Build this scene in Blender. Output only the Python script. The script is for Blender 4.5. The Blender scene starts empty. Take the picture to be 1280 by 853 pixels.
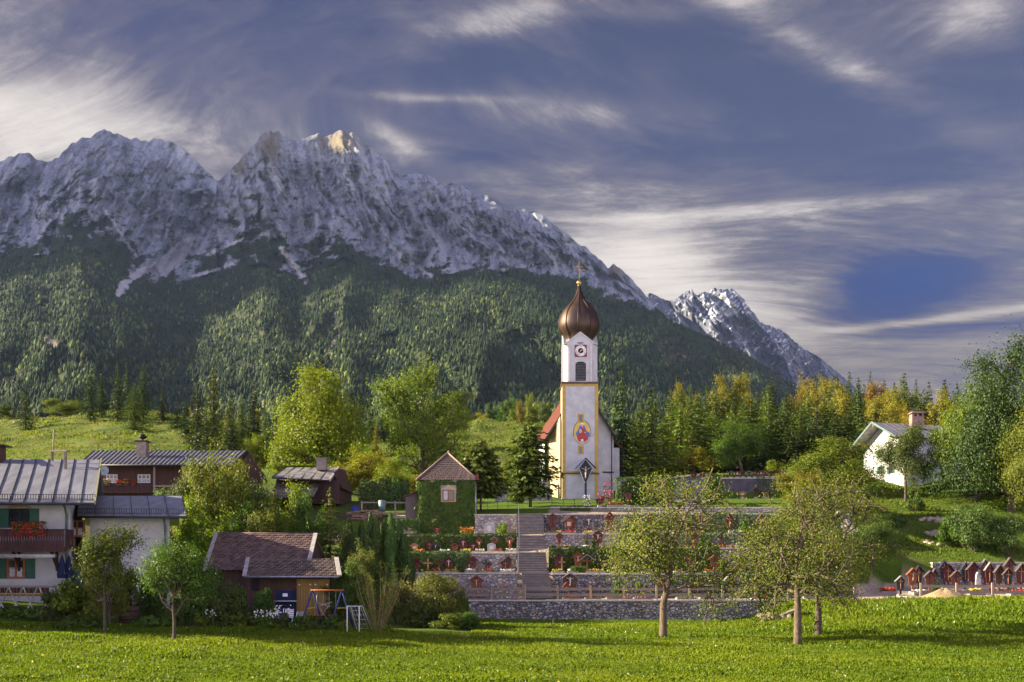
import bpy, math, random
import numpy as np
from math import radians, pi, sin, cos

# ------------------------------------------------------------------ camera, sky, sun, exposure
SC = bpy.context.scene
COL = SC.collection
F = 1280.0            # focal length in photo pixels
HZ = 715.0            # photo row of the horizon
CH = 4.3              # camera height
def wx(px, D): return (px-640.0)/F*D
def wz(py, D): return CH-(py-HZ)/F*D
def W(px, py, D): return (wx(px, D), D, wz(py, D))

cam = bpy.data.cameras.new('camera'); camo = bpy.data.objects.new('camera', cam); COL.objects.link(camo)
cam.lens = 36.0; cam.sensor_width = 36.0; cam.sensor_fit = 'HORIZONTAL'
cam.shift_y = (HZ-426.5)/1280.0
cam.clip_start = 0.5; cam.clip_end = 30000
camo.location = (0, 0, CH); camo.rotation_euler = (radians(90), 0, 0)
SC.camera = camo
SC.view_settings.view_transform = 'Standard'; SC.view_settings.look = 'None'
SC.view_settings.exposure = 2.48; SC.view_settings.gamma = 1.0
SC.view_settings.use_curve_mapping = False
SC.cycles.max_bounces = 6; SC.cycles.diffuse_bounces = 3; SC.cycles.glossy_bounces = 2
SC.cycles.transmission_bounces = 3; SC.cycles.volume_bounces = 0; SC.cycles.transparent_max_bounces = 4

SUN_EL = radians(23.0); SUN_AZ = math.atan2(-1.0, 0.05)      # clockwise from +Y
sd = (sin(SUN_AZ)*cos(SUN_EL), cos(SUN_AZ)*cos(SUN_EL), sin(SUN_EL))
sun = bpy.data.lights.new('sun', 'SUN'); suno = bpy.data.objects.new('sun', sun); COL.objects.link(suno)
sun.energy = 4.0; sun.angle = radians(0.55); sun.color = (1.0, 0.85, 0.60)
from mathutils import Vector, Matrix
suno.rotation_euler = Vector(sd).to_track_quat('Z', 'Y').to_euler()
suno.location = (-60, -20, 60)

class NT:
    """tiny node helper"""
    def __init__(s, tree): s.t = tree; s.n = tree.nodes; s.l = tree.links
    def add(s, typ, **kw):
        n = s.n.new(typ)
        for k, v in kw.items(): setattr(n, k, v)
        return n
    def put(s, sock, v):
        if isinstance(v, bpy.types.NodeSocket): s.l.new(v, sock)
        elif v is not None: sock.default_value = v
    def math(s, op, a, b=None, c=None, clamp=False):
        n = s.add('ShaderNodeMath', operation=op, use_clamp=clamp)
        s.put(n.inputs[0], a)
        if b is not None: s.put(n.inputs[1], b)
        if c is not None: s.put(n.inputs[2], c)
        return n.outputs[0]
    def mix(s, f, a, b, blend='MIX'):
        n = s.add('ShaderNodeMix', data_type='RGBA', blend_type=blend)
        s.put(n.inputs[0], f); s.put(n.inputs[6], a if not isinstance(a, tuple) else (*a[:3], 1)); s.put(n.inputs[7], b if not isinstance(b, tuple) else (*b[:3], 1))
        return n.outputs[2]
    def ramp(s, f, stops, interp='LINEAR'):
        n = s.add('ShaderNodeValToRGB'); s.put(n.inputs[0], f); cr = n.color_ramp; cr.interpolation = interp
        while len(cr.elements) < len(stops): cr.elements.new(0.5)
        for e, (p, c) in zip(cr.elements, stops):
            e.position = p; e.color = (c, c, c, 1) if not isinstance(c, tuple) else (*c[:3], 1)
        return n.outputs[0]
    def noise(s, vec, scale, detail=4, rough=0.55, dist=0.0):
        n = s.add('ShaderNodeTexNoise'); s.put(n.inputs['Vector'], vec); n.inputs['Scale'].default_value = scale
        n.inputs['Detail'].default_value = detail; n.inputs['Roughness'].default_value = rough; n.inputs['Distortion'].default_value = dist
        return n.outputs[0]
    def mapping(s, vec, loc=(0,0,0), rot=(0,0,0), sc=(1,1,1)):
        n = s.add('ShaderNodeMapping'); s.put(n.inputs[0], vec); n.inputs[1].default_value = loc; n.inputs[2].default_value = rot; n.inputs[3].default_value = sc
        return n.outputs[0]
    def smooth(s, v, a, b):
        n = s.add('ShaderNodeMapRange', interpolation_type='SMOOTHSTEP'); s.put(n.inputs[0], v); n.inputs[1].default_value = a; n.inputs[2].default_value = b
        return n.outputs[0]

world = bpy.data.worlds.new('World'); SC.world = world; world.use_nodes = True
def build_world():
    nt = NT(world.node_tree); nt.n.clear()
    out = nt.add('ShaderNodeOutputWorld'); bg = nt.add('ShaderNodeBackground')
    nt.l.new(bg.outputs[0], out.inputs[0])
    sky = nt.add('ShaderNodeTexSky', sky_type='NISHITA'); sky.sun_disc = False
    sky.sun_elevation = SUN_EL; sky.sun_rotation = SUN_AZ % (2*pi); sky.air_density = 1.0; sky.dust_density = 0.6; sky.ozone_density = 3.0
    tc = nt.add('ShaderNodeTexCoord'); d = tc.outputs['Generated']
    sp = nt.add('ShaderNodeSeparateXYZ'); nt.put(sp.inputs[0], d)
    x, y, z = sp.outputs
    # azimuth / elevation of the direction, in radians
    az = nt.math('ARCTAN2', x, y); el = nt.math('ARCSINE', z)
    # a high flat cloud sheet: direction projected on a plane overhead
    zz = nt.math('ADD', nt.math('MAXIMUM', z, 0.0), 0.14)
    cu = nt.math('DIVIDE', x, zz); cv = nt.math('DIVIDE', y, zz)
    cb = nt.add('ShaderNodeCombineXYZ'); nt.put(cb.inputs[0], cu); nt.put(cb.inputs[1], cv)
    P = cb.outputs[0]
    wn = nt.add('ShaderNodeTexNoise'); nt.put(wn.inputs['Vector'], P); wn.inputs['Scale'].default_value = 0.55; wn.inputs['Detail'].default_value = 2
    wv = nt.add('ShaderNodeVectorMath', operation='SCALE'); nt.put(wv.inputs[0], wn.outputs['Color']); wv.inputs[3].default_value = 1.6
    pv = nt.add('ShaderNodeVectorMath', operation='ADD'); nt.put(pv.inputs[0], P); nt.put(pv.inputs[1], wv.outputs[0])
    # broad streaks and thin fibres
    broad = nt.noise(nt.mapping(pv.outputs[0], (3.1, 1.7, 0), (0, 0, radians(24)), (0.75, 1.7, 1)), 1.0, 6, 0.6)
    fib = nt.noise(nt.mapping(pv.outputs[0], (0.3, 8.7, 0), (0, 0, radians(-32)), (1.3, 3.8, 1)), 3.4, 10, 0.74, 0.5)
    fib2 = nt.noise(nt.mapping(pv.outputs[0], (5.3, 2.7, 0), (0, 0, radians(18)), (1.4, 4.4, 1)), 3.2, 10, 0.74, 0.4)
    puff = nt.noise(P, 6.5, 7, 0.7, 0.5)
    def blob(px, py, sx, sy, rot=0.0, s=1.0):
        a0 = math.atan((px-640)/F); e0 = math.atan((HZ-py)/F*cos(a0))
        da = nt.math('SUBTRACT', az, a0); de = nt.math('SUBTRACT', el, e0)
        c, q = cos(rot), sin(rot)
        u = nt.math('ADD', nt.math('MULTIPLY', da, c), nt.math('MULTIPLY', de, q))
        v = nt.math('SUBTRACT', nt.math('MULTIPLY', de, c), nt.math('MULTIPLY', da, q))
        # edges frayed by the fibre noise
        v = nt.math('ADD', v, nt.math('MULTIPLY', nt.math('SUBTRACT', fib, 0.5), 0.9*sy/F))
        r = nt.math('ADD', nt.math('POWER', nt.math('ABSOLUTE', nt.math('DIVIDE', u, sx/F)), 2), nt.math('POWER', nt.math('ABSOLUTE', nt.math('DIVIDE', v, sy/F)), 2))
        return nt.math('MULTIPLY', nt.math('EXPONENT', nt.math('MULTIPLY', r, -1.0)), s)
    def total(l):
        t = l[0]
        for q in l[1:]: t = nt.math('ADD', t, q)
        return t
    more = total([blob(40, 160, 170, 55, 0, .46), blob(790, 318, 110, 42, 0, .42), blob(880, 370, 120, 40, radians(-20), .25), blob(1040, 75, 190, 20, radians(-30), .30), blob(640, 20, 190, 20, radians(12), .28),
                  blob(980, 262, 420, 9, 0, .18), blob(1200, 396, 160, 5, radians(2), .35), blob(1000, 420, 320, 70, 0, .06), blob(1215, 20, 60, 40, 0, .28), blob(495, 175, 45, 14, radians(-25), .28),
                  blob(200, 120, 330, 90, 0, .16), blob(740, 140, 160, 20, radians(-5), .22), blob(530, 122, 110, 6, 0, .22), blob(640, 215, 150, 30, radians(-12), .14), blob(860, 10, 160, 14, 0, .2)])
    less = total([blob(1130, 352, 62, 24, 0, .85), blob(1090, 392, 70, 14, 0, .3), blob(900, 60, 200, 38, radians(-22), .22), blob(650, 75, 200, 34, radians(4), .16), blob(960, 175, 200, 45, radians(-12), .20), blob(600, 195, 60, 14, 0, .2), blob(1200, 110, 140, 50, 0, .16),
                  blob(330, 60, 260, 50, 0, .06), blob(1180, 412, 100, 8, 0, .25), blob(1200, 225, 120, 20, 0, .12)])
    dens = nt.math('ADD', nt.math('ADD', nt.math('MULTIPLY', broad, 0.60), nt.math('MULTIPLY', fib, 0.60)), nt.math('ADD', nt.math('MULTIPLY', fib2, 0.50), nt.math('MULTIPLY', puff, 0.30)))
    dens = nt.math('SUBTRACT', nt.math('ADD', dens, more), less)
    dens = nt.math('ADD', dens, nt.math('MULTIPLY', nt.smooth(el, 0.34, 0.16), 0.16))
    m = nt.smooth(dens, SKY_LO, SKY_HI)
    hole = blob(1132, 352, 85, 34, 0, 1.0)
    clear = nt.mix(1.0, sky.outputs[0], nt.mix(hole, SKY_TINT, (0.001, 0.022, 0.085)), 'MULTIPLY')
    base = nt.mix(nt.smooth(el, 0.20, 0.46), (0.46, 0.39, 0.36), (0.33, 0.275, 0.33))
    cloud = nt.mix(nt.math('MULTIPLY', nt.smooth(dens, 1.02, 1.62), nt.math('SUBTRACT', 1.0, nt.math('MINIMUM', blob(1150, 450, 250, 70, 0, .85), 1.0))), base, (1.6, 1.46, 1.32))
    col = nt.mix(nt.math('MULTIPLY', m, 0.96), clear, cloud)
    # sky behind the camera brightened as added fill for the shaded sides
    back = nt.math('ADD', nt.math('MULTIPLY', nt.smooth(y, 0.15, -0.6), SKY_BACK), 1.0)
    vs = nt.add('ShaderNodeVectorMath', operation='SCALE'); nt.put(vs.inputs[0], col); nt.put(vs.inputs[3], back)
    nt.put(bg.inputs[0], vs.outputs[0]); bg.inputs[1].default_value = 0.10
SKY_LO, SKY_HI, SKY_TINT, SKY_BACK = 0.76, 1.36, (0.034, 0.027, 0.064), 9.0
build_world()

# ------------------------------------------------------------------ tagging
def tag(o, label=None, cat=None, group=None, kind=None):
    if label: o['label'] = label
    if cat: o['category'] = cat
    if group: o['group'] = group
    if kind: o['kind'] = kind
    return o
ORG = {}
def thing(name, label, cat, loc=(0, 0, 0), group=None):
    o = bpy.data.objects.new(name, None); COL.objects.link(o); o.location = loc; o.empty_display_size = 0.3
    ORG[o.name] = Vector(loc)
    return tag(o, label, cat, group)
def org(o): return ORG.get(o.name, Vector((0, 0, 0)))

# ------------------------------------------------------------------ mesh helpers
def mesh_np(name, V, Q, smooth=False, cols=None):
    """V (n,3), Q (m,k) all faces with k corners"""
    V = np.asarray(V, dtype=np.float32); Q = np.asarray(Q, dtype=np.int32)
    me = bpy.data.meshes.new(name); k = Q.shape[1]
    me.vertices.add(len(V)); me.vertices.foreach_set('co', V.ravel())
    me.loops.add(Q.size); me.loops.foreach_set('vertex_index', Q.ravel())
    me.polygons.add(len(Q)); me.polygons.foreach_set('loop_start', np.arange(0, Q.size, k, dtype=np.int32))
    me.polygons.foreach_set('loop_total', np.full(len(Q), k, dtype=np.int32))
    if smooth: me.polygons.foreach_set('use_smooth', np.ones(len(Q), dtype=bool))
    me.update(calc_edges=True)
    if cols is not None:
        a = me.color_attributes.new('Col', 'FLOAT_COLOR', 'POINT')
        c = np.ones((len(V), 4), dtype=np.float32); c[:, :3] = cols; a.data.foreach_set('color', c.ravel())
    return me
def add_mesh(name, me, mat=None, parent=None):
    o = bpy.data.objects.new(name, me); COL.objects.link(o)
    if mat and not me.materials: me.materials.append(mat)
    if parent: o.parent = parent; ORG[o.name] = org(parent)
    else: ORG[o.name] = Vector((0, 0, 0))
    return o

class MB:
    def __init__(s): s.v = []; s.f = []; s.sm = []
    def poly(s, pts, smooth=False):
        b = len(s.v); s.v += [tuple(p) for p in pts]; s.f.append(list(range(b, b+len(pts)))); s.sm.append(smooth)
    def faces(s, pts, fs, smooth=False):
        b = len(s.v); s.v += [tuple(p) for p in pts]
        for f in fs: s.f.append([b+i for i in f]); s.sm.append(smooth)
    def box(s, c, d, rz=0.0, M=None):
        x, y, z = d[0]/2, d[1]/2, d[2]/2
        pts = [Vector((i*x, j*y, k*z)) for k in (-1, 1) for j in (-1, 1) for i in (-1, 1)]
        R = M if M is not None else Matrix.Rotation(rz, 3, 'Z')
        pts = [R @ p + Vector(c) for p in pts]
        s.faces(pts, [(0, 2, 3, 1), (4, 5, 7, 6), (0, 1, 5, 4), (2, 6, 7, 3), (0, 4, 6, 2), (1, 3, 7, 5)])
        return s
    def b2(s, x0, x1, y0, y1, z0, z1): return s.box(((x0+x1)/2, (y0+y1)/2, (z0+z1)/2), (abs(x1-x0), abs(y1-y0), abs(z1-z0)))
    def bar(s, p0, p1, w, h=None):
        """square bar from p0 to p1"""
        p0, p1 = Vector(p0), Vector(p1); d = p1-p0; L = d.length
        if L < 1e-6: return s
        M = d.to_track_quat('Y', 'Z').to_matrix()
        return s.box((p0+p1)/2, (w, L, h or w), M=M)
    def tube(s, pts, rad, n=7, smooth=True, cap=True):
        pts = [Vector(p) for p in pts]; 
        if not hasattr(rad, '__len__'): rad = [rad]*len(pts)
        b = len(s.v); up = None
        for i, p in enumerate(pts):
            d = (pts[min(i+1, len(pts)-1)]-pts[max(i-1, 0)])
            d = d.normalized() if d.length > 1e-9 else Vector((0, 0, 1))
            if up is None: up = Vector((0, 1, 0)) if abs(d.y) < 0.9 else Vector((1, 0, 0))
            a = d.cross(up).normalized(); c = a.cross(d).normalized(); up = c
            for k in range(n):
                t = 2*pi*k/n; s.v.append(tuple(p+(a*cos(t)+c*sin(t))*rad[i]))
        for i in range(len(pts)-1):
            for k in range(n):
                k2 = (k+1) % n
                s.f.append([b+i*n+k, b+i*n+k2, b+(i+1)*n+k2, b+(i+1)*n+k]); s.sm.append(smooth)
        if cap:
            s.f.append([b+k for k in range(n)][::-1]); s.sm.append(False)
            s.f.append([b+(len(pts)-1)*n+k for k in range(n)]); s.sm.append(False)
        return s
    def lathe(s, prof, c=(0, 0, 0), n=24, smooth=True, phase=0.0):
        b = len(s.v)
        for r, z in prof:
            for k in range(n):
                t = 2*pi*k/n+phase; s.v.append((c[0]+r*cos(t), c[1]+r*sin(t), c[2]+z))
        for i in range(len(prof)-1):
            for k in range(n):
                k2 = (k+1) % n
                s.f.append([b+i*n+k, b+i*n+k2, b+(i+1)*n+k2, b+(i+1)*n+k]); s.sm.append(smooth)
        return s
    def prism(s, outline, y0, y1):
        """outline in (x,z), extruded from y0 to y1"""
        n = len(outline)
        pts = [(x, y0, z) for x, z in outline]+[(x, y1, z) for x, z in outline]
        s.faces(pts, [list(range(n)), list(range(n, 2*n))[::-1]]+[[i, i+n, (i+1) % n+n, (i+1) % n] for i in range(n)])
        return s
    def prismx(s, outline, x0, x1):
        n = len(outline)
        pts = [(x0, y, z) for y, z in outline]+[(x1, y, z) for y, z in outline]
        s.faces(pts, [list(range(n))[::-1], list(range(n, 2*n))]+[[i, (i+1) % n, (i+1) % n+n, i+n] for i in range(n)])
        return s
    def slab(s, a, b, c, d, t):
        """quad a,b,c,d with thickness t going down its normal"""
        a, b, c, d = map(Vector, (a, b, c, d)); nrm = (b-a).cross(d-a).normalized()
        if nrm.z < 0: nrm = -nrm
        lo = [p-nrm*t for p in (a, b, c, d)]
        s.faces([a, b, c, d]+lo, [(0, 1, 2, 3), (7, 6, 5, 4), (0, 4, 5, 1), (1, 5, 6, 2), (2, 6, 7, 3), (3, 7, 4, 0)])
        return s
    def mesh(s, name, off=(0, 0, 0)):
        me = bpy.data.meshes.new(name); o = Vector(off)
        me.from_pydata([(v[0]-o.x, v[1]-o.y, v[2]-o.z) for v in s.v], [], s.f)
        me.polygons.foreach_set('use_smooth', s.sm); me.update()
        return me
    def build(s, name, mat, parent=None, world=True):
        me = s.mesh(name, org(parent) if (parent and world) else (0, 0, 0))
        return add_mesh(name, me, mat, parent)
def solo(mb, name, mat, label, cat, loc, group=None, world=True):
    """a one-mesh thing whose origin is at loc"""
    me = mb.mesh(name, loc if world else (0, 0, 0)); o = bpy.data.objects.new(name, me); COL.objects.link(o)
    me.materials.append(mat); o.location = loc; ORG[o.name] = Vector(loc)
    return tag(o, label, cat, group)
def copy_tree(o, parent=None, loc=None):
    c = o.copy(); COL.objects.link(c)
    if parent: c.parent = parent
    if loc is not None: c.location = loc
    ORG[c.name] = Vector(c.location) if not parent else org(parent)
    for ch in o.children: copy_tree(ch, c)
    return c

# ------------------------------------------------------------------ value noise (numpy)
def _perm(seed): r = np.random.RandomState(seed); return r.permutation(512).astype(np.int64), r.rand(512)*2*np.pi
def perlin(x, y, seed=0):
    p, ang = _perm(seed); x = np.asarray(x, float); y = np.asarray(y, float)
    xi = np.floor(x).astype(np.int64); yi = np.floor(y).astype(np.int64); xf = x-xi; yf = y-yi
    def g(i, j, dx, dy):
        h = p[(p[i & 511]+j) & 511]; a = ang[h]; return np.cos(a)*dx+np.sin(a)*dy
    u = xf**3*(xf*(xf*6-15)+10); v = yf**3*(yf*(yf*6-15)+10)
    n0 = g(xi, yi, xf, yf)*(1-u)+g(xi+1, yi, xf-1, yf)*u
    n1 = g(xi, yi+1, xf, yf-1)*(1-u)+g(xi+1, yi+1, xf-1, yf-1)*u
    return (n0*(1-v)+n1*v)*1.5
def fbm(x, y, oct=5, seed=0, gain=0.5, lac=2.03):
    t = 0; a = 1
    for i in range(oct): t = t+a*perlin(x*lac**i, y*lac**i, seed+i*7); a *= gain
    return t
def ridged(x, y, oct=5, seed=0, gain=0.5, lac=2.05):
    t = 0; a = 1; w = 1
    for i in range(oct):
        n = 1-np.abs(perlin(x*lac**i, y*lac**i, seed+i*5)); n = n*n*w; t = t+a*n; w = np.clip(n*1.6, 0, 1); a *= gain
    return t

# ------------------------------------------------------------------ materials
def new_mat(name):
    m = bpy.data.materials.new(name); m.use_nodes = True; nt = NT(m.node_tree); nt.n.clear()
    out = nt.add('ShaderNodeOutputMaterial'); b = nt.add('ShaderNodeBsdfPrincipled'); nt.l.new(b.outputs[0], out.inputs[0])
    return m, nt, b, out
MATS = {}
def plain(name, c1, c2=None, scale=3.0, rough=0.8, bump=0.0, metal=0.0, stretch=(1, 1, 1), detail=5, bscale=None, spec=0.3):
    if name in MATS: return MATS[name]
    m, nt, b, out = new_mat(name)
    tc = nt.add('ShaderNodeTexCoord').outputs['Object']
    if stretch != (1, 1, 1): tc = nt.mapping(tc, sc=stretch)
    c2 = c2 or tuple(v*0.72 for v in c1)
    n = nt.noise(tc, scale, detail, 0.6)
    nt.put(b.inputs['Base Color'], nt.mix(nt.smooth(n, 0.34, 0.66), tuple(c1), tuple(c2)))
    b.inputs['Roughness'].default_value = rough; b.inputs['Metallic'].default_value = metal
    b.inputs['Specular IOR Level'].default_value = spec
    if bump:
        bp = nt.add('ShaderNodeBump'); bp.inputs['Strength'].default_value = min(1, bump*1.0); bp.inputs['Distance'].default_value = 0.02
        nt.put(bp.inputs['Height'], nt.noise(tc, bscale or scale*4, 6, 0.65)); nt.l.new(bp.outputs[0], b.inputs['Normal'])
    MATS[name] = m; return m
def leafmat(name, c1, c2, c3=None, trans=0.35, patch=0.35, pscale=0.35):
    """leaf colours vary from leaf to leaf and from bough to bough"""
    m, nt, b, out = new_mat(name)
    gi = nt.add('ShaderNodeNewGeometry'); tc = nt.add('ShaderNodeTexCoord').outputs['Object']
    oi = nt.add('ShaderNodeObjectInfo')
    r = gi.outputs['Random Per Island']; n = nt.noise(tc, pscale, 3, 0.6)
    f = nt.math('ADD', nt.math('MULTIPLY', r, 1-patch), nt.math('MULTIPLY', nt.smooth(n, 0.3, 0.7), patch), clamp=True)
    col = nt.ramp(f, [(0.0, c1), (0.62, c2), (1.0, c3 or c2)])
    hs = nt.add('ShaderNodeHueSaturation'); nt.put(hs.inputs['Color'], col)
    nt.put(hs.inputs['Hue'], nt.math('ADD', nt.math('MULTIPLY', oi.outputs['Random'], 0.035), 0.4825))
    nt.put(hs.inputs['Value'], nt.math('ADD', nt.math('MULTIPLY', oi.outputs['Random'], 0.3), 0.85))
    col = hs.outputs[0]
    nt.put(b.inputs['Base Color'], col); b.inputs['Roughness'].default_value = 0.55; b.inputs['Specular IOR Level'].default_value = 0.25
    tr = nt.add('ShaderNodeBsdfTranslucent'); nt.put(tr.inputs[0], nt.mix(1.0, col, (1.25, 1.25, 0.5), 'MULTIPLY'))
    mx = nt.add('ShaderNodeMixShader'); mx.inputs[0].default_value = trans
    nt.l.new(b.outputs[0], mx.inputs[1]); nt.l.new(tr.outputs[0], mx.inputs[2]); nt.l.new(mx.outputs[0], out.inputs[0])
    MATS[name] = m; return m
def stonemat(name, light, dark, mortar, scale=2.6, warm=None):
    m, nt, b, out = new_mat(name)
    tc = nt.add('ShaderNodeTexCoord').outputs['Object']
    nv = nt.add('ShaderNodeTexNoise'); nt.put(nv.inputs['Vector'], tc); nv.inputs['Scale'].default_value = 2.5
    sv = nt.add('ShaderNodeVectorMath', operation='SCALE'); nt.put(sv.inputs[0], nv.outputs['Color']); sv.inputs[3].default_value = 0.22
    av = nt.add('ShaderNodeVectorMath', operation='ADD'); nt.put(av.inputs[0], nt.mapping(tc, sc=(1, 1, 1.5))); nt.put(av.inputs[1], sv.outputs[0])
    v1 = nt.add('ShaderNodeTexVoronoi', feature='F1'); v1.inputs['Scale'].default_value = scale; nt.put(v1.inputs['Vector'], av.outputs[0])
    v2 = nt.add('ShaderNodeTexVoronoi', feature='DISTANCE_TO_EDGE'); v2.inputs['Scale'].default_value = scale; nt.put(v2.inputs['Vector'], av.outputs[0])
    sc = nt.add('ShaderNodeSeparateColor'); nt.put(sc.inputs[0], v1.outputs['Color'])
    c = nt.mix(nt.smooth(sc.outputs[0], 0.1, 0.9), tuple(dark), tuple(light))
    if warm: c = nt.mix(nt.smooth(sc.outputs[1], 0.55, 0.8), c, tuple(warm))
    c = nt.mix(nt.math('MULTIPLY', nt.noise(tc, 9, 5, 0.7), 0.6), c, tuple(v*0.55 for v in dark))
    e = nt.smooth(v2.outputs[0], 0.02, 0.13)
    nt.put(b.inputs['Base Color'], nt.mix(e, tuple(mortar), c)); b.inputs['Roughness'].default_value = 0.9
    bp = nt.add('ShaderNodeBump'); bp.inputs['Strength'].default_value = 1.0; bp.inputs['Distance'].default_value = 0.10
    nt.put(bp.inputs['Height'], nt.math('ADD', e, nt.math('MULTIPLY', nt.noise(tc, 12, 5, 0.7), 0.35))); nt.l.new(bp.outputs[0], b.inputs['Normal'])
    MATS[name] = m; return m
def vcolmat(name, rough=0.95, bumps=((0.5, 0.3),), var=0.3, vs=1.0, dist=1.0):
    m, nt, b, out = new_mat(name)
    at = nt.add('ShaderNodeAttribute', attribute_name='Col'); tc = nt.add('ShaderNodeTexCoord').outputs['Object']
    n = nt.noise(tc, vs, 8, 0.7); f = nt.math('ADD', nt.math('MULTIPLY', nt.math('SUBTRACT', n, 0.5), var*4), 1.0)
    vm = nt.add('ShaderNodeVectorMath', operation='SCALE'); nt.put(vm.inputs[0], at.outputs['Color']); nt.put(vm.inputs[3], f)
    nt.put(b.inputs['Base Color'], vm.outputs[0]); b.inputs['Roughness'].default_value = rough; b.inputs['Specular IOR Level'].default_value = 0.15
    h = None
    for s_, a_ in bumps:
        q = nt.math('MULTIPLY', nt.noise(tc, s_, 8, 0.7), a_); h = q if h is None else nt.math('ADD', h, q)
    bp = nt.add('ShaderNodeBump'); bp.inputs['Strength'].default_value = 1.0; bp.inputs['Distance'].default_value = dist
    nt.put(bp.inputs['Height'], h); nt.l.new(bp.outputs[0], b.inputs['Normal'])
    MATS[name] = m; return m
def woodmat(name, c1, c2, vertical=True, rough=0.8):
    m, nt, b, out = new_mat(name)
    tc = nt.add('ShaderNodeTexCoord').outputs['Object']
    st = (5, 5, 0.5) if vertical else (0.5, 5, 5)
    n = nt.noise(nt.mapping(tc, sc=st), 3.0, 6, 0.65)
    sx = nt.add('ShaderNodeSeparateXYZ'); nt.put(sx.inputs[0], tc)
    fr = nt.math('FRACT', nt.math('MULTIPLY', sx.outputs[0 if vertical else 2], 6.0))
    gap = nt.math('MULTIPLY', nt.smooth(fr, 0.0, 0.10), nt.smooth(nt.math('SUBTRACT', 1.0, fr), 0.0, 0.10))
    wn = nt.add('ShaderNodeTexWhiteNoise', noise_dimensions='1D'); nt.put(wn.inputs['W'], nt.math('FLOOR', nt.math('MULTIPLY', sx.outputs[0 if vertical else 2], 6.0)))
    f = nt.math('ADD', nt.math('MULTIPLY', nt.smooth(n, 0.3, 0.7), 0.6), nt.math('MULTIPLY', wn.outputs[0], 0.4))
    c = nt.mix(f, tuple(c1), tuple(c2)); c = nt.mix(gap, tuple(v*0.25 for v in c1), c)
    nt.put(b.inputs['Base Color'], c); b.inputs['Roughness'].default_value = rough
    bp = nt.add('ShaderNodeBump'); bp.inputs['Strength'].default_value = 0.7; bp.inputs['Distance'].default_value = 0.02
    nt.put(bp.inputs['Height'], nt.math('ADD', gap, nt.math('MULTIPLY', n, 0.4))); nt.l.new(bp.outputs[0], b.inputs['Normal'])
    MATS[name] = m; return m
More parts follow.
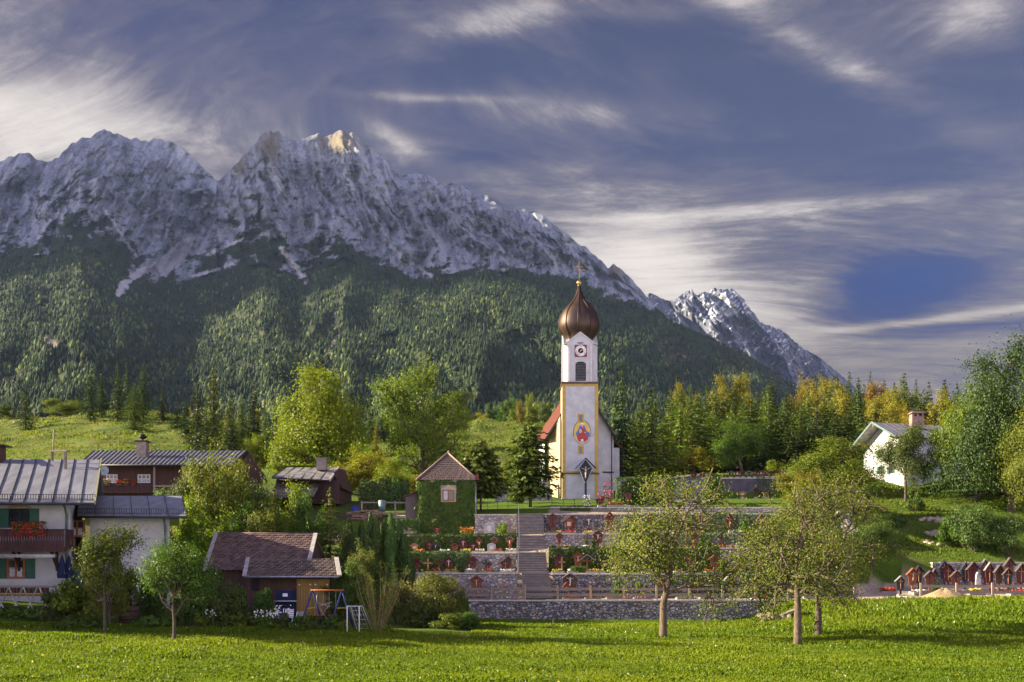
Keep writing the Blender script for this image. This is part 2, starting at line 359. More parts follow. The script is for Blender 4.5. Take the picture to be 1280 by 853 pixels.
# ------------------------------------------------------------------ the ground, one sheet
def zr(D, *pp): return (D, [(px, wz(py, D)) for px, py in pp])
GR = [
 (1, [(0, 0.0)]), (30, [(0, 0.2), (1280, 0.0)]),
 (38, [(0, 0.55), (400, 0.25), (1280, 0.05)]),
 zr(44, (-300, 815), (0, 822), (640, 834), (1280, 838)),
 zr(50, (-300, 785), (0, 795), (218, 800), (600, 812), (1280, 822)),
 zr(60, (-300, 762), (0, 770), (250, 781), (450, 787), (640, 796), (830, 800), (1000, 803), (1280, 797)),
 zr(66, (-300, 745), (0, 747), (100, 752), (200, 762), (300, 770), (450, 780), (640, 790), (1000, 797), (1040, 794), (1280, 789)),
 zr(75, (-300, 738), (0, 741), (200, 748), (300, 758), (450, 772), (600, 783), (900, 785), (980, 779), (1060, 769), (1280, 763)),
 zr(84.4, (-300, 733), (0, 736), (300, 746), (450, 758), (580, 776), (640, 779), (900, 780), (938, 775), (985, 753), (1050, 750), (1280, 747)),
 (84.9, [(0, wz(736, 85)), (300, wz(746, 85)), (450, wz(757, 85)), (582, 0.3), (588, 1.9), (940, 1.95), (1050, 2.0), (1280, 2.1)]),
 (89.8, [(0, 3.0), (450, 2.8), (500, 2.0), (900, 2.0), (1280, 2.3)]),
 (90.0, [(0, 3.1), (450, 3.0), (488, 4.2), (1062, 4.2), (1085, 2.3), (1280, 2.35)]),
 (95.4, [(0, 5.6), (300, 5.0), (450, 4.6), (490, 4.2), (1062, 4.2), (1105, 2.5), (1280, 2.5)]),
 (95.6, [(0, 5.7), (450, 5.2), (490, 6.1), (660, 6.2), (690, 6.5), (1062, 6.5), (1115, 2.6), (1280, 2.6)]),
 (101.3, [(0, 8.4), (450, 7.2), (490, 6.1), (660, 6.2), (690, 6.5), (1062, 6.5), (1135, 2.75), (1280, 2.75)]),
 (101.5, [(0, 8.5), (450, 7.4), (490, 8.0), (660, 8.0), (690, 8.1), (1062, 8.1), (1120, 5.6), (1170, 4.6), (1280, 4.6)]),
 (106.9, [(0, 10.4), (430, 9.4), (490, 8.0), (660, 8.0), (690, 8.1), (1062, 8.1), (1130, 6.6), (1280, 6.6)]),
 (107.1, [(0, 10.5), (430, 9.5), (500, 9.6), (518, 9.6), (522, 8.0), (592, 8.0), (596, 10.3), (690, 10.4), (1062, 10.4), (1130, 7.0), (1280, 6.7)]),
 (108.2, [(0, 10.8), (430, 9.7), (500, 9.8), (518, 9.8), (522, 8.0), (592, 8.0), (596, 10.4), (690, 10.5), (1062, 10.4), (1130, 7.4), (1280, 6.9)]),
 (108.5, [(0, 10.9), (430, 9.8), (500, 9.9), (600, 10.4), (690, 10.6), (1062, 10.4), (1130, 7.5), (1280, 7.0)]),
 (112.0, [(0, 12.2), (430, 10.6), (600, 11.0), (690, 11.2), (1062, 10.5), (1130, 8.6), (1280, 7.7)]),
 (112.2, [(0, 12.3), (430, 10.7), (600, 11.0), (688, 11.2), (692, 11.4), (1062, 11.4), (1130, 8.8), (1280, 7.8)]),
 (118, [(0, 13.0), (430, 12.0), (640, 11.8), (1062, 12.0), (1130, 10.0), (1200, 9.8), (1280, 10.2)]),
 zr(128, (0, 622), (300, 618), (430, 624), (600, 630), (700, 627), (800, 627), (1000, 625), (1130, 632), (1200, 632), (1280, 620)),
 zr(137, (0, 610), (300, 608), (430, 616), (600, 624), (700, 623.5), (800, 623), (1000, 622), (1060, 620), (1140, 613), (1200, 606), (1280, 592)),
 zr(137.3, (0, 610), (300, 608), (430, 616), (600, 624), (700, 623), (820, 620), (880, 600), (1000, 597), (1060, 612), (1140, 613), (1200, 606), (1280, 592)),
 zr(150, (0, 590), (300, 595), (430, 606), (600, 612), (700, 612), (880, 594), (1000, 594), (1140, 602), (1200, 597), (1280, 580)),
 zr(170, (0, 573), (150, 568), (300, 588), (430, 590), (570, 600), (690, 600), (800, 592), (1000, 590), (1280, 574)),
 zr(200, (-200, 560), (0, 552), (150, 544), (230, 545), (300, 562), (360, 572), (430, 562), (500, 556), (560, 566), (600, 574), (690, 575), (800, 578), (1280, 562)),
 zr(230, (-200, 550), (0, 527), (100, 519), (150, 515), (210, 515), (250, 530), (300, 552), (360, 566), (430, 556), (500, 552), (560, 555), (690, 550), (1280, 560)),
 zr(260, (-200, 550), (0, 533), (150, 524), (230, 530), (300, 566), (500, 563), (560, 533), (600, 527), (690, 528), (740, 535), (850, 556), (1280, 556)),
 zr(300, (0, 560), (300, 572), (560, 556), (690, 552), (850, 550), (1280, 545)),
 zr(360, (0, 570), (560, 572), (850, 545), (1280, 532)),
 zr(600, (0, 610), (850, 600), (1280, 560)), zr(900, (0, 640), (1280, 600)),
 (2500, [(0, 60.0)]), (9500, [(0, 60.0)]),
]
GRD = np.array([r[0] for r in GR], float)
GPX = np.arange(-900, 2201, 4.0)
GRZ = np.array([np.interp(GPX, [p[0] for p in r[1]], [p[1] for p in r[1]]) for r in GR])
def gz(px, D):
    """ground height at photo column px and distance D"""
    px = np.asarray(px, float); D = np.asarray(D, float)
    j = np.clip(np.searchsorted(GRD, D)-1, 0, len(GRD)-2); t = np.clip((D-GRD[j])/(GRD[j+1]-GRD[j]), 0, 1)
    c = np.clip((px-GPX[0])/4.0, 0, len(GPX)-1.001); i = c.astype(int); u = c-i
    a = GRZ[j, i]*(1-u)+GRZ[j, i+1]*u; b = GRZ[j+1, i]*(1-u)+GRZ[j+1, i+1]*u
    z = a*(1-t)+b*t
    x = (px-640)/F*D
    hill = np.clip((D-140)/60, 0, 1)*np.clip((600-D)/200, 0, 1)
    z = z+hill*(0.9*perlin(x/14, D/9, 3)+0.45*perlin(x/5, D/4, 9))
    rs = np.clip((px-1085)/60, 0, 1)*np.clip((D-103)/6, 0, 1)*np.clip((160-D)/20, 0, 1)
    z = z+rs*(0.5*perlin(x/8, D/5, 5)+0.55*np.abs(np.mod(z/2.1, 1)-0.5))     # small terraces on the right-hand slope
    near = np.clip((84-D)/6, 0, 1)
    z = z+near*(0.07*perlin(x/2.6, D/2.2, 8)+0.05*perlin(x/7, D/6, 4))
    return z
def gp(px, D): return (wx(px, D), D, float(gz(px, D)))
def gxy(x, y): return float(gz(640+x/y*F, y))

def build_ground():
    rows = [1, 6, 12, 18]+list(np.arange(22, 84.4, 0.7))+[84.4, 84.9]+list(np.arange(86, 89.8, 1.0))+[89.8, 90.0]+list(np.arange(91, 95.4, 1.1))+[95.4, 95.6]+list(np.arange(97, 101.3, 1.1))+[101.3, 101.5]
    rows += list(np.arange(102.5, 106.9, 0.9))+[106.9, 107.1]+list(np.arange(108, 112, 0.8))+[112.0, 112.2]+list(np.arange(113, 137, 0.9))+[137, 137.3]+list(np.arange(138.5, 280, 1.5))+list(np.geomspace(282, 900, 60))+[1500, 2500, 5000, 9500]
    D = np.array(sorted(set(rows))); px = GPX
    PX, DD = np.meshgrid(px, D); Z = gz(PX, DD); X = (PX-640)/F*DD
    n, m = PX.shape
    V = np.stack([X, DD, Z], -1).reshape(-1, 3)
    idx = np.arange(n*m).reshape(n, m)
    Q = np.stack([idx[:-1, :-1], idx[:-1, 1:], idx[1:, 1:], idx[1:, :-1]], -1).reshape(-1, 4)
    # what grows or lies where
    grass = np.array([0.060, 0.105, 0.008]); dry = np.array([0.11, 0.12, 0.02]); gravel = np.array([0.34, 0.28, 0.20]); soil = np.array([0.07, 0.05, 0.03]); dark = np.array([0.02, 0.045, 0.012]); wood = np.array([0.03, 0.035, 0.015])
    C = np.empty((n, m, 3)); C[:] = grass
    def blend(mask, col):
        C[:] = C*(1-mask[..., None])+col*mask[..., None]
    def box(a, b, c, d): return ((PX > a) & (PX < b) & (DD > c) & (DD < d)).astype(float)
    nz = fbm(X/6, DD/4, 4, 21)
    blend(box(490, 1066, 90.5, 111.9), gravel*0.9); blend(box(592, 1075, 84.95, 90.6), gravel*0.85)
    blend(box(1040, 1300, 84.8, 101.4)*(Z < 3.2), gravel)
    blend(box(842, 882, 111.9, 160), np.array([0.16, 0.16, 0.16]))
    blend(box(590, 686, 107.05, 137), grass*1.1)
    blend(box(-200, 482, 66, 140)*np.clip(0.4+nz, 0, 1), soil)
    hill = np.clip((DD-142)/30, 0, 1)*np.clip((400-DD)/100, 0, 1)
    blend(hill*np.clip(0.55+0.7*nz, 0, 1), dry)
    n2 = fbm(X/11, DD/6, 4, 77); blend(hill*np.clip(n2*1.6-0.25, 0, 1), dark)
    forest = (PX > 760)*np.clip((DD-165)/20, 0, 1); blend(forest, wood)
    blend(np.clip((DD-300)/80, 0, 1), wood)
    blend(((PX > 1085) & (DD > 101.5) & (DD < 150)).astype(float)*np.clip(nz*0.9-0.1, 0, 0.6), np.array([0.13, 0.10, 0.04]))
    nn = fbm(X/3.5, DD/3, 4, 31); mead = (DD < 84).astype(float); blend(mead*np.clip(nn*0.8, 0, 0.5), np.array([0.085, 0.11, 0.015]))
    me = mesh_np('ground', V, Q, True, C.reshape(-1, 3))
    o = add_mesh('ground', me, vcolmat('ground_cover', 0.95, ((1.6, 0.5), (7.0, 0.25)), 0.22, 0.9, 0.35)); o['kind'] = 'structure'
build_ground()

# ------------------------------------------------------------------ the mountains
RIDGE = [(-500, 300), (-300, 262), (-100, 206), (0, 203), (12, 197), (28, 192), (36, 192), (45, 199), (60, 204), (75, 195), (90, 180), (105, 172), (113, 174), (120, 166), (130, 163), (145, 167), (160, 174), (168, 173), (180, 177), (200, 174), (207, 178), (215, 178), (228, 186), (240, 196), (255, 212), (272, 227), (285, 216), (300, 200), (315, 185), (325, 172), (337, 161), (342, 166), (347, 164), (357, 173), (370, 177), (385, 172), (400, 167), (406, 172), (412, 170), (425, 163), (435, 168), (440, 166), (447, 170), (458, 181), (470, 192), (483, 200), (490, 212), (500, 222), (512, 218), (527, 217), (540, 222), (555, 233), (563, 230), (572, 231), (585, 238), (595, 248), (610, 245), (622, 252), (640, 262), (655, 262), (670, 266), (680, 271), (700, 288), (712, 295), (722, 305), (735, 312), (748, 324), (760, 335), (767, 332), (774, 335), (785, 344), (800, 362), (822, 386), (840, 400), (860, 411), (900, 428), (940, 448), (975, 470), (1010, 492), (1100, 530), (1500, 570)]
BOUND = [(-500, 330), (0, 325), (60, 318), (100, 305), (150, 325), (190, 350), (230, 352), (290, 335), (330, 330), (370, 352), (400, 340), (430, 322), (480, 342), (520, 350), (560, 343), (600, 340), (650, 341), (700, 350), (740, 361), (780, 378), (812, 389), (822, 390), (840, 402), (860, 413), (900, 430), (940, 450), (975, 472), (1010, 494), (1100, 532), (1500, 572)]
def build_mountains():
    px = np.arange(-460, 1330, 1.45)
    R = np.interp(px, *zip(*RIDGE)); B = np.interp(px, *zip(*BOUND)); B = np.maximum(B, R+1.5)
    R0 = R.copy()
    R = R+np.where(B-R > 12, 2.0*perlin(px/7, px*0, 5)+2.4*np.abs(perlin(px/11.3, px*0+3, 15))-1.0, 1.0*perlin(px/9, px*0, 5))
    DR = np.interp(px, [-500, 0, 200, 262, 285, 420, 500, 822, 1100, 1500], [3900, 3900, 4000, 3950, 3450, 3400, 3350, 3150, 2700, 2600])
    DB = np.interp(px, [-500, 0, 120, 230, 330, 430, 600, 822, 1100, 1500], [2500, 2500, 2450, 2900, 2500, 2450, 2350, 2600, 2550, 2500])
    nf, nr, nb = 300, 300, 10
    tf = np.linspace(0, 1, nf); tr = np.linspace(0, 1, nr+1)[1:]
    PX = []; PY = []; DD = []; 
    # the wooded lower slope
    P, T = np.meshgrid(px, tf)
    py0 = 655.0; 
    s = T**0.85
    PYf = py0+(B[None]-py0)*s
    Df = 700+(DB[None]-700)*T**1.15
    low = fbm(P/150+0.5*T, T*2.2+P/420, 4, 41); up = np.sin(np.pi*np.clip(T, 0, 1))**0.8
    rib = ridged((P-240*T)/150, T*1.6+P/300, 4, 53)-0.9
    Df = Df-up*(150*low+150*rib)
    PYf = PYf-up*(7*low)
    # rock wall above
    P2, T2 = np.meshgrid(px, tr)
    H = (B-R)[None]
    PYr = B[None]+(R0-B)[None]*T2**0.92+(R-R0)[None]*T2**7
    Dr = DB[None]+(DR-DB)[None]*T2**0.8
    env = np.sin(np.pi*np.clip(T2*0.9+0.1, 0, 1))**0.7*np.clip(H/60, 0, 1)
    wob = 0.3*fbm(P2/120, T2*2, 3, 61)
    sl = np.where(P2 < 272, 0.55, -0.35)
    u = (P2+sl*PYr)/74+wob
    big = ridged(u, T2*0.9+P2/500, 6, 71, 0.55)
    fine = ridged((P2+0.5*sl*PYr)/17+wob*1.5, PYr/34, 5, 83, 0.6)
    grain = fbm(P2/6, PYr/5, 4, 91, 0.6)
    ledge = ridged(P2/90+wob, (PYr+0.35*P2)/16, 4, 95, 0.55)
    rough = fbm((P2+sl*PYr)/40+wob, PYr/60, 5, 73, 0.6)
    Dr = Dr-env*(190*(big-0.95)+60*rough+42*(fine-0.95)+16*(ledge-0.9)+6*grain)
    PYr = PYr-np.clip(H/60, 0, 1)*np.sin(np.pi*T2)*(5*(big-0.95)+2.5*(fine-0.95)+2.0*(ledge-.9))
    # back side
    tb = np.linspace(0, 1, nb+1)[1:]
    P3, T3 = np.meshgrid(px, tb)
    Db = DR[None]+T3*1400; zR = CH-(R-HZ)/F*DR
    Zb = zR[None]*(1-T3)**0.8+40
    P = np.vstack([P, P2, P3]); D = np.vstack([Df, Dr, Db])
    Z = np.vstack([CH-(PYf-HZ)/F*Df, CH-(PYr-HZ)/F*Dr, Zb]); X = (P-640)/F*D
    n, m = P.shape
    # colours
    PYa = np.vstack([PYf, PYr, np.repeat(R[None], nb, 0)]); Ta = np.vstack([T*0, T2, T3*0+1])
    Hh = np.repeat(H, n, 0)
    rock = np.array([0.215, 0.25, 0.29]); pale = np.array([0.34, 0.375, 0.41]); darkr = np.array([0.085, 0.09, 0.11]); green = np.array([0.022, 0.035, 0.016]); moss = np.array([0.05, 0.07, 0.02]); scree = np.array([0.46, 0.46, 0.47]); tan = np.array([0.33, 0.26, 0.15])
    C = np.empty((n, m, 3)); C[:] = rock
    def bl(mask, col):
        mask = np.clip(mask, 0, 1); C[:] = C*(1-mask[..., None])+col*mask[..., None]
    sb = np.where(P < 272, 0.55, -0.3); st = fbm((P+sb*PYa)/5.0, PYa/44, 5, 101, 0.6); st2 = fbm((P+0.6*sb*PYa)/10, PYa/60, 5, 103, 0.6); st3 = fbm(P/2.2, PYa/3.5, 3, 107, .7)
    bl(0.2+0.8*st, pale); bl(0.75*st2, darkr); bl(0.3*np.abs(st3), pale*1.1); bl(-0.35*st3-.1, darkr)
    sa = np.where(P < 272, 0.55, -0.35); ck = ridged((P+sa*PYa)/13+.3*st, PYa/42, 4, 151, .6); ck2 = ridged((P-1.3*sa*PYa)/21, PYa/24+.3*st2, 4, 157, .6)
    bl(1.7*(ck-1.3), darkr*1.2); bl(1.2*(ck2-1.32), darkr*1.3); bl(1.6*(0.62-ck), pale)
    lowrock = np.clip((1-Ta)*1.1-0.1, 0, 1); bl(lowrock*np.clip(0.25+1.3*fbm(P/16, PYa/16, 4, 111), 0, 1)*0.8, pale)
    g = fbm(P/24+PYa/60, PYa/15, 5, 117, 0.6)+0.15; hpx = (B[None]-PYa)            # dwarf pine reaching up into the rock
    for (bx_, by_, sx_, sy_, am) in ((110, 300, 48, 26, 1.1), (160, 318, 30, 14, .8), (325, 318, 36, 24, 1.1), (415, 320, 26, 18, 1.0), (262, 322, 26, 10, .7), (20, 328, 40, 14, .6), (450, 335, 40, 12, .7)): g = g+am*np.exp(-((P-bx_)/sx_)**2-((PYa-by_)/sy_)**2)*np.clip(0.75+fbm(P/9, PYa/9, 4, 118), 0, 1.4)
    reach = np.interp(P[0], [0, 50, 100, 160, 200, 260, 330, 360, 420, 470, 560, 700, 820], [20, 28, 60, 26, 8, 34, 66, 44, 36, 16, 12, 10, 6])[None]
    bl(2.6*(g-hpx/reach*0.75+0.42), green)
    hi = fbm(P/13, PYa/9, 4, 119, .6); bl(1.3*(hi-0.30)*(P < 300)*(PYa > 215), moss*0.8); bl(1.2*(hi-0.42), moss*.8)
    for (bx_, by_, sx_, sy_) in ((425, 176, 26, 16), (338, 182, 14, 22), (772, 338, 14, 8), (300, 205, 8, 14)): bl(.85*np.exp(-((P-bx_)/sx_)**2-((PYa-by_)/sy_)**2), np.array([.15, .12, .06]))  # golden sunlit tone of the summit tips put into the rock colour
    def chute(pts, w):
        """pale gravel running down a gully, along points (px, py)"""
        best = np.full(P.shape, 1e9)
        for (a, b), (c, d) in zip(pts[:-1], pts[1:]):
            t = np.clip(((P-a)*(c-a)+(PYa-b)*(d-b))/((c-a)**2+(d-b)**2), 0, 1)
            best = np.minimum(best, np.hypot(P-a-t*(c-a), PYa-b-t*(d-b)))
        best = best+3.0*fbm(P/7, PYa/7, 3, 131); return np.clip((w-best)/2.0, 0, 1)
    chs = chute([(238, 294), (215, 318), (190, 332), (160, 350), (148, 366)], 6)+chute([(235, 300), (225, 322), (205, 338)], 8)+chute([(290, 330), (262, 340), (240, 346)], 2.5)+chute([(352, 310), (366, 332), (382, 352)], 4)+chute([(385, 350), (388, 362)], 2)+chute([(130, 262), (150, 290), (170, 320)], 2.5)+chute([(480, 300), (500, 320), (540, 345)], 3)+chute([(260, 318), (300, 300)], 3)
    wide = np.clip(chute([(215, 318), (190, 336), (160, 354), (148, 368)], 11)+chute([(290, 336), (240, 350)], 6)+chute([(366, 335), (384, 356), (388, 366)], 6)+chute([(60, 428), (72, 434)], 6)+chute([(418, 392), (420, 420), (412, 444)], 4), 0, 1)
    bl(chs*0.95, scree)
    fo = np.zeros((n, m)); fo[:nf] = 1
    ed_ = np.clip(0.5-((PYa-B[None])/16+fbm(P/26, PYa/14, 4, 331)*1.3+0.1)*2.5, 0, 1)
    bl(fo*(1-np.clip(chs, 0, 1))*(1-ed_*.8), np.array([0.020, 0.032, 0.012])); bl(fo*np.clip(fbm(P/34, PYa/15, 4, 337)*4-2.2, 0, 1), np.array([0.045, 0.055, 0.022])); 
    ch2 = chute([(55, 425), (72, 432)], 5)+chute([(418, 392), (420, 420), (412, 440)], 2.5)+chute([(846, 441), (862, 448)], 2)+chute([(880, 478), (884, 486)], 2)
    bl(ch2*fo*0.8, np.array([0.17, 0.15, 0.13]))
    bare = np.clip(1-np.hypot((P-850)/90, (PYa-445)/28), 0, 1)*np.clip(fbm(P/20, PYa/9, 4, 141)+0.3, 0, 1); bl(bare*fo, np.array([0.075, 0.06, 0.04]))
    V = np.stack([X, D, Z], -1).reshape(-1, 3); idx = np.arange(n*m).reshape(n, m)
    Q = np.stack([idx[:-1, :-1], idx[:-1, 1:], idx[1:, 1:], idx[1:, :-1]], -1).reshape(-1, 4)
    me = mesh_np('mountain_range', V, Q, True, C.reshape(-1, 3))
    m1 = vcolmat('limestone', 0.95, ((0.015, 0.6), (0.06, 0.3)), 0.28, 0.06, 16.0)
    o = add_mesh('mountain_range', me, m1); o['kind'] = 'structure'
    tree_ok = dict(px=px, nf=nf, nr=nr, X=X, D=D, Z=Z, P=P, PY=PYa, ch=np.clip(chs+ch2, 0, 1), green=g-hpx/reach*0.75+0.42, bare=bare, wide=wide)
    # the distant massif at the right
    ZR = [(760, 420), (790, 380), (805, 371), (812, 367), (820, 370), (828, 375), (836, 377), (843, 377), (850, 370), (857, 366), (865, 363), (870, 370), (878, 366), (886, 367), (892, 361), (905, 363), (915, 361), (922, 368), (930, 375), (938, 388), (945, 395), (950, 404), (955, 406), (962, 408), (975, 413), (983, 418), (990, 425), (1000, 433), (1010, 440), (1018, 444), (1025, 448), (1035, 457), (1043, 463), (1060, 478), (1100, 510), (1200, 560)]
    q = np.arange(740, 1220, 0.9); R2 = np.interp(q, *zip(*ZR)); R2 = R2+2.2*np.abs(perlin(q/6, q*0, 7))-1.2+1.2*perlin(q/3, q*0, 17)
    N = 230; t = np.linspace(0, 1, N); Pq, Tq = np.meshgrid(q, t)
    PYq = 600+(R2[None]-600)*Tq; Dq = 3600+1500*Tq**0.9
    e = np.sin(np.pi*np.clip(Tq*.92+.04, 0, 1))**.5
    bg_ = ridged((Pq-0.75*PYq)/46, PYq/110, 6, 203, .55); fn_ = ridged((Pq-0.5*PYq)/13, PYq/22, 5, 207, .6)
    Dq = Dq-e*(260*(bg_-.95)+60*(fn_-.95)+10*fbm(Pq/4, PYq/4, 3, 209)); PYq = PYq-e*(4*(bg_-.95)+2*(fn_-.95))*np.clip((1-Tq)*12, 0, 1)
    Zq = CH-(PYq-HZ)/F*Dq; Xq = (Pq-640)/F*Dq
    n3 = 8; tb = np.linspace(0, 1, n3+1)[1:]; Pb, Tb = np.meshgrid(q, tb)
    Db2 = 5100+Tb*1200; Zb2 = (CH-(R2-HZ)/F*5100)[None]*(1-Tb)**.8+30
    V = np.stack([np.vstack([Xq, (Pb-640)/F*Db2]), np.vstack([Dq, Db2]), np.vstack([Zq, Zb2])], -1)
    C = np.empty(V.shape); C[:] = np.array([0.095, 0.105, 0.14])
    Pa = np.vstack([Pq, Pb]); Ya = np.vstack([PYq, Pb*0+300])
    s1 = fbm((Pa-0.8*Ya)/7, Ya/18, 5, 211, .6); s2 = fbm((Pa+0.7*Ya)/6, Ya/9, 5, 213, .65)
    bl(0.2+0.9*s1, np.array([0.18, 0.19, 0.235])); bl(.9*s2-.05, np.array([0.06, 0.065, 0.09]))
    snow = np.clip(1-np.hypot((Pa-905)/42, (Ya-385)/26), 0, 1)+0.5*np.clip(1-np.hypot((Pa-965)/40, (Ya-425)/16), 0, 1)
    bl(np.clip(3.0*(snow*0.9+s2*0.8-0.45), 0, 1), np.array([0.62, 0.64, 0.68]))
    k, l, _ = V.shape; idx = np.arange(k*l).reshape(k, l)
    Q = np.stack([idx[:-1, :-1], idx[:-1, 1:], idx[1:, 1:], idx[1:, :-1]], -1).reshape(-1, 4)
    o = add_mesh('distant_mountain', mesh_np('distant_mountain', V.reshape(-1, 3), Q, True, C.reshape(-1, 3)), m1); o['kind'] = 'structure'
    return tree_ok
TM = build_mountains()

def build_mountain_forest():
    rs = np.random.RandomState(5)
    T = TM; px = T['px']; n = 62000
    c = rs.rand(n)*(len(px)-2); r = rs.rand(n)**0.9*(T['nf']-2)
    ex = 5000; c = np.r_[c, rs.rand(ex)*(len(px)-2)]; r = np.r_[r, T['nf']+rs.rand(ex)**1.5*T['nr']*0.42]
    i = r.astype(int); j = c.astype(int); u = (r-i)[:, None]; v = (c-j)[:, None]
    G = np.stack([T['X'], T['D'], T['Z']], -1)
    Pt = G[i, j]*(1-u)*(1-v)+G[i+1, j]*u*(1-v)+G[i, j+1]*(1-u)*v+G[i+1, j+1]*u*v
    PXp = T['P'][i, j]; PYp = T['PY'][i, j]
    clear = fbm(Pt[:, 0]/90, Pt[:, 1]/120, 4, 301)
    edge = (PYp-np.interp(PXp, *zip(*BOUND))); keep = (edge/16+fbm(PXp/26, PYp/14, 4, 331)*1.3 > -0.1) | (r >= T['nf'])
    glade = fbm(PXp/34, PYp/15, 4, 337); keep &= (glade < 0.62)
    keep &= (T['ch'][i, j] < 0.4) & (T['wide'][i, j] < .5) & (PYp < 610) & (rs.rand(len(PXp)) > T['bare'][i, j]*1.3) & (PXp > -330)
    up = r >= T['nf']; keep &= (~up) | ((T['green'][i, j] > 0.12) & (rs.rand(len(up)) < 0.8))
    Pt, PXp, PYp, up = Pt[keep], PXp[keep], PYp[keep], up[keep]; n = len(Pt)
    lm = fbm(Pt[:, 0]/130, Pt[:, 1]/200, 4, 311)+0.35*np.clip((PYp-400)/120, -1, 1)+0.18*np.clip((500-PXp)/300, -1, 1)
    leafy = (0.8*lm+rs.randn(n)*0.5 > 0.62) & ~up
    h = np.where(up, 4+5*rs.rand(n), 8+8*rs.rand(n)**1.3); h = np.where(leafy, h*0.62, h)
    w = np.where(leafy, h*0.40, h*0.22+0.5)
    # each tree: a jagged crown of rings; rings of 6 with alternating radius
    prof = np.where(leafy[:, None], np.array([[0.7, 1.0, 0.85, 0.4]]), np.array([[1.0, 0.50, 0.66, 0.30]]))
    zz_ = np.where(leafy[:, None], np.array([[0.0, 0.35, 0.65, 0.92]]), np.array([[0.05, 0.40, 0.36, 0.70]]))
    k = 5; NR = 4; V = np.zeros((n, NR*k+1, 3), np.float32); ang0 = rs.rand(n)*6.28
    for a in range(NR):
        for b in range(k):
            t = ang0+2*pi*b/k; rr = w*prof[:, a]*(0.72+0.5*rs.rand(n))
            V[:, a*k+b, 0] = Pt[:, 0]+rr*np.cos(t); V[:, a*k+b, 1] = Pt[:, 1]+rr*np.sin(t)
            V[:, a*k+b, 2] = Pt[:, 2]+h*(zz_[:, a]+0.04*rs.randn(n)) - 1
    V[:, NR*k] = Pt; V[:, NR*k, 2] += h
    f = []
    for a in range(NR-1):
        for b in range(k):
            b2 = (b+1) % k; p, q, s_, t_ = a*k+b, a*k+b2, (a+1)*k+b2, (a+1)*k+b
            f += [(p, q, s_), (p, s_, t_)]
    for b in range(k): f.append(((NR-1)*k+b, (NR-1)*k+(b+1) % k, NR*k))
    f = np.array(f); Q = (f[None]+(np.arange(n)*(NR*k+1))[:, None, None]).reshape(-1, 3)
    g0 = np.array([0.014, 0.027, 0.018]); g1 = np.array([0.030, 0.048, 0.022]); g2 = np.array([0.056, 0.070, 0.020])
    rr = rs.rand(n, 1); C = g0*(1-rr)+g1*rr; C = np.where(leafy[:, None], g1*(1-rr)*1.2+g2*rr*1.5, C)
    C = C*np.where(up, 0.8, 1.0)[:, None]
    stand = (1+0.5*fbm(Pt[:, 0]/60, Pt[:, 1]/80, 3, 321))[:, None]; C = C*np.clip(stand, .6, 1.5)*np.array([1.2, 1.2, .85])
    C = np.repeat(C[:, None], NR*k+1, 1).reshape(-1, 3)
    me = mesh_np('mountain_forest', V.reshape(-1, 3), Q, False, C)
    o = add_mesh('mountain_forest', me, vcolmat('mountain_foliage', 0.9, ((0.6, 0.5),), 0.35, 0.35, 2.0))
    tag(o, 'dense mixed forest of dark spruces and paler broadleaf trees covering the mountain slope', 'forest', kind='stuff')
build_mountain_forest()

def build_shade_mountain():
    # unseen mountain added beyond the left edge, shaped to shade the rock walls
    u = np.linspace(-1, 1, 60); v = np.linspace(0, 1, 70); U, Vv = np.meshgrid(u, v); Y = 2330+Vv*2930; X = -3700+U*np.where(U < 0, 1700, 820)
    env = np.clip(np.minimum(Vv/.06, (1-Vv)/.12), 0, 1)**.8; H = 60+2690*env*(1-np.abs(U))**.9*(1+.05*fbm(Vv*7, U*1.5, 4, 401))+90*fbm(X/300, Y/300, 4, 403)*(1-np.abs(U))
    H = np.clip(H, 20, 2760); n, m = X.shape; idx = np.arange(n*m).reshape(n, m); Q = np.stack([idx[:-1, :-1], idx[:-1, 1:], idx[1:, 1:], idx[1:, :-1]], -1).reshape(-1, 4)
    C = np.where((H > 900)[..., None], np.array([.2, .215, .255]), np.array([.02, .035, .015])); o = add_mesh('shade_mountain', mesh_np('shade_mountain', np.stack([X, Y, H], -1).reshape(-1, 3), Q, True, C.reshape(-1, 3)), MATS['limestone']); o['kind'] = 'structure'
build_shade_mountain()

def build_haze():
    mb = MB(); mb.b2(-5600, 3600, -300, 6400, -3, 2790)
    m = bpy.data.materials.new('haze_air'); m.use_nodes = True; nt = NT(m.node_tree); nt.n.clear()
    out = nt.add('ShaderNodeOutputMaterial'); pv = nt.add('ShaderNodeVolumePrincipled')
    pv.inputs['Color'].default_value = (0.42, 0.60, 1.0, 1); pv.inputs['Density'].default_value = 0.000015; pv.inputs['Anisotropy'].default_value = 0.0
    nt.l.new(pv.outputs[0], out.inputs['Volume'])
    o = mb.build('haze', m); tag(o, 'thin bluish air between the village and the mountains', 'haze', kind='stuff')
build_haze()
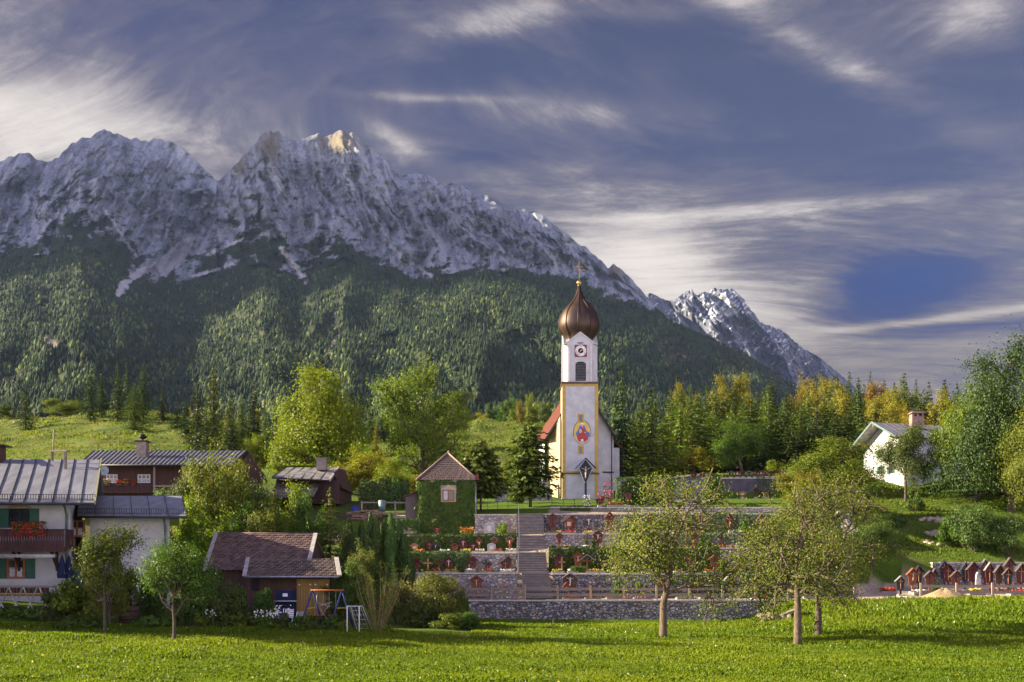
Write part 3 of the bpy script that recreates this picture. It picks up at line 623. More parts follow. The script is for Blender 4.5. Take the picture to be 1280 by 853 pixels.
# ------------------------------------------------------------------ plants
rng = np.random.RandomState(11)
BARK = plain('bark', (0.10, 0.075, 0.05), (0.05, 0.04, 0.03), 6, 0.95, 0.8, stretch=(3, 3, 0.7), bscale=9)
BARK2 = plain('pale_bark', (0.15, 0.11, 0.075), (0.065, 0.048, 0.034), 5, 0.95, 0.8, stretch=(3, 3, 0.6), bscale=9)
L_LIME = leafmat('lime_leaf', (0.075, 0.13, 0.008), (0.15, 0.21, 0.010), (0.235, 0.275, 0.015), 0.45)
L_MAPLE = leafmat('maple_leaf', (0.06, 0.10, 0.010), (0.12, 0.16, 0.014), (0.20, 0.22, 0.018), 0.42)
L_APPLE = leafmat('apple_leaf', (0.075, 0.105, 0.018), (0.15, 0.18, 0.025), (0.26, 0.25, 0.035), 0.40, 0.3, 0.6)
L_APPLE2 = leafmat('orchard_leaf', (0.06, 0.105, 0.012), (0.12, 0.175, 0.018), (0.21, 0.235, 0.03), 0.42, 0.3, 0.6)
L_DARK = leafmat('dark_leaf', (0.032, 0.058, 0.012), (0.065, 0.10, 0.015), (0.12, 0.15, 0.02), 0.3)
L_DEEP = leafmat('deep_green_leaf', (0.015, 0.036, 0.008), (0.035, 0.064, 0.010), (0.075, 0.105, 0.014), 0.3)
L_GREEN = leafmat('green_leaf', (0.035, 0.08, 0.010), (0.07, 0.13, 0.016), (0.12, 0.18, 0.02), 0.4)
L_GOLD = leafmat('golden_leaf', (0.11, 0.105, 0.010), (0.18, 0.155, 0.014), (0.26, 0.20, 0.018), 0.4)
L_RUST = leafmat('rust_leaf', (0.12, 0.085, 0.012), (0.19, 0.125, 0.015), (0.26, 0.17, 0.02), 0.4)
L_YEL = leafmat('yellow_leaf', (0.12, 0.13, 0.012), (0.20, 0.19, 0.018), (0.27, 0.25, 0.02), 0.45)
L_WILLOW = leafmat('willow_leaf', (0.07, 0.09, 0.018), (0.13, 0.15, 0.03), (0.22, 0.22, 0.05), 0.45, 0.3, 0.8)
N_SPRUCE = leafmat('spruce_needles', (0.022, 0.044, 0.014), (0.042, 0.075, 0.018), (0.075, 0.11, 0.02), 0.15)
N_FIR = leafmat('fir_needles', (0.06, 0.10, 0.014), (0.11, 0.155, 0.018), (0.18, 0.215, 0.025), 0.22)
N_MID = leafmat('pine_needles', (0.04, 0.07, 0.013), (0.075, 0.115, 0.017), (0.13, 0.16, 0.022), 0.2)
N_THUJA = leafmat('thuja_leaf', (0.030, 0.062, 0.014), (0.060, 0.105, 0.018), (0.10, 0.155, 0.02), 0.2, 0.4, 1.2)
N_THUJA2 = leafmat('bright_thuja_leaf', (0.04, 0.085, 0.015), (0.08, 0.14, 0.02), (0.13, 0.19, 0.03), 0.25, 0.4, 1.2)
IVY = leafmat('ivy_leaf', (0.03, 0.065, 0.008), (0.06, 0.115, 0.012), (0.11, 0.17, 0.02), 0.2, 0.4, 0.7)

def unit(a): return a/np.maximum(np.linalg.norm(a, axis=-1, keepdims=True), 1e-9)
def leaf_quads(c, nrm, size, aspect=0.62, droop=None, rs=rng):
    """diamond leaves: centres, normals, sizes -> verts, quads"""
    n = len(c); t = rs.randn(n, 3)
    if droop is not None: t = t*0.5+droop
    t = unit(t-nrm*np.sum(t*nrm, 1, keepdims=True)); b = np.cross(nrm, t); s = np.asarray(size).reshape(-1, 1)
    V = np.stack([c-t*s*0.55, c+b*s*aspect*0.5+nrm*s*0.06, c+t*s*0.55, c-b*s*aspect*0.5+nrm*s*0.06], 1).reshape(-1, 3)
    return V, np.arange(4*n).reshape(-1, 4)

def tree_proto(h, r, seed, leaves=6000, leaf=0.3, levels=4, fork=0.22, trunk=0.03, spread=0.16, kids=(5, 4, 4), open_=0.5, lean=0.0, upright=0.35, gravity=0.0, tubes=2, top_r=None):
    """trunk+limbs (MB) and leaf arrays, scaled to height h and crown radius r"""
    rs = np.random.RandomState(seed); segs = []; tips = []
    def grow(p, d, L, lev, rad):
        m = 4 if lev < 2 else 3; pts = [p]
        for i in range(m):
            d = unit(d+rs.randn(3)*(0.10+0.08*lev)+np.array([0, 0, (upright*0.25-gravity*0.12) if lev > 0 else 0.1])); p = p+d*L/m; pts.append(p)
        segs.append((pts, rad, lev))
        if lev >= levels-1:
            for q in pts[1:]: tips.append((q, d))
            return
        if lev >= levels-2: tips.append((pts[-1], d))
        k = kids[min(lev, len(kids)-1)]; ph = rs.rand()*6.28
        for j in range(k):
            t = 1.0 if j == 0 else rs.uniform(0.35 if lev else 0.02, 1.0)
            i = min(int(t*m), m-1) if t < 1 else m; base = pts[i] if t >= 1 else pts[i]+(pts[i+1]-pts[i])*(t*m-i)
            a = rs.uniform(0.15, 0.4) if j == 0 else rs.uniform(0.55, 1.05)*(1 if lev else 1.0+0.55*(1-t))
            ph += 2.4+rs.uniform(-.5, .5)
            u = unit(np.cross(d, [0.3, 0.9, 0.1])); v = np.cross(d, u)
            nd = unit(d*cos(a)+(u*cos(ph)+v*sin(ph))*sin(a)+np.array([0, 0, upright*0.3-gravity*lev*0.2]))
            grow(base, nd, L*rs.uniform(0.62, 0.86), lev+1, rad*(0.62 if j else 0.78))
    k0 = kids[0]
    grow(np.array([0, 0, fork]), unit(np.array([lean, 0, 1.0])), 0.36, 0, 1.0)
    T = np.array([t[0] for t in tips])
    # fit to the wanted size
    cx = np.median(T[:, 0])*0.5; cy = np.median(T[:, 1])*0.5
    rad95 = np.percentile(np.hypot(T[:, 0]-cx, T[:, 1]-cy), 92); top = np.percentile(T[:, 2], 99)
    sr = r*0.9/rad95; sz = (h*0.96-fork*h)/(top-fork)
    def fit(p):
        p = np.asarray(p, float); w = np.clip((p[..., 2:3]-fork)/0.3, 0, 1)
        q = np.empty_like(p); q[..., :2] = p[..., :2]*sr-np.array([cx, cy])*sr*w; q[..., 2] = fork*h+(p[..., 2]-fork)*sz
        return q
    T = fit(T); wood = MB(); tr = trunk*h
    pts0 = [np.array([-lean*fork*h*0.5, 0, -0.3]), np.array([-lean*fork*h*0.4, 0, 0.05*h]), fit(segs[0][0][0])]
    wood.tube([tuple(p) for p in pts0]+[tuple(fit(p)) for p in segs[0][0][1:]], [tr*1.35, tr*1.0, tr*0.88]+[tr*q for q in (0.75, 0.62, 0.5, 0.42)], 9)
    for pts, rad, lev in segs[1:]:
        if lev > tubes: continue
        fp = [tuple(fit(p)) for p in pts]; m = len(fp)
        wood.tube(fp, [tr*rad*0.72*(1-0.45*i/m) for i in range(m)], 6 if lev < 2 else 4, cap=False)
    n = leaves; ti = rs.randint(0, len(T), n); sg = spread*r
    # leaves gather in tufts around each twig
    off = rs.randn(n, 3)*sg*np.array([1, 1, 0.72]); off = off*np.where(rs.rand(n, 1) < 0.25, 1.5, 0.8)
    c = T[ti]+off; c[:, 2] = np.maximum(c[:, 2], 0.12*h)
    ctr = np.array([0, 0, h*0.55]); nrm = unit(unit(off)*0.9+unit(c-ctr)*0.5+rs.randn(n, 3)*0.55+np.array([0, 0, 0.45]))
    V, Q = leaf_quads(c, nrm, leaf*rs.uniform(0.65, 1.35, n), 0.7, rs=rs)
    return wood, V, Q
class Proto:
    def __init__(s, wood, V, Q, bark, leafm, crown='crown'):
        s.w = wood.mesh('trunk'); s.w.materials.append(bark); s.c = mesh_np(crown, V, Q); s.c.materials.append(leafm); s.crown = crown
def plant_tree(proto, name, label, cat, loc, group=None, rot=0.0, sc=(1, 1, 1), leafm=None):
    """a thing with trunk and crown; meshes are shared, a crown with other leaves gets its own copy once"""
    t = thing(name, label, cat, loc, group); t.rotation_euler = (0, 0, rot); t.scale = sc
    w = add_mesh('trunk', proto.w, None, t)
    me = proto.c
    if leafm is not None and me.materials[0] != leafm:
        key = '_'+leafm.name
        if not hasattr(proto, key):
            m2 = me.copy(); m2.materials[0] = leafm; setattr(proto, key, m2)
        me = getattr(proto, key)
    c = add_mesh(proto.crown, me, None, t)
    return t
def conifer_proto(h, r, seed, whorls=38, kids=8, card=0.42, droop=0.25, base=0.06, thin=1.0, jag=0.28, power=0.85, n_card=9, hang=0.5, wid=0.42):
    rs = np.random.RandomState(seed); wood = MB()
    wood.tube([(0, 0, -0.3), (0, 0, h*0.3), (0, 0, h*0.7), (0, 0, h*0.985)], [h*0.017, h*0.013, h*0.007, 0.015], 7)
    C = []; N = []; S = []; Dr = []
    for i in range(whorls):
        f = base+(1-base)*((i+rs.rand()*0.6)/whorls)**0.95
        if f > 0.985: continue
        R = r*((1-f)/(1-base))**power*min(1, 0.55+4*(f-base))
        for j in range(kids if f < 0.85 else 5):
            a = rs.rand()*6.28; L = R*rs.uniform(1-jag, 1+jag*0.5)*(1.0 if rs.rand() < thin else 0.45)+0.12
            d = np.array([cos(a), sin(a), 0]); m = max(3, int(n_card*L/r+2))
            up = 0.25*(f-0.3)
            for q in range(m):
                t = (q+rs.rand())/m; t = t**0.75
                p = d*L*t+np.array([0, 0, f*h+L*(up*t-droop*t*t+droop*0.25*t**4)])+rs.randn(3)*0.04*L*np.array([1, 1, 0.5])
                side = np.cross(d, [0, 0, 1])*rs.uniform(-1, 1)*L*0.26*(1-0.6*t); p = p+side
                C.append(p); Dr.append(d*0.75+side*0.5/max(L, .1)+np.array([0, 0, -hang*rs.rand()])); N.append(np.array([0, 0, 1.0])+d*rs.uniform(0, .9)+rs.randn(3)*0.35); S.append(card*(0.55+0.6*L/r)*rs.uniform(0.7, 1.25))
            if f < 0.75 and rs.rand() < 0.35: wood.tube([(0, 0, f*h), tuple(d*L*0.6+np.array([0, 0, f*h+L*(up*.6-droop*.36)]))], [h*0.003, h*0.0015], 3, cap=False)
    C = np.array(C); N = unit(np.array(N)); V, Q = leaf_quads(C, N, np.array(S)*1.35, wid, droop=np.array(Dr)*2.2, rs=rs)
    return wood, V, Q
def bush_proto(r, h, seed, leaves=2600, leaf=0.16, lumps=16, stems=7, up=0.3, flat=1.0):
    rs = np.random.RandomState(seed); wood = MB(); n = leaves
    a = rs.rand(lumps)*6.28; q = np.sqrt(rs.rand(lumps)); z = rs.uniform(0.2, 0.92, lumps)
    L = np.stack([q*np.cos(a)*r*0.72*np.sqrt(1-0.6*z*z), q*np.sin(a)*r*0.72*np.sqrt(1-0.6*z*z), z*h*0.86], 1); lr = rs.uniform(0.22, 0.42, lumps)*r
    for i in range(stems):
        e = L[rs.randint(lumps)]; wood.tube([(e[0]*0.1, e[1]*0.1, -0.15), tuple(e*np.array([0.5, 0.5, 0.5])), tuple(e)], [0.05*h/3, 0.035*h/3, 0.012], 5, cap=False)
    k = rs.randint(0, lumps, n); o = unit(rs.randn(n, 3)); rad = rs.uniform(0.55, 1.12, n)[:, None]
    c = L[k]+o*rad*lr[k][:, None]*np.array([1, 1, flat*h/(2*r) if h > r*1.2 else 0.8]); c[:, 2] = np.abs(c[:, 2])+0.03
    nrm = unit(o+rs.randn(n, 3)*0.5+np.array([0, 0, 0.4])); V, Q = leaf_quads(c, nrm, leaf*rs.uniform(0.6, 1.4, n), 0.6, rs=rs)
    return wood, V, Q
def column_proto(r, h, seed, leaves=2600, leaf=0.12, taper=0.6, ragged=0.12):
    rs = np.random.RandomState(seed); wood = MB(); wood.tube([(0, 0, -0.2), (0, 0, h*0.5), (0, 0, h*0.93)], [0.07, 0.05, 0.01], 6)
    z = rs.rand(leaves)**0.9; prof = np.minimum(1, (1.02-z)*2.2)**0.7*np.minimum(1, 0.75+z*2); a = rs.rand(leaves)*6.28
    bump = 1+ragged*np.sin(a*3+z*9+seed)+ragged*rs.randn(leaves)*0.8
    R = r*prof*bump*rs.uniform(0.8, 1.05, leaves)
    c = np.stack([R*np.cos(a), R*np.sin(a), z*h], 1); o = np.stack([np.cos(a), np.sin(a), 0.25+0*a], 1)
    nrm = unit(o+rs.randn(leaves, 3)*0.35); V, Q = leaf_quads(c, nrm, leaf*rs.uniform(0.7, 1.5, leaves), 0.5, droop=np.array([0, 0, 1.6]), rs=rs)
    return wood, V, Q
def ivy_sheet(p0, ux, uz, w, h, nrm, n, leaf, rs=rng, depth=0.28, top=0.06):
    """leaves over a rectangle"""
    p0, ux, uz, nv = map(lambda a: np.array(a, float), (p0, ux, uz, nrm)); a = rs.rand(n); b = rs.rand(n)
    lump = 0.5+0.7*fbm(a*w/0.9, b*h/0.8, 3, 5)
    c = p0+ux*(a*w)[:, None]+uz*(b*h*(1+top*perlin(a*w/0.6, a*0, 3)))[:, None]+nv*((rs.rand(n)*0.5+lump)*depth)[:, None]
    m = unit(nv+rs.randn(n, 3)*0.45+np.array([0, 0, 0.35])); return leaf_quads(c, m, leaf*rs.uniform(0.6, 1.4, n), 0.8, droop=np.array([0, 0, -1.2]), rs=rs)

P_BIG = [Proto(*tree_proto(16, 6.6, 3, 46000, 0.27, 4, 0.05, 0.028, 0.125, (9, 7, 5), upright=0.3, gravity=.25), BARK, L_LIME),
         Proto(*tree_proto(16, 6.6, 8, 25000, 0.26, 4, 0.06, 0.024, 0.085, (9, 6, 4), upright=0.35, tubes=3, gravity=.35), BARK, L_MAPLE),
         Proto(*tree_proto(16, 6.4, 21, 34000, 0.27, 4, 0.08, 0.026, 0.10, (9, 6, 5), upright=0.35, gravity=.25), BARK, L_MAPLE)]
P_LBUSH = [Proto(*bush_proto(3.6, 4.4, s, 11000, 0.17, 34, 12), BARK, L_DARK, 'foliage') for s in (81, 82)]
P_HUGE = Proto(*tree_proto(20, 8.5, 3, 60000, 0.27, 4, 0.06, 0.028, 0.115, (9, 7, 5), upright=0.3, gravity=.25), BARK, L_DEEP)
P_HIGH = [Proto(*tree_proto(12, 5.0, 71, 21000, 0.20, 4, 0.19, 0.022, 0.12, (8, 6, 4), upright=0.3, gravity=.35), BARK, L_MAPLE), Proto(*tree_proto(12, 5.0, 75, 22000, 0.20, 4, 0.26, 0.022, 0.12, (8, 6, 5), upright=0.35, gravity=.1), BARK, L_DARK)]
P_MID = [Proto(*tree_proto(9, 4.0, s, 15000, 0.21, 4, 0.07, 0.026, 0.10, (7, 5, 4), upright=0.4), BARK, L_GREEN) for s in (31, 32, 33)]
P_CON = [Proto(*conifer_proto(15, 3.2, 41, 40, 8, 0.50, 0.30), BARK, N_SPRUCE), Proto(*conifer_proto(15, 3.6, 42, 36, 8, 0.52, 0.38, jag=0.4), BARK, N_SPRUCE), Proto(*conifer_proto(15, 2.8, 43, 44, 7, 0.48, 0.22, thin=0.85), BARK, N_SPRUCE)]
P_FIR = [Proto(*conifer_proto(15, 4.3, 44, 44, 11, 0.42, 0.15, base=0.03, hang=0.2), BARK, N_FIR), Proto(*conifer_proto(15, 3.9, 45, 46, 11, 0.42, 0.2, base=0.03, hang=0.35, jag=0.4), BARK, N_FIR)]
P_BUSH = [Proto(*bush_proto(1.6, 2.0, s, 3000, 0.17), BARK, L_GREEN, 'foliage') for s in (51, 52, 53)]
P_COL = [Proto(*column_proto(0.55, 5.0, s, 3400, 0.17), BARK, N_THUJA, 'foliage') for s in (61, 62)]
# ------------------------------------------------------------------ building materials
PLASTER = plain('white_plaster', (0.44, 0.44, 0.44), (0.35, 0.355, 0.36), 0.9, 0.9, 0.25, bscale=14)
PLASTER_Y = plain('cream_plaster', (0.38, 0.32, 0.19), (0.32, 0.27, 0.165), 0.8, 0.9, 0.25, bscale=14)
YELLOW = plain('ochre_paint', (0.42, 0.29, 0.07), (0.34, 0.23, 0.06), 2, 0.85)
COPPER = plain('onion_copper', (0.070, 0.040, 0.026), (0.028, 0.019, 0.016), 0.9, 0.52, 0.15, 0.6, stretch=(1, 1, 0.35), spec=0.5)
COPPER_SEAM = plain('copper_seam', (0.035, 0.022, 0.018), None, 3, 0.45, 0, 0.6)
GOLD = plain('gilded_metal', (0.5, 0.34, 0.12), (0.38, 0.25, 0.09), 3, 0.3, 0, 0.9)
REDTILE = plain('red_roof_tile', (0.15, 0.042, 0.028), (0.095, 0.03, 0.022), 4, 0.85, 0.6, bscale=9)
BTILE = plain('brown_roof_tile', (0.19, 0.125, 0.105), (0.085, 0.06, 0.056), 2.2, 0.85, 0.7, bscale=14)
STILE = plain('grey_brown_roof_tile', (0.18, 0.14, 0.115), (0.075, 0.06, 0.055), 2.6, 0.85, 0.7, bscale=14)
SHINGLE = plain('wood_shingle', (0.12, 0.085, 0.078), (0.045, 0.034, 0.034), 7, 0.9, 0.8, bscale=12)
TIN = plain('sheet_metal_roof', (0.25, 0.26, 0.30), (0.18, 0.185, 0.22), 1.1, 0.42, 0.2, 0.35, stretch=(1.5, 0.4, 1), bscale=5)
TIN2 = plain('old_sheet_metal', (0.27, 0.26, 0.25), (0.12, 0.115, 0.115), 1.4, 0.5, 0.2, 0.3)
SEAM = plain('roof_seam', (0.045, 0.045, 0.05), None, 3, 0.5, 0, 0.4)
DARKWOOD = woodmat('dark_stained_wood', (0.075, 0.026, 0.019), (0.020, 0.010, 0.009))
BROWNWOOD = woodmat('brown_boards', (0.085, 0.045, 0.028), (0.035, 0.020, 0.014))
YWOOD = woodmat('yellow_boards', (0.32, 0.20, 0.055), (0.21, 0.13, 0.035))
GREYWOOD = woodmat('weathered_wood', (0.27, 0.215, 0.16), (0.15, 0.12, 0.095), vertical=False)
GREYWOODV = woodmat('weathered_posts', (0.34, 0.26, 0.17), (0.18, 0.14, 0.10))
BARGE = plain('pale_barge_board', (0.36, 0.34, 0.32), (0.27, 0.25, 0.24), 3, 0.8)
WINFRAME = plain('orange_window_wood', (0.26, 0.10, 0.035), (0.19, 0.07, 0.025), 5, 0.6)
SHUT = plain('green_shutter', (0.028, 0.095, 0.065), (0.02, 0.07, 0.05), 4, 0.6)
GLASS = plain('window_glass', (0.03, 0.035, 0.045), (0.015, 0.018, 0.022), 2, 0.12, 0, 0.0, spec=0.7)
CURT = plain('net_curtain', (0.45, 0.45, 0.45), (0.3, 0.3, 0.32), 6, 0.9)
BLACK = plain('black_iron', (0.015, 0.015, 0.018), None, 3, 0.5, 0, 0.5)
GREYM = plain('grey_metal', (0.30, 0.31, 0.33), (0.2, 0.2, 0.22), 4, 0.4, 0, 0.6)
PIPE = plain('grey_green_pipe', (0.16, 0.22, 0.22), (0.10, 0.15, 0.15), 4, 0.5, 0, 0.3)
REDFL = plain('red_petals', (0.60, 0.025, 0.02), (0.32, 0.01, 0.01), 12, 0.7)
PINKFL = plain('pink_petals', (0.62, 0.14, 0.26), (0.42, 0.05, 0.13), 12, 0.7)
ORFL = plain('orange_petals', (0.60, 0.20, 0.03), (0.4, 0.08, 0.02), 12, 0.7)
YELFL = plain('yellow_petals', (0.62, 0.45, 0.03), (0.45, 0.3, 0.02), 12, 0.7)
WHFL = plain('white_petals', (0.7, 0.68, 0.62), (0.5, 0.5, 0.45), 12, 0.7)
FLS = dict(red=REDFL, pink=PINKFL, orange=ORFL, yellow=YELFL, white=WHFL)
BLUE = plain('blue_paint', (0.02, 0.035, 0.16), (0.015, 0.025, 0.11), 4, 0.55)
NAVY = plain('navy_cloth', (0.010, 0.016, 0.055), (0.007, 0.011, 0.04), 6, 0.85)
ORANGE = plain('orange_paint', (0.55, 0.15, 0.03), (0.4, 0.11, 0.03), 4, 0.5)
TERRA = plain('orange_cloth', (0.34, 0.09, 0.04), (0.26, 0.07, 0.035), 4, 0.85)
REDPL = plain('red_plastic', (0.5, 0.03, 0.02), None, 4, 0.4)
WHITE = plain('white_paint', (0.7, 0.7, 0.7), (0.6, 0.6, 0.6), 4, 0.6)
SKIN = plain('painted_flesh', (0.56, 0.38, 0.26), (0.46, 0.3, 0.2), 6, 0.7)
ROBE = plain('painted_red_robe', (0.42, 0.06, 0.05), (0.28, 0.04, 0.04), 3, 0.85)
MANTLE = plain('painted_blue_mantle', (0.10, 0.16, 0.42), (0.07, 0.10, 0.3), 3, 0.85)
CLOUDP = plain('painted_cloud', (0.48, 0.38, 0.27), (0.36, 0.30, 0.26), 3, 0.85)
TEAL = plain('dark_teal_board', (0.02, 0.045, 0.07), (0.015, 0.03, 0.05), 3, 0.7)
WALLST = stonemat('field_stone', (0.50, 0.47, 0.43), (0.15, 0.145, 0.15), (0.07, 0.065, 0.06), 3.4, (0.44, 0.36, 0.24))
WALLST2 = stonemat('pale_field_stone', (0.60, 0.56, 0.51), (0.25, 0.24, 0.24), (0.22, 0.20, 0.18), 3.0, (0.54, 0.46, 0.33))
CAPST = plain('wall_cap_stone', (0.50, 0.45, 0.38), (0.36, 0.33, 0.28), 3, 0.9, 0.5)
CONC = plain('step_stone', (0.30, 0.27, 0.25), (0.20, 0.18, 0.17), 1.5, 0.9, 0.5)

def tiled(mb, a, b, c, d, rows, t=0.05, lap=0.05, across=0):
    """courses of tiles between the eave a-b and the ridge d-c"""
    a, b, c, d = map(Vector, (a, b, c, d)); n = (b-a).cross(d-a).normalized()
    if n.z < 0: n = -n
    for i in range(rows):
        f0, f1 = i/rows, (i+1.12)/rows
        f1 = min(f1, 1.0)
        p0, p1 = a.lerp(d, f0)+n*lap, b.lerp(c, f0)+n*lap; q0, q1 = a.lerp(d, f1)+n*0.005, b.lerp(c, f1)+n*0.005
        if not across: mb.slab(p0, p1, q1, q0, t); continue
        # each course is a row of rounded tiles
        for k in range(across):
            u0, u1 = k/across, (k+0.86)/across; j = 0.012*((k*7+i*3) % 5-2)
            mb.slab(p0.lerp(p1, u0)+n*j, p0.lerp(p1, u1)+n*j, q0.lerp(q1, u1), q0.lerp(q1, u0), t)
def window(parent, x0, x1, z0, z1, y, frame=WINFRAME, mull=1, bars=1, curtain=False, deep=0.08, fw=0.07):
    """casement window in a wall facing the camera at distance y"""
    f = MB(); 
    f.b2(x0, x1, y-0.05, y+0.05, z0, z0+fw); f.b2(x0, x1, y-0.05, y+0.05, z1-fw, z1); f.b2(x0, x0+fw, y-0.05, y+0.05, z0+fw, z1-fw); f.b2(x1-fw, x1, y-0.05, y+0.05, z0+fw, z1-fw)
    for i in range(1, mull+1):
        xm = x0+(x1-x0)*i/(mull+1); f.b2(xm-fw*.5, xm+fw*.5, y-0.045, y+0.045, z0+fw, z1-fw)
    for i in range(1, bars+1):
        zm = z0+(z1-z0)*i/(bars+1); f.b2(x0+fw, x1-fw, y-0.03, y+0.03, zm-.018, zm+.018)
    w = f.build('window', frame, parent)
    g = MB(); g.b2(x0+fw, x1-fw, y-0.005, y+0.005, z0+fw, z1-fw); g.build('pane', GLASS, w)
    if curtain:
        c = MB(); 
        for q in range(mull+1):
            xa = x0+fw+(x1-x0-2*fw)*q/(mull+1); xb = x0+fw+(x1-x0-2*fw)*(q+1)/(mull+1)
            c.b2(xa+.03, xb-.06, y-0.016, y-0.008, z0+fw, z0+(z1-z0)*0.55)
        c.build('curtain', CURT, w)
    return w
def flower_mesh(x0, x1, y0, y1, z0, z1, n, size, seed):
    rs = np.random.RandomState(seed); c = np.stack([rs.uniform(x0, x1, n), rs.uniform(y0, y1, n), z0+(z1-z0)*rs.rand(n)**0.8], 1)
    return leaf_quads(c, unit(rs.randn(n, 3)+np.array([0, -0.6, 0.6])), size*rs.uniform(.6, 1.3, n), 0.9, rs=rs)
def flowers(name, parent, box, n, size, mat, seed):
    V, Q = flower_mesh(*box, n, size, seed); o_ = np.array(org(parent)); return add_mesh(name, mesh_np(name, V-o_, Q), mat, parent)
def lettering(txt, size, loc, mat, parent, rot=0.0, ext=0.004):
    cu = bpy.data.curves.new('numeral', 'FONT'); cu.body = txt; cu.size = size; cu.align_x = 'CENTER'; cu.align_y = 'CENTER'; cu.extrude = ext
    o = bpy.data.objects.new('numeral', cu); COL.objects.link(o); cu.materials.append(mat); v = Vector(loc)-org(parent); me = bpy.data.meshes.new_from_object(o); bpy.data.objects.remove(o)
    o = bpy.data.objects.new('numeral', me); COL.objects.link(o); o.parent = parent; o.location = v; o.rotation_euler = (radians(90), rot, 0); return o

def shear(mb, y0, k=-.36):
    mb.v = [(v[0]+k*(v[1]-y0), v[1], v[2]) for v in mb.v]; return mb
# ------------------------------------------------------------------ the church
def build_church():
    D = 135.0; cx = wx(725, D); zb = wz(626, D)-0.1
    C = thing('church', 'white church with tall square tower, copper onion dome, clock and wall painting', 'church', (cx, D, zb))
    X0, X1 = wx(703, D), wx(747.5, D); wT = X1-X0; y1 = D+wT
    def z(py): return wz(py, D)
    t = MB(); t.b2(X0+0.02, X1-0.02, D, y1, zb-0.6, z(478.5)); tw = t.build('tower', PLASTER, C)
    # ochre corner bands, proud of the plaster
    k = MB(); bw = 0.42
    for (a, b) in ((z(625.5), z(593)), (z(591), z(481))):
        for x0_, x1_ in ((X0-0.03, X0+bw), (X1-bw, X1+0.03)):
            k.b2(x0_, x1_, D-0.05, D+bw*0.7, a, b)
            k.b2(x0_, x1_, y1-bw*0.7, y1+0.05, a, b)
    k.b2(X0-0.03, X1+0.03, D-0.05, D-0.004, z(483), z(480)); k.b2(X0+bw, X1-bw, D-0.05, D-0.004, z(591), z(589)) 
    k.build('corner_band', YELLOW, tw)
    CT = plain('cornice_tile', (0.10, 0.07, 0.05), None, 4, 0.8)
    s = MB(); s.b2(X0-0.16, X1+0.16, D-0.2, y1+0.2, z(592.8), z(591.2)); s.build('cornice', CT, tw); s = MB(); s.b2(X0-0.14, X1+0.14, D-0.18, y1+0.18, z(480), z(477.6)); s.build('cornice', CT, tw)
    pl = MB(); pl.b2(X0-0.08, X1+0.08, D-0.1, y1+0.1, zb-0.6, z(622.5)); pl.build('plinth', CAPST, tw)
    for (ya, yb) in ((519, 527), (558.5, 566.5)):     # two small windows with painted surrounds
        f = MB(); f.b2(wx(722.2, D), wx(729.8, D), D-0.03, D-0.002, z(yb+1.5), z(ya-1.5)); fr = f.build('window', YELLOW, tw)
        g = MB(); g.b2(wx(724.3, D), wx(727.7, D), D-0.055, D-0.032, z(yb), z(ya)); g.build('pane', GLASS, fr)
    # belfry storey with canted corners and one gable a side
    B0, B1 = wx(704.8, D), wx(746, D); bb = B1-B0; cyc = D+wT/2; cxb = (B0+B1)/2; hw = bb/2; ch = 0.52; zt = z(429.5); zc = z(477.8)
    foot = [(-hw+ch, -hw), (hw-ch, -hw), (hw, -hw+ch), (hw, hw-ch), (hw-ch, hw), (-hw+ch, hw), (-hw, hw-ch), (-hw, -hw+ch)]
    b = MB(); pts = [(cxb+x, cyc+y, q) for q in (zc, zt) for x, y in foot]
    b.faces(pts, [list(range(8))[::-1], list(range(8, 16))]+[[i, (i+1) % 8, (i+1) % 8+8, i+8] for i in range(8)])
    yf = cyc-hw; be = b.build('belfry', PLASTER, C); ap = z(415.5)
    g = MB()
    for rz_ in range(4):
        M = Matrix.Rotation(rz_*pi/2, 3, 'Z')
        tri = [(-hw+0.22, zt-0.05), (hw-0.22, zt-0.05), (0, ap)]
        P = [M @ Vector((x, -hw-0.02, 0))+Vector((cxb, cyc, q)) for x, q in tri]+[M @ Vector((x, -hw*0.45, 0))+Vector((cxb, cyc, q)) for x, q in tri]
        g.faces(P, [(0, 1, 2), (3, 5, 4), (0, 3, 4, 1), (1, 4, 5, 2), (2, 5, 3, 0)])
    g.build('gable', PLASTER, be)
    m = MB()
    for rz_ in range(4):
        M = Matrix.Rotation(rz_*pi/2, 3, 'Z')
        for sgn in (-1, 1):
            p0 = M @ Vector((sgn*(hw-0.02), -hw-0.06, 0))+Vector((cxb, cyc, zt-0.12)); p1 = M @ Vector((0, -hw-0.06, 0))+Vector((cxb, cyc, ap+0.06)); m.bar(p0, p1, 0.16, 0.10)
        for sgn in (-1, 1):
            p = M @ Vector((sgn*(hw-ch-0.22), -hw-0.03, 0))+Vector((cxb, cyc, 0)); m.box((p.x, p.y, (zc+zt)/2), (0.22, 0.22, zt-zc-0.15), rz_*pi/2)
    m.build('moulding', plain('gable_moulding', (0.50, 0.49, 0.47), (0.42, 0.41, 0.40), 2, 0.8), be)
    # louvred sound opening, arched top
    lx0, lx1 = wx(719.5, D), wx(732.5, D); lz0, lz1 = z(476), z(452)
    o = [(lx0, lz0), (lx1, lz0)]+[((lx0+lx1)/2+(lx1-lx0)/2*cos(q), lz1-0.28+0.28*sin(q)) for q in np.linspace(0, pi, 9)]
    l = MB(); l.prism(o, yf-0.02, yf-0.005); lv = l.build('louvre_opening', BLACK, be)
    l = MB()
    for i in range(11): l.box(((lx0+lx1)/2, yf-0.09, lz0+0.14+i*(lz1-lz0-0.25)/11), (lx1-lx0-0.12, 0.13, 0.035), M=Matrix.Rotation(radians(-32), 3, 'X'))
    l.build('louvre', GREYM, lv)
    # clock
    cc = Vector((wx(726, D), yf-0.06, z(438.5))); r = 0.80
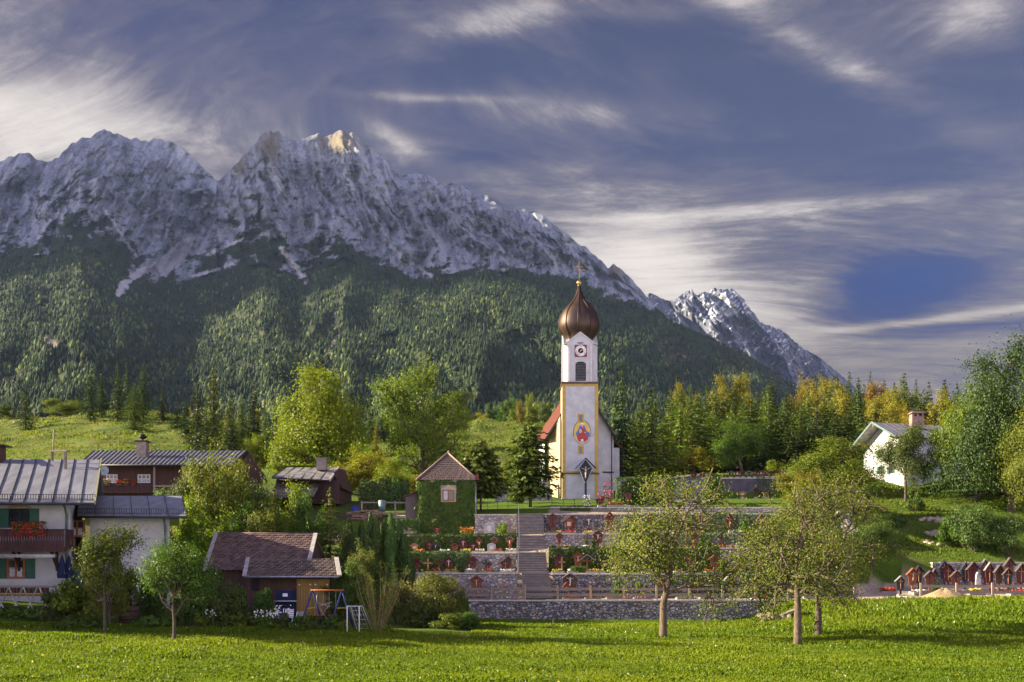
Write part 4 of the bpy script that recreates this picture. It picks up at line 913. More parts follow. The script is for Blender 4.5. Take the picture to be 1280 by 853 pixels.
    q = MB(); q.b2(cc.x-r, cc.x+r, yf-0.055, yf-0.025, cc.z-r, cc.z+r); ck = q.build('clock', plain('clock_red', (0.26, 0.03, 0.025), (0.18, 0.02, 0.02), 4, 0.6), be)
    def disc(rr, y0_, y1_, mat, nm, inner=0.0):
        d = MB(); n = 40; P = []
        for a in range(n): P.append((cc.x+rr*cos(2*pi*a/n), cc.z+rr*sin(2*pi*a/n)))
        if inner:
            ring = [(p, (cc.x+(p[0]-cc.x)*inner, cc.z+(p[1]-cc.z)*inner)) for p in P]
            for a in range(n):
                (o0, i0), (o1, i1) = ring[a], ring[(a+1) % n]; d.prism([o0, o1, i1, i0], y0_, y1_)
        else: d.prism(P, y0_, y1_)
        return d.build(nm, mat, ck)
    disc(0.74, yf-0.085, yf-0.06, WHITE, 'chapter_ring', 0.5); disc(0.37, yf-0.08, yf-0.057, BLACK, 'clock_centre'); disc(0.76, yf-0.1, yf-0.058, BLACK, 'clock_rim', 0.955)
    for i, s_ in enumerate(['XII', 'I', 'II', 'III', 'IIII', 'V', 'VI', 'VII', 'VIII', 'IX', 'X', 'XI']):
        a = radians(30*i); lettering(s_, 0.27, (cc.x+0.56*sin(a), yf-0.09, cc.z+0.56*cos(a)), BLACK, ck, a)
    h = MB(); h.bar((cc.x-0.1, yf-0.12, cc.z-0.04), (cc.x+0.36, yf-0.12, cc.z+0.16), 0.03, 0.075); h.bar((cc.x+0.08, yf-0.15, cc.z+0.13), (cc.x-0.3, yf-0.15, cc.z-0.52), 0.03, 0.05); h.build('clock_hands', GOLD, ck)
    # onion dome
    prof = []
    for rpx, py in ((20.6, 429.8), (21.4, 428.5), (19.6, 426.5), (18.4, 424), (18.3, 421), (19.2, 418), (20.9, 415), (23.4, 411.5), (25.6, 407.5), (26.7, 402.5), (26.1, 397), (24.2, 390), (20.6, 383.5), (16.0, 378), (11.6, 373.5), (8.0, 369), (5.4, 364.5), (3.6, 360), (2.3, 355), (1.5, 350.5)):
        prof.append((rpx/F*D, wz(py, D)))
    d = MB(); d.lathe(prof, (cxb, cyc, 0), 48); on = d.build('onion_dome', COPPER, C)
    sm = MB()
    for i in range(10):
        a = 2*pi*i/10+0.2; sm.tube([(cxb+(rr+0.01)*cos(a), cyc+(rr+0.01)*sin(a), zz) for rr, zz in prof[2:]], [0.075]*(len(prof)-5)+[0.05, 0.035, 0.02], 5)
    sm.build('dome_rib', COPPER_SEAM, on)
    zt2 = wz(350.5, D)
    bl = MB(); bl.lathe([(0.03, 0)]+[(0.34*sin(q), 0.36-0.36*cos(q)) for q in np.linspace(0.2, pi-0.2, 10)]+[(0.04, 0.72)], (cxb, cyc, zt2-0.05), 16); bl.lathe([(0.16, -.1), (0.2, 0), (0.1, .08)], (cxb, cyc, zt2-.02), 12); fin = bl.build('gilded_ball', GOLD, on)
    cr = MB(); zc1 = wz(321, D); cr.bar((cxb, cyc, zt2+0.5), (cxb, cyc, zc1), 0.06)
    for py, hwid in ((331, 0.72), (327.3, 0.42)):
        cr.bar((cxb-hwid, cyc, wz(py, D)), (cxb+hwid, cyc, wz(py, D)), 0.05)
        for sg in (-1, 1): cr.lathe([(0.0, -.09), (0.09, 0), (0, .09)], (cxb+sg*hwid, cyc, wz(py, D)), 8)
    cr.lathe([(0.0, -.1), (0.1, 0), (0, .1)], (cxb, cyc, zc1), 8); cr.build('spire_cross', GOLD, on)
    # nave behind, gable towards the camera, the left front corner cut off at a slant
    e = 23.0; rx = (wx(683, 139)+wx(768, 139))/2; xl, xr = wx(686, 139)-0.05, wx(766.5, 139); ze = wz(546, 139); slope = 1.52; zR = ze+slope*(xr-rx)
    fp = [(xl+1.5, 137.0), (xr, 138.6), (xr, 151.5), (xl, 151.5), (xl, 141.5)]
    def roofz(x): return zR-abs(x-rx)*slope
    n = MB(); tops = []
    # walls with gable: build front as polygon
    n.faces([(fp[0][0], fp[0][1], zb-1), (fp[1][0], fp[1][1], zb-1), (fp[1][0], fp[1][1], roofz(fp[1][0])), (rx, (fp[0][1]+fp[1][1])/2, zR), (fp[0][0], fp[0][1], roofz(fp[0][0]))], [(0, 1, 2, 3, 4)])
    for i in range(1, 4):
        a, b_ = fp[i], fp[i+1]
        if i == 2: n.faces([(a[0], a[1], zb-1), (b_[0], b_[1], zb-1), (b_[0], b_[1], roofz(b_[0])), (rx, a[1], zR), (a[0], a[1], roofz(a[0]))], [(0, 1, 2, 3, 4)])
        else: n.faces([(a[0], a[1], zb-1), (b_[0], b_[1], zb-1), (b_[0], b_[1], roofz(b_[0])), (a[0], a[1], roofz(a[0]))], [(0, 1, 2, 3)])
    shear(n, 138.6, -.15); nv = n.build('nave', PLASTER, C)
    n = MB(); a, b_ = fp[4], fp[0]; n.faces([(a[0], a[1], zb-1), (b_[0], b_[1], zb-1), (b_[0], b_[1], roofz(b_[0])), (a[0], a[1], roofz(a[0]))], [(0, 1, 2, 3)]); n.build('canted_wall', PLASTER_Y, nv)
    r_ = MB(); ov = 0.35
    tiled(r_, (xl-ov, 153.0, zR-(rx-xl+ov)*slope+.1), (xl-ov, 138.6, zR-(rx-xl+ov)*slope+.1), (rx, 136.8, zR+.1), (rx, 153.0, zR+.1), 22, 0.06, 0.06)
    tiled(r_, (xr+ov, 138.0, zR-(xr+ov-rx)*slope+.1), (xr+ov, 153.0, zR-(xr+ov-rx)*slope+.1), (rx, 153.0, zR+.1), (rx, 137.2, zR+.1), 22, 0.06, 0.06)
    shear(r_, 138.6, -.15); r_.build('roof', REDTILE, nv)
    v = MB(); v.bar((xr+ov, 137.9, roofz(xr+ov)+.06), (rx, 136.9, zR+.06), 0.10, 0.22); v.bar((xl-ov, 138.4, roofz(xl-ov)+.06), (rx, 136.7, zR+.06), 0.10, 0.22); v.build('verge_board', BLACK, nv)
    w_ = MB(); w_.b2(fp[1][0]-3.2, fp[1][0]+0.03, 138.3, 138.55, wz(591.5, 138.5), wz(589.8, 138.5)); w_.build('string_course', BLACK, nv); w_ = MB(); w_.bar((fp[4][0]-.04, fp[4][1]-.08, wz(591.5, 139)), (fp[0][0], fp[0][1]-.08, wz(591.5, 139)), .1, .18); w_.build('string_course', BLACK, nv)
    for x_, y_, zt_ in ((wx(685.6, 141), 141.3, roofz(xl)), (wx(764.5, 138.4), 138.3, roofz(wx(764.5, 138.4)))):
        p = MB(); p.tube([(x_, y_-.12, zb), (x_, y_-.12, zt_-.1)], 0.07, 8); p.build('downpipe', BLACK, nv)
    g = MB(); sx = wx(699.8, 137.6); g.box((sx-0.25, 138.15, wz(605, 138)), (0.6, 0.1, 1.0), math.atan2(-(fp[4][1]-fp[0][1]), fp[0][0]-fp[4][0])); g.build('window', GLASS, nv)
    # low annexe at the right
    an = MB(); ax0, ax1 = xr+0.05, wx(771.5, 146); an.b2(ax0, ax1, 143, 152, zb-1, wz(563, 146)); aw = an.build('side_annexe', PLASTER, C)
    an = MB(); an.slab((ax1+.3, 142.7, wz(563, 146)), (ax1+.3, 152.3, wz(563, 146)), (ax0, 152.3, wz(552, 146)), (ax0, 142.7, wz(552, 146)), .1); an.build('roof', REDTILE, aw)
    an = MB(); an.b2(wx(772, 150), wx(782, 150), 148, 154, zb-1, wz(599, 150)); lw = an.build('sacristy', PLASTER, C)
    an = MB(); an.slab((wx(771, 150), 147.6, wz(599, 150)), (wx(784, 150), 147.6, wz(599, 150)), (wx(784, 150), 155, wz(588, 151)), (wx(771, 150), 155, wz(588, 151)), .1); an.build('roof', TIN2, lw)
    # painted figure on the tower: a glory, a seated figure in red and blue with a child, a bank of cloud
    yy = D-0.012
    def flat(name, outline, mat, parent, lvl):
        mb = MB(); mb.prism([(wx(a, D), z(b_)) for a, b_ in outline], yy-0.004*lvl, yy+0.008); return mb.build(name, mat, parent)
    def ell(cx_, cy_, rx_, ry_, n=28, a0=0, a1=2*pi): return [(cx_+rx_*cos(q), cy_+ry_*sin(q)) for q in np.linspace(a0, a1, n, endpoint=(a1-a0 < 6))]
    mu = flat('wall_painting', ell(727.6, 540.5, 11.4, 15.6), plain('painted_rim', (0.20, 0.22, 0.20), (0.14, 0.15, 0.14), 3, .9), tw, 1)
    flat('glory', ell(727.6, 540.5, 10.2, 14.2), plain('painted_glory', (0.60, 0.44, 0.10), (0.52, 0.36, 0.08), 1.6, .9), mu, 2)
    flat('cloud_bank', [(714, 541), (717, 545.5), (721, 549), (727.5, 551.5), (734, 549), (738, 545.5), (742, 541.5), (742.3, 544), (738, 546.5), (735.5, 551), (731, 554.5), (727.5, 556), (723, 554), (719.5, 550.5), (716.5, 546), (713.5, 544)], CLOUDP, mu, 3)
    flat('mantle', [(727.6, 530), (731, 533), (733, 538.5), (737, 541.5), (737, 546), (732, 549), (727, 550), (721.5, 547), (719.5, 542), (722.5, 538), (724.5, 533)], MANTLE, mu, 4)
    flat('robe', [(727.6, 534.5), (731, 537), (733, 543), (735.5, 549), (731, 552.5), (727, 551), (723.5, 552.5), (721.5, 548), (723.5, 542), (724.5, 537)], ROBE, mu, 5)
    flat('child', ell(725.6, 539, 1.7, 3.0, 12), SKIN, mu, 6); flat('head', ell(727.7, 532.2, 1.5, 2.1, 14), SKIN, mu, 6); flat('hand', ell(731.5, 541, 1.0, 0.9, 8), SKIN, mu, 6); flat('veil', ell(727.7, 530.8, 2.2, 1.9, 12, pi, 2*pi), WHITE, mu, 7)
    flat('angel_head', ell(727.7, 550.4, 1.6, 1.3, 10), WHITE, mu, 6)
    return C
build_church()
def build_mission_cross():
    D = 133.9; base = gp(732, D)
    t = thing('roofed_crucifix', 'tall roofed crucifix with dark kite-shaped board against the tower foot', 'crucifix', base)
    p = MB(); p.bar((base[0], D, base[2]-.2), (base[0], D, wz(604, D)), 0.28); p.build('post', TEAL, t)
    b = MB(); kx = base[0]; b.prism([(wx(724, D), wz(586, D)), (wx(732, D), wz(574.5, D)), (wx(740.3, D), wz(586, D)), (wx(732.6, D), wz(605, D)), (wx(731.4, D), wz(605, D))], D-0.05, D+0.05); b.build('board', TEAL, t)
    w = MB(); 
    for a, b_ in (((724, 586), (731.4, 605)), ((740.3, 586), (732.6, 605))): w.bar((wx(a[0], D), D-.06, wz(a[1], D)), (wx(b_[0], D), D-.06, wz(b_[1], D)), 0.10, 0.08)
    w.build('board_edging', BARGE, t)
    r = MB()
    for px, py in ((719.3, 586), (744.8, 586)): r.bar((wx(px, D), D-.12, wz(py, D)), (wx(732, D), D-.12, wz(573, D)), 0.75, 0.09)
    r.build('roof', BLACK, t)
    c = MB(); c.bar((kx, D-.1, wz(602, D)), (kx, D-.1, wz(577.5, D)), 0.08, 0.12); c.bar((wx(725.2, D), D-.1, wz(584.2, D)), (wx(738.8, D), D-.1, wz(584.2, D)), 0.08, 0.1); c.build('cross', DARKWOOD, t)
    figure(t, kx, D-.16, wz(598.5, D), 1.62)
def figure(parent, x, y, z0, h, mat=None):
    """small carved figure with outstretched arms"""
    f = MB(); s = h
    f.tube([(x, y, z0+.0*s), (x, y-.02*s, z0+.22*s), (x+.01*s, y-.03*s, z0+.45*s), (x, y, z0+.58*s), (x, y, z0+.74*s), (x, y, z0+.80*s)], [.035*s, .05*s, .075*s, .07*s, .095*s, .035*s], 8)
    f.tube([(x, y-.01*s, z0+.80*s), (x, y-.03*s, z0+.86*s), (x, y-.03*s, z0+.92*s), (x, y-.01*s, z0+.96*s)], [.03*s, .058*s, .055*s, .02*s], 8)
    for q in (-1, 1): f.tube([(x+q*.06*s, y, z0+.73*s), (x+q*.22*s, y, z0+.79*s), (x+q*.40*s, y, z0+.87*s)], [.035*s, .028*s, .02*s], 6)
    return f.build('figure', mat or SKIN, parent)
build_mission_cross()

# ------------------------------------------------------------------ house builders
def metal_roof(parent, e0, e1, r1, r0, seams, guard=True, mat=TIN, name='roof', t=0.12, guard_h=0.35, verge=True, sw=0.035):
    """eave e0-e1, ridge r0-r1"""
    m = MB(); m.slab(e0, e1, r1, r0, t); ro = m.build(name, mat, parent)
    e0, e1, r0, r1 = map(Vector, (e0, e1, r0, r1)); n = (e1-e0).cross(r0-e0).normalized(); n = n if n.z > 0 else -n
    s = MB()
    for i in range(seams+1):
        f = i/seams; a, b = e0.lerp(e1, f), r0.lerp(r1, f); s.bar(a+n*.03, b+n*.03, sw, 0.06)
    s.build('standing_seam', SEAM, ro)
    if guard:
        g = MB(); u = (r0-e0).normalized(); a = e0+u*0.45; b = e1+u*0.45
        for hh in (0.06, guard_h): g.bar(a+Vector((0, 0, hh)), b+Vector((0, 0, hh)), 0.035, 0.035)
        k = int((b-a).length/0.16)
        for i in range(k+1): p = a.lerp(b, i/k); g.bar(p+Vector((0, 0, .02)), p+Vector((0, 0, guard_h)), 0.03, 0.03)
        g.build('snow_guard', SEAM, ro)
    gt = MB(); gt.tube([e0+Vector((0, -0.08, -.1)), e1+Vector((0, -0.08, -.1))], 0.075, 8); gt.build('gutter', SEAM, ro)
    return ro
def shutters(parent, x0, x1, z0, z1, y, w):
    for a, b in ((x0-w, x0-.03), (x1+.03, x1+w)):
        m = MB(); m.b2(a, b, y-0.07, y-0.01, z0, z1)
        for i in range(9): zz = z0+.1+i*(z1-z0-.2)/8; m.b2(a+.05, b-.05, y-.09, y-.07, zz-.03, zz+.03)
        m.build('shutter', SHUT, parent)

def build_white_house():
    D = 65.0; X0, X1 = wx(-95, D), wx(88, D); zb = gz(40, 65)-0.8
    H = thing('farmhouse', 'white farmhouse with green shutters, dark balcony and grey sheet metal roof', 'house', (wx(0, D), D, float(zb)))
    ze, zr_ = wz(628, 64), wz(573, 71.5)
    w = MB(); w.prismx([(D, zb), (D, ze+.2), (71.5, zr_-.25), (78, ze+.2), (78, zb)], X0, X1); shear(w, D); w.build('wall', PLASTER, H)
    xe = wx(122, 64)
    xr_ = wx(125, 71.5); metal_roof(H, (X0-1, 63.6, ze), (xe, 63.6, ze-.05), (xr_, 71.5, zr_-.1), (X0-3.9, 71.5, zr_), 14)
    rb = MB(); rb.slab((X0-6, 79.4, ze), (xr_-2.8, 79.4, ze), (xr_, 71.5, zr_-.1), (X0-3.9, 71.5, zr_), .12); rb.build('rear_roof', TIN, H)
    v = MB(); v.bar((xe+.08, 63.4, ze-.06), (xr_+.08, 71.5, zr_-.12), 0.09, 0.26); v.build('barge_board', plain('barge_yellow', (0.30, 0.27, 0.12), (0.2, 0.2, 0.14), 3, .8), H)
    # recessed wing on the right
    X2, D2 = wx(212, 68), 68.0; ze2, zr2 = wz(644.5, 66.6), wz(620, 72.5)
    w = MB(); w.prismx([(D2, zb), (D2, ze2+.15), (72.5, zr2-.2), (78, ze2), (78, zb)], X1+.003, X2); shear(w, D2); wg = w.build('wing_wall', PLASTER, H)
    metal_roof(H, (X1-0.2, 66.5, ze2), (wx(233, 66.5), 66.5, ze2-.04), (wx(227, 72.5), 72.5, zr2), (X1-2.6, 72.5, zr2), 6, name='wing_roof')
    rb = MB(); rb.slab((X1-4.8, 79, ze2), (wx(227, 72.5)-2.3, 79, ze2), (wx(227, 72.5), 72.5, zr2), (X1-2.6, 72.5, zr2), .12); rb.build('rear_roof', TIN, H)
    # windows
    a0, a1 = wx(12, D), wx(37, D); w1 = window(H, a0, a1, wz(660, D), wz(636, D), D-.03, BLACK, 2, 2, fw=.05); shutters(w1, a0, a1, wz(660, D), wz(636, D), D-.02, .62)
    o = MB(); o.prism([(wx(9, D), wz(635.5, D)), (wx(40, D), wz(635.5, D)), (wx(37, D), wz(632.5, D)), (wx(31, D), wz(631, D)), (wx(24.5, D), wz(629.5, D)), (wx(18, D), wz(631, D)), (wx(12, D), wz(632.5, D))], D-.05, D-.004); o.build('painted_ornament', plain('ornament_paint', (0.26, 0.17, 0.08), (0.4, 0.3, 0.16), 9, .9), H)
    a0, a1 = wx(9, D), wx(32, D); w2 = window(H, a0, a1, wz(723.5, D), wz(698.5, D), D-.03, WINFRAME, 1, 1, True, fw=.13); shutters(w2, a0, a1, wz(723.5, D), wz(698.5, D), D-.02, .62)
    window(H, wx(87, D2), wx(106.5, D2), wz(671.5, D2), wz(650.5, D2), D2-.03, WINFRAME, 1, 1, True, fw=.12); window(H, wx(89, D2), wx(104, D2), wz(719, D2), wz(703, D2), D2-.03, WINFRAME, 1, 0, False, fw=.12)
    # balcony
    by0, by1 = 63.75, 65.0; bx1 = wx(82, by0); zf, zt = wz(684, by0), wz(661.5, by0)
    b = MB(); b.b2(X0, bx1, by0, by1-.01, zf-.12, zf); b.b2(X0, bx1, by0-.05, by0+.02, zf-.30, zf-.0); ba = b.build('balcony', DARKWOOD, H)
    b = MB(); b.b2(X0, bx1, by0-.08, by0+.06, zt-.08, zt); b.b2(bx1-.1, bx1, by0, by1-.02, zt-.08, zt)
    n = int((bx1-X0)/0.165)
    for i in range(n): x = X0+.05+i*.165; b.prism([(x, zf), (x+.145, zf), (x+.145, zf+.28), (x+.115, zf+.5), (x+.145, zf+.72), (x+.145, zt-.08), (x, zt-.08), (x, zf+.72), (x+.03, zf+.5), (x, zf+.28)], by0-.03, by0+.0)
    for i in range(7): y = by0+.08+i*.165; b.b2(bx1-.04, bx1-.01, y, y+.13, zf, zt-.08)
    b.build('balustrade', DARKWOOD, ba)
    for px in (16, 64):
        b = MB(); b.bar((wx(px, 64.1), 64.0, zf-.12), (wx(px, 64.1), 64.98, zf-1.3), .14); b.b2(wx(px, 64.1)-.07, wx(px, 64.1)+.07, 64.86, 64.98, zf-1.5, zf-.12); b.build('bracket', DARKWOOD, ba)
    # awning box, downpipes
    aw = MB(); aw.b2(X0, wx(71, 63.6), 63.3, 63.55, wz(697, 63.5), wz(693.3, 63.5)); aw.build('awning_case', GREYM, H)
    for x_, y_, t_ in ((wx(83.5, 64.9), 64.9, wz(634, 65)), (wx(207, 67.9), 67.88, wz(650, 68))):
        p = MB(); p.tube([(x_+.25, y_-1.1, t_+.3), (x_+.1, y_-.6, t_+.05), (x_, y_-.06, t_-.5), (x_, y_-.06, zb+.4)], 0.07, 8); p.build('downpipe', PIPE, H)
    # roof vent frame, pole
    m = MB(); xv0, xv1 = wx(63, 70), wx(84, 69.5); zv = wz(564, 70); m.bar((xv0, 70, zv), (xv1, 69.6, zv-.02), .22, .09); m.bar((xv0+.1, 70, zv-.05), (xv0+.1, 70, wz(575, 70)), .08); m.bar((xv1-.15, 69.6, zv-.05), (xv1-.15, 69.6, wz(578, 69)-.6), .13); m.build('vent_frame', GREYWOOD, H)
    m = MB(); m.tube([(wx(66, 70.8), 70.8, wz(577, 70.8)), (wx(67.5, 70.8), 70.8, wz(537, 70.8))], .055, 8); m.build('mast', plain('mast_wood', (0.25, 0.2, 0.1), None, 4, .7), H)
    m = MB(); m.b2(wx(-1, 71), wx(4, 71), 70.6, 71.4, zr_-1, wz(559, 71)); m.b2(wx(-2, 71), wx(10, 71), 70.3, 71.7, wz(558.5, 71), wz(557, 71)); m.build('chimney', BROWNWOOD, H)
    # geraniums on the balcony
    f = thing('geranium_box', 'long box of red geraniums hanging on the dark balcony rail', 'flower box', (wx(38, 63.6), 63.55, zt-.25))
    m = MB(); m.b2(wx(17, 63.6), wx(56, 63.6), 63.42, 63.66, zt-.3, zt-.06); m.build('box', BROWNWOOD, f)
    flowers('foliage', f, (wx(16, 63.6), wx(59, 63.6), 63.2, 63.7, zt-.35, zt+.45), 520, .11, L_GREEN, 3); flowers('blossom', f, (wx(16, 63.6), wx(58, 63.6), 63.1, 63.65, zt-.55, zt+.38), 480, .085, REDFL, 4)
    # awning in the corner, folded parasols, water butt
    a = MB(); a.slab((wx(88.2, 67.9), 67.9, wz(684, 68)), (wx(96, 66.2), 66.2, wz(687, 66)), (wx(119, 66.2), 66.2, wz(701, 66)), (wx(112, 67.9), 67.9, wz(698, 68)), .05)
    solo(a, 'awning', TERRA, 'small slanting rust orange awning in the corner beside the balcony', 'awning', (wx(104, 67), 67, wz(692, 67)))
    for px, D_, nm in ((77.5, 63.9, 'folded navy parasol standing nearest the farmhouse lower window'), (86, 64.4, 'folded navy parasol next to the downpipe at the farmhouse corner')):
        g_ = gxy(wx(px, D_), D_); p = thing('parasol', nm, 'parasol', (wx(px, D_), D_, g_), 'folded parasols by the farmhouse')
        c = MB(); c.tube([(0, 0, 0), (0, 0, 3.0 if px > 80 else 2.9)], .03, 6); c.build('pole', GREYM, p, False)
        zt_ = wz(694, D_)-g_; c = MB(); c.lathe([(.27, zt_-1.45), (.30, zt_-1.2), (.2, zt_-.6), (.1, zt_-.2), (.03, zt_)], n=10, smooth=False); c.build('canopy', NAVY, p, False)
    g_ = gxy(wx(94, 66), 66); m = MB(); m.lathe([(.0, 0), (.5, 0), (.55, .3), (.52, 1.5), (.5, wz(711, 66)-g_), (0, wz(711, 66)-g_)], n=16); solo(m, 'water_butt', plain('dark_green_plastic', (0.012, 0.05, 0.04), None, 3, .5), 'dark green water butt beside the folded parasols', 'barrel', (wx(95, 66), 66, g_), world=False)
    # garden rail and table below the terrace
    t = thing('garden_table', 'long wooden garden table with bench in front of the farmhouse', 'table', gp(20, 62.0)); g_ = org(t).z; x0, x1 = wx(-30, 62), wx(66, 62)
    zt_ = wz(733, 62); m = MB(); m.b2(x0, x1, 61.6, 62.4, zt_-.07, zt_); m.build('tabletop', GREYWOOD, t)
    for px in (2, 20, 38, 58):
        m = MB(); x = wx(px, 62); m.bar((x-.3, 61.75, zt_-.07), (x+.3, 61.75, g_), .06); m.bar((x+.3, 62.25, zt_-.07), (x-.3, 62.25, g_), .06); m.build('leg', GREYM, t)
    m = MB(); m.b2(x0, x1, 60.9, 61.2, wz(743.5, 61), wz(741.5, 61)); m.build('bench', YWOOD, t)
    f = thing('board_fence', 'low board fence under the farmhouse windows behind the garden table', 'fence', gp(30, 63)); z0 = wz(745, 63)
    x = wx(-60, 63)
    m = MB()
    while x < wx(58, 63): m.b2(x, x+.22, 62.98, 63.02, z0, z0+.62); x += .25
    m.build('boards', BROWNWOOD, f)
build_white_house()

def build_brown_chalet():
    D = 105.0; X0, X1 = wx(124, D), wx(296, D); zb = 11.0; ze, zR = wz(580.5, 103), wz(563.5, 110.5)
    H = thing('chalet', 'dark brown wooden chalet with ribbed metal roof and flowered balcony', 'house', (wx(210, D), D, zb))
    w = MB(); w.prismx([(D, zb), (D, ze+.1), (110.5, zR-.3), (116, ze+.1), (116, zb)], X0, X1); w.build('wall', DARKWOOD, H)
    metal_roof(H, (wx(98, 103), 103, ze), (wx(290, 103), 103, ze), (wx(308, 110.5), 110.5, zR), (wx(118, 110.5), 110.5, zR), 34, False, sw=.14)
    rb = MB(); rb.slab((wx(98, 103), 118, ze), (wx(312, 110), 118, ze), (wx(308, 110.5), 110.5, zR), (wx(118, 110.5), 110.5, zR), .12); rb.build('rear_roof', TIN2, H)
    b = MB(); b.bar((wx(291, 103), 102.9, ze-.05), (wx(309, 110.5), 110.5, zR-.05), .1, .3); b.bar((wx(309, 110.5), 110.5, zR-.05), (wx(319, 112), 117.5, ze-.6), .1, .3); b.build('barge_board', BLACK, H)
    c = MB(); x = wx(178.5, 107); c.b2(x-.48, x+.48, 106.5, 107.6, wz(575, 107), wz(553, 107)); ch = c.build('chimney', plain('chimney_render', (0.24, 0.20, 0.16), (0.15, 0.13, 0.11), 3, .9), H)
    c = MB(); c.b2(x-.6, x+.6, 106.4, 107.7, wz(553, 107), wz(551.5, 107)); c.lathe([(.0, 0), (.5, .25), (.35, .45), (.1, .6)], (x, 107, wz(550, 107)), 10); c.bar((x, 107, wz(552, 107)), (x, 107, wz(549, 107)), .1); c.build('chimney_cap', BLACK, ch)
    for a in (133, 137.5, 142): pass
    for a0, a1 in ((133, 147), (172.5, 188)): window(H, wx(a0, D), wx(a1, D), wz(604, D), wz(593.5, D), D-.04, WHITE, 2, 1, True, fw=.06)
    by = 103.9; zt, zf = wz(605.5, by), wz(615, by)
    b = MB(); b.b2(X0, wx(192, by), by, D-.01, zf-.12, zf); b.b2(X0, wx(192, by), by-.04, by+.04, zt-.08, zt)
    x = X0
    while x < wx(192, by): b.b2(x, x+.11, by-.02, by+.02, zf, zt-.08); x += .17
    ba = b.build('balcony', DARKWOOD, H)
    b = MB(); b.b2(wx(192, by), wx(236, by), by-.2, by, wz(609, by), wz(607, by)); b.b2(wx(192, by), wx(236, by), by-.2, by, wz(616, by), wz(614.5, by)); b.bar((wx(193.5, by), by-.1, wz(617, by)), (wx(193.5, by), by-.1, wz(584, by)), .18); b.build('porch_frame', GREYWOOD, H)
    for i, (a, b_, col) in enumerate(((131, 139, 'orange'), (146, 154, 'red'), (155, 161, 'orange'), (166, 170, 'red'))):
        f = thing('flower_box', ['orange flower box at the left end of the chalet balcony', 'red flower box beside the left window of the chalet', 'orange flower box between the two chalet windows', 'small red flower pot left of the right chalet window'][i], 'flower box', (wx((a+b_)/2, by), by-.1, zt-.1), 'flower boxes on the chalet balcony')
        m = MB(); m.b2(wx(a, by), wx(b_, by), by-.26, by-.05, zt-.16, zt+.02); m.build('box', BROWNWOOD, f)
        flowers('foliage', f, (wx(a, by), wx(b_, by), by-.3, by, zt, zt+.4), 60, .14, L_GREEN, 30+i); flowers('blossom', f, (wx(a, by), wx(b_, by), by-.35, by, zt-.05, zt+.5), 50, .14, FLS[col], 40+i)
    m = MB(); dx, dy, dz = wx(129.5, 101), 101.0, wz(589, 101); n = Vector((.2, -1, .3)).normalized()
    M = n.to_track_quat('Z', 'Y').to_matrix(); P = []
    for rr, q in ((0.0, 0), (.25, .02), (.45, .08), (.52, .13)):
        for k in range(18): P.append(Vector((dx, dy, dz))+M @ Vector((rr*1.0*cos(2*pi*k/18), rr*sin(2*pi*k/18), q)))
    m.faces(P, [(i*18+k, i*18+(k+1) % 18, (i+1)*18+(k+1) % 18, (i+1)*18+k) for i in range(3) for k in range(18)], True)
    m.bar((dx, dy, dz), Vector((dx, dy, dz))+n*.45, .03); m.bar((dx, dy+.03, dz), (dx-.1, dy+.5, dz-1.0), .05); m.bar((dx-.1, dy+.5, dz-1.0), (dx-.1, 105, dz-1.0), .05)
    m.build('satellite_dish', plain('dish_grey', (0.22, 0.27, 0.27), None, 3, .5), H)
build_brown_chalet()

def build_small_barn():
    D = 116.0; X0, X1 = wx(345, D), wx(424, D); zb = 12.0; H = thing('barn', 'small dark barn with dull metal roof and lower lean-to roof behind the garden trees', 'barn', (wx(385, D), D, zb))
    ze, zR = wz(600, 114), wz(584.5, 120)
    w = MB(); w.prismx([(D, zb), (D, ze+.1), (120, zR-.2), (125, ze), (125, zb)], X0, X1); w.build('wall', DARKWOOD, H)
    metal_roof(H, (wx(340, 114), 114, ze+.3), (wx(412, 114), 114, ze), (wx(423, 120), 120, zR), (wx(358, 120), 120, zR), 6, False, TIN2)
    b = MB(); b.bar((wx(412.5, 114), 113.9, ze-.05), (wx(423.5, 120), 120, zR), .12, .3); b.build('barge_board', BARGE, H)
    b = MB(); b.slab((wx(424, 120), 120, zR-.1), (wx(424, 120), 116.5, zR-.9), (wx(435, 120), 116.5, wz(612, 118)), (wx(435, 120), 124, wz(612, 118)), .15); b.build('side_roof', DARKWOOD, H)
    b = MB(); b.slab((wx(335, 111), 111, wz(622, 111)), (wx(392, 111), 111, wz(620, 111)), (wx(396, 114), 115.9, wz(605, 116)), (wx(340, 114), 115.9, wz(605, 116)), .1); b.build('lean_to_roof', STILE, H)
    c = MB(); x = wx(402.5, 118); c.b2(x-.55, x+.55, 117.5, 118.5, wz(588, 118), wz(574.5, 118)); c.b2(x-.68, x+.68, 117.4, 118.6, wz(574.5, 118), wz(573, 118)); c.build('chimney', plain('chimney_render', (0.24, 0.2, .16)), H)
build_small_barn()

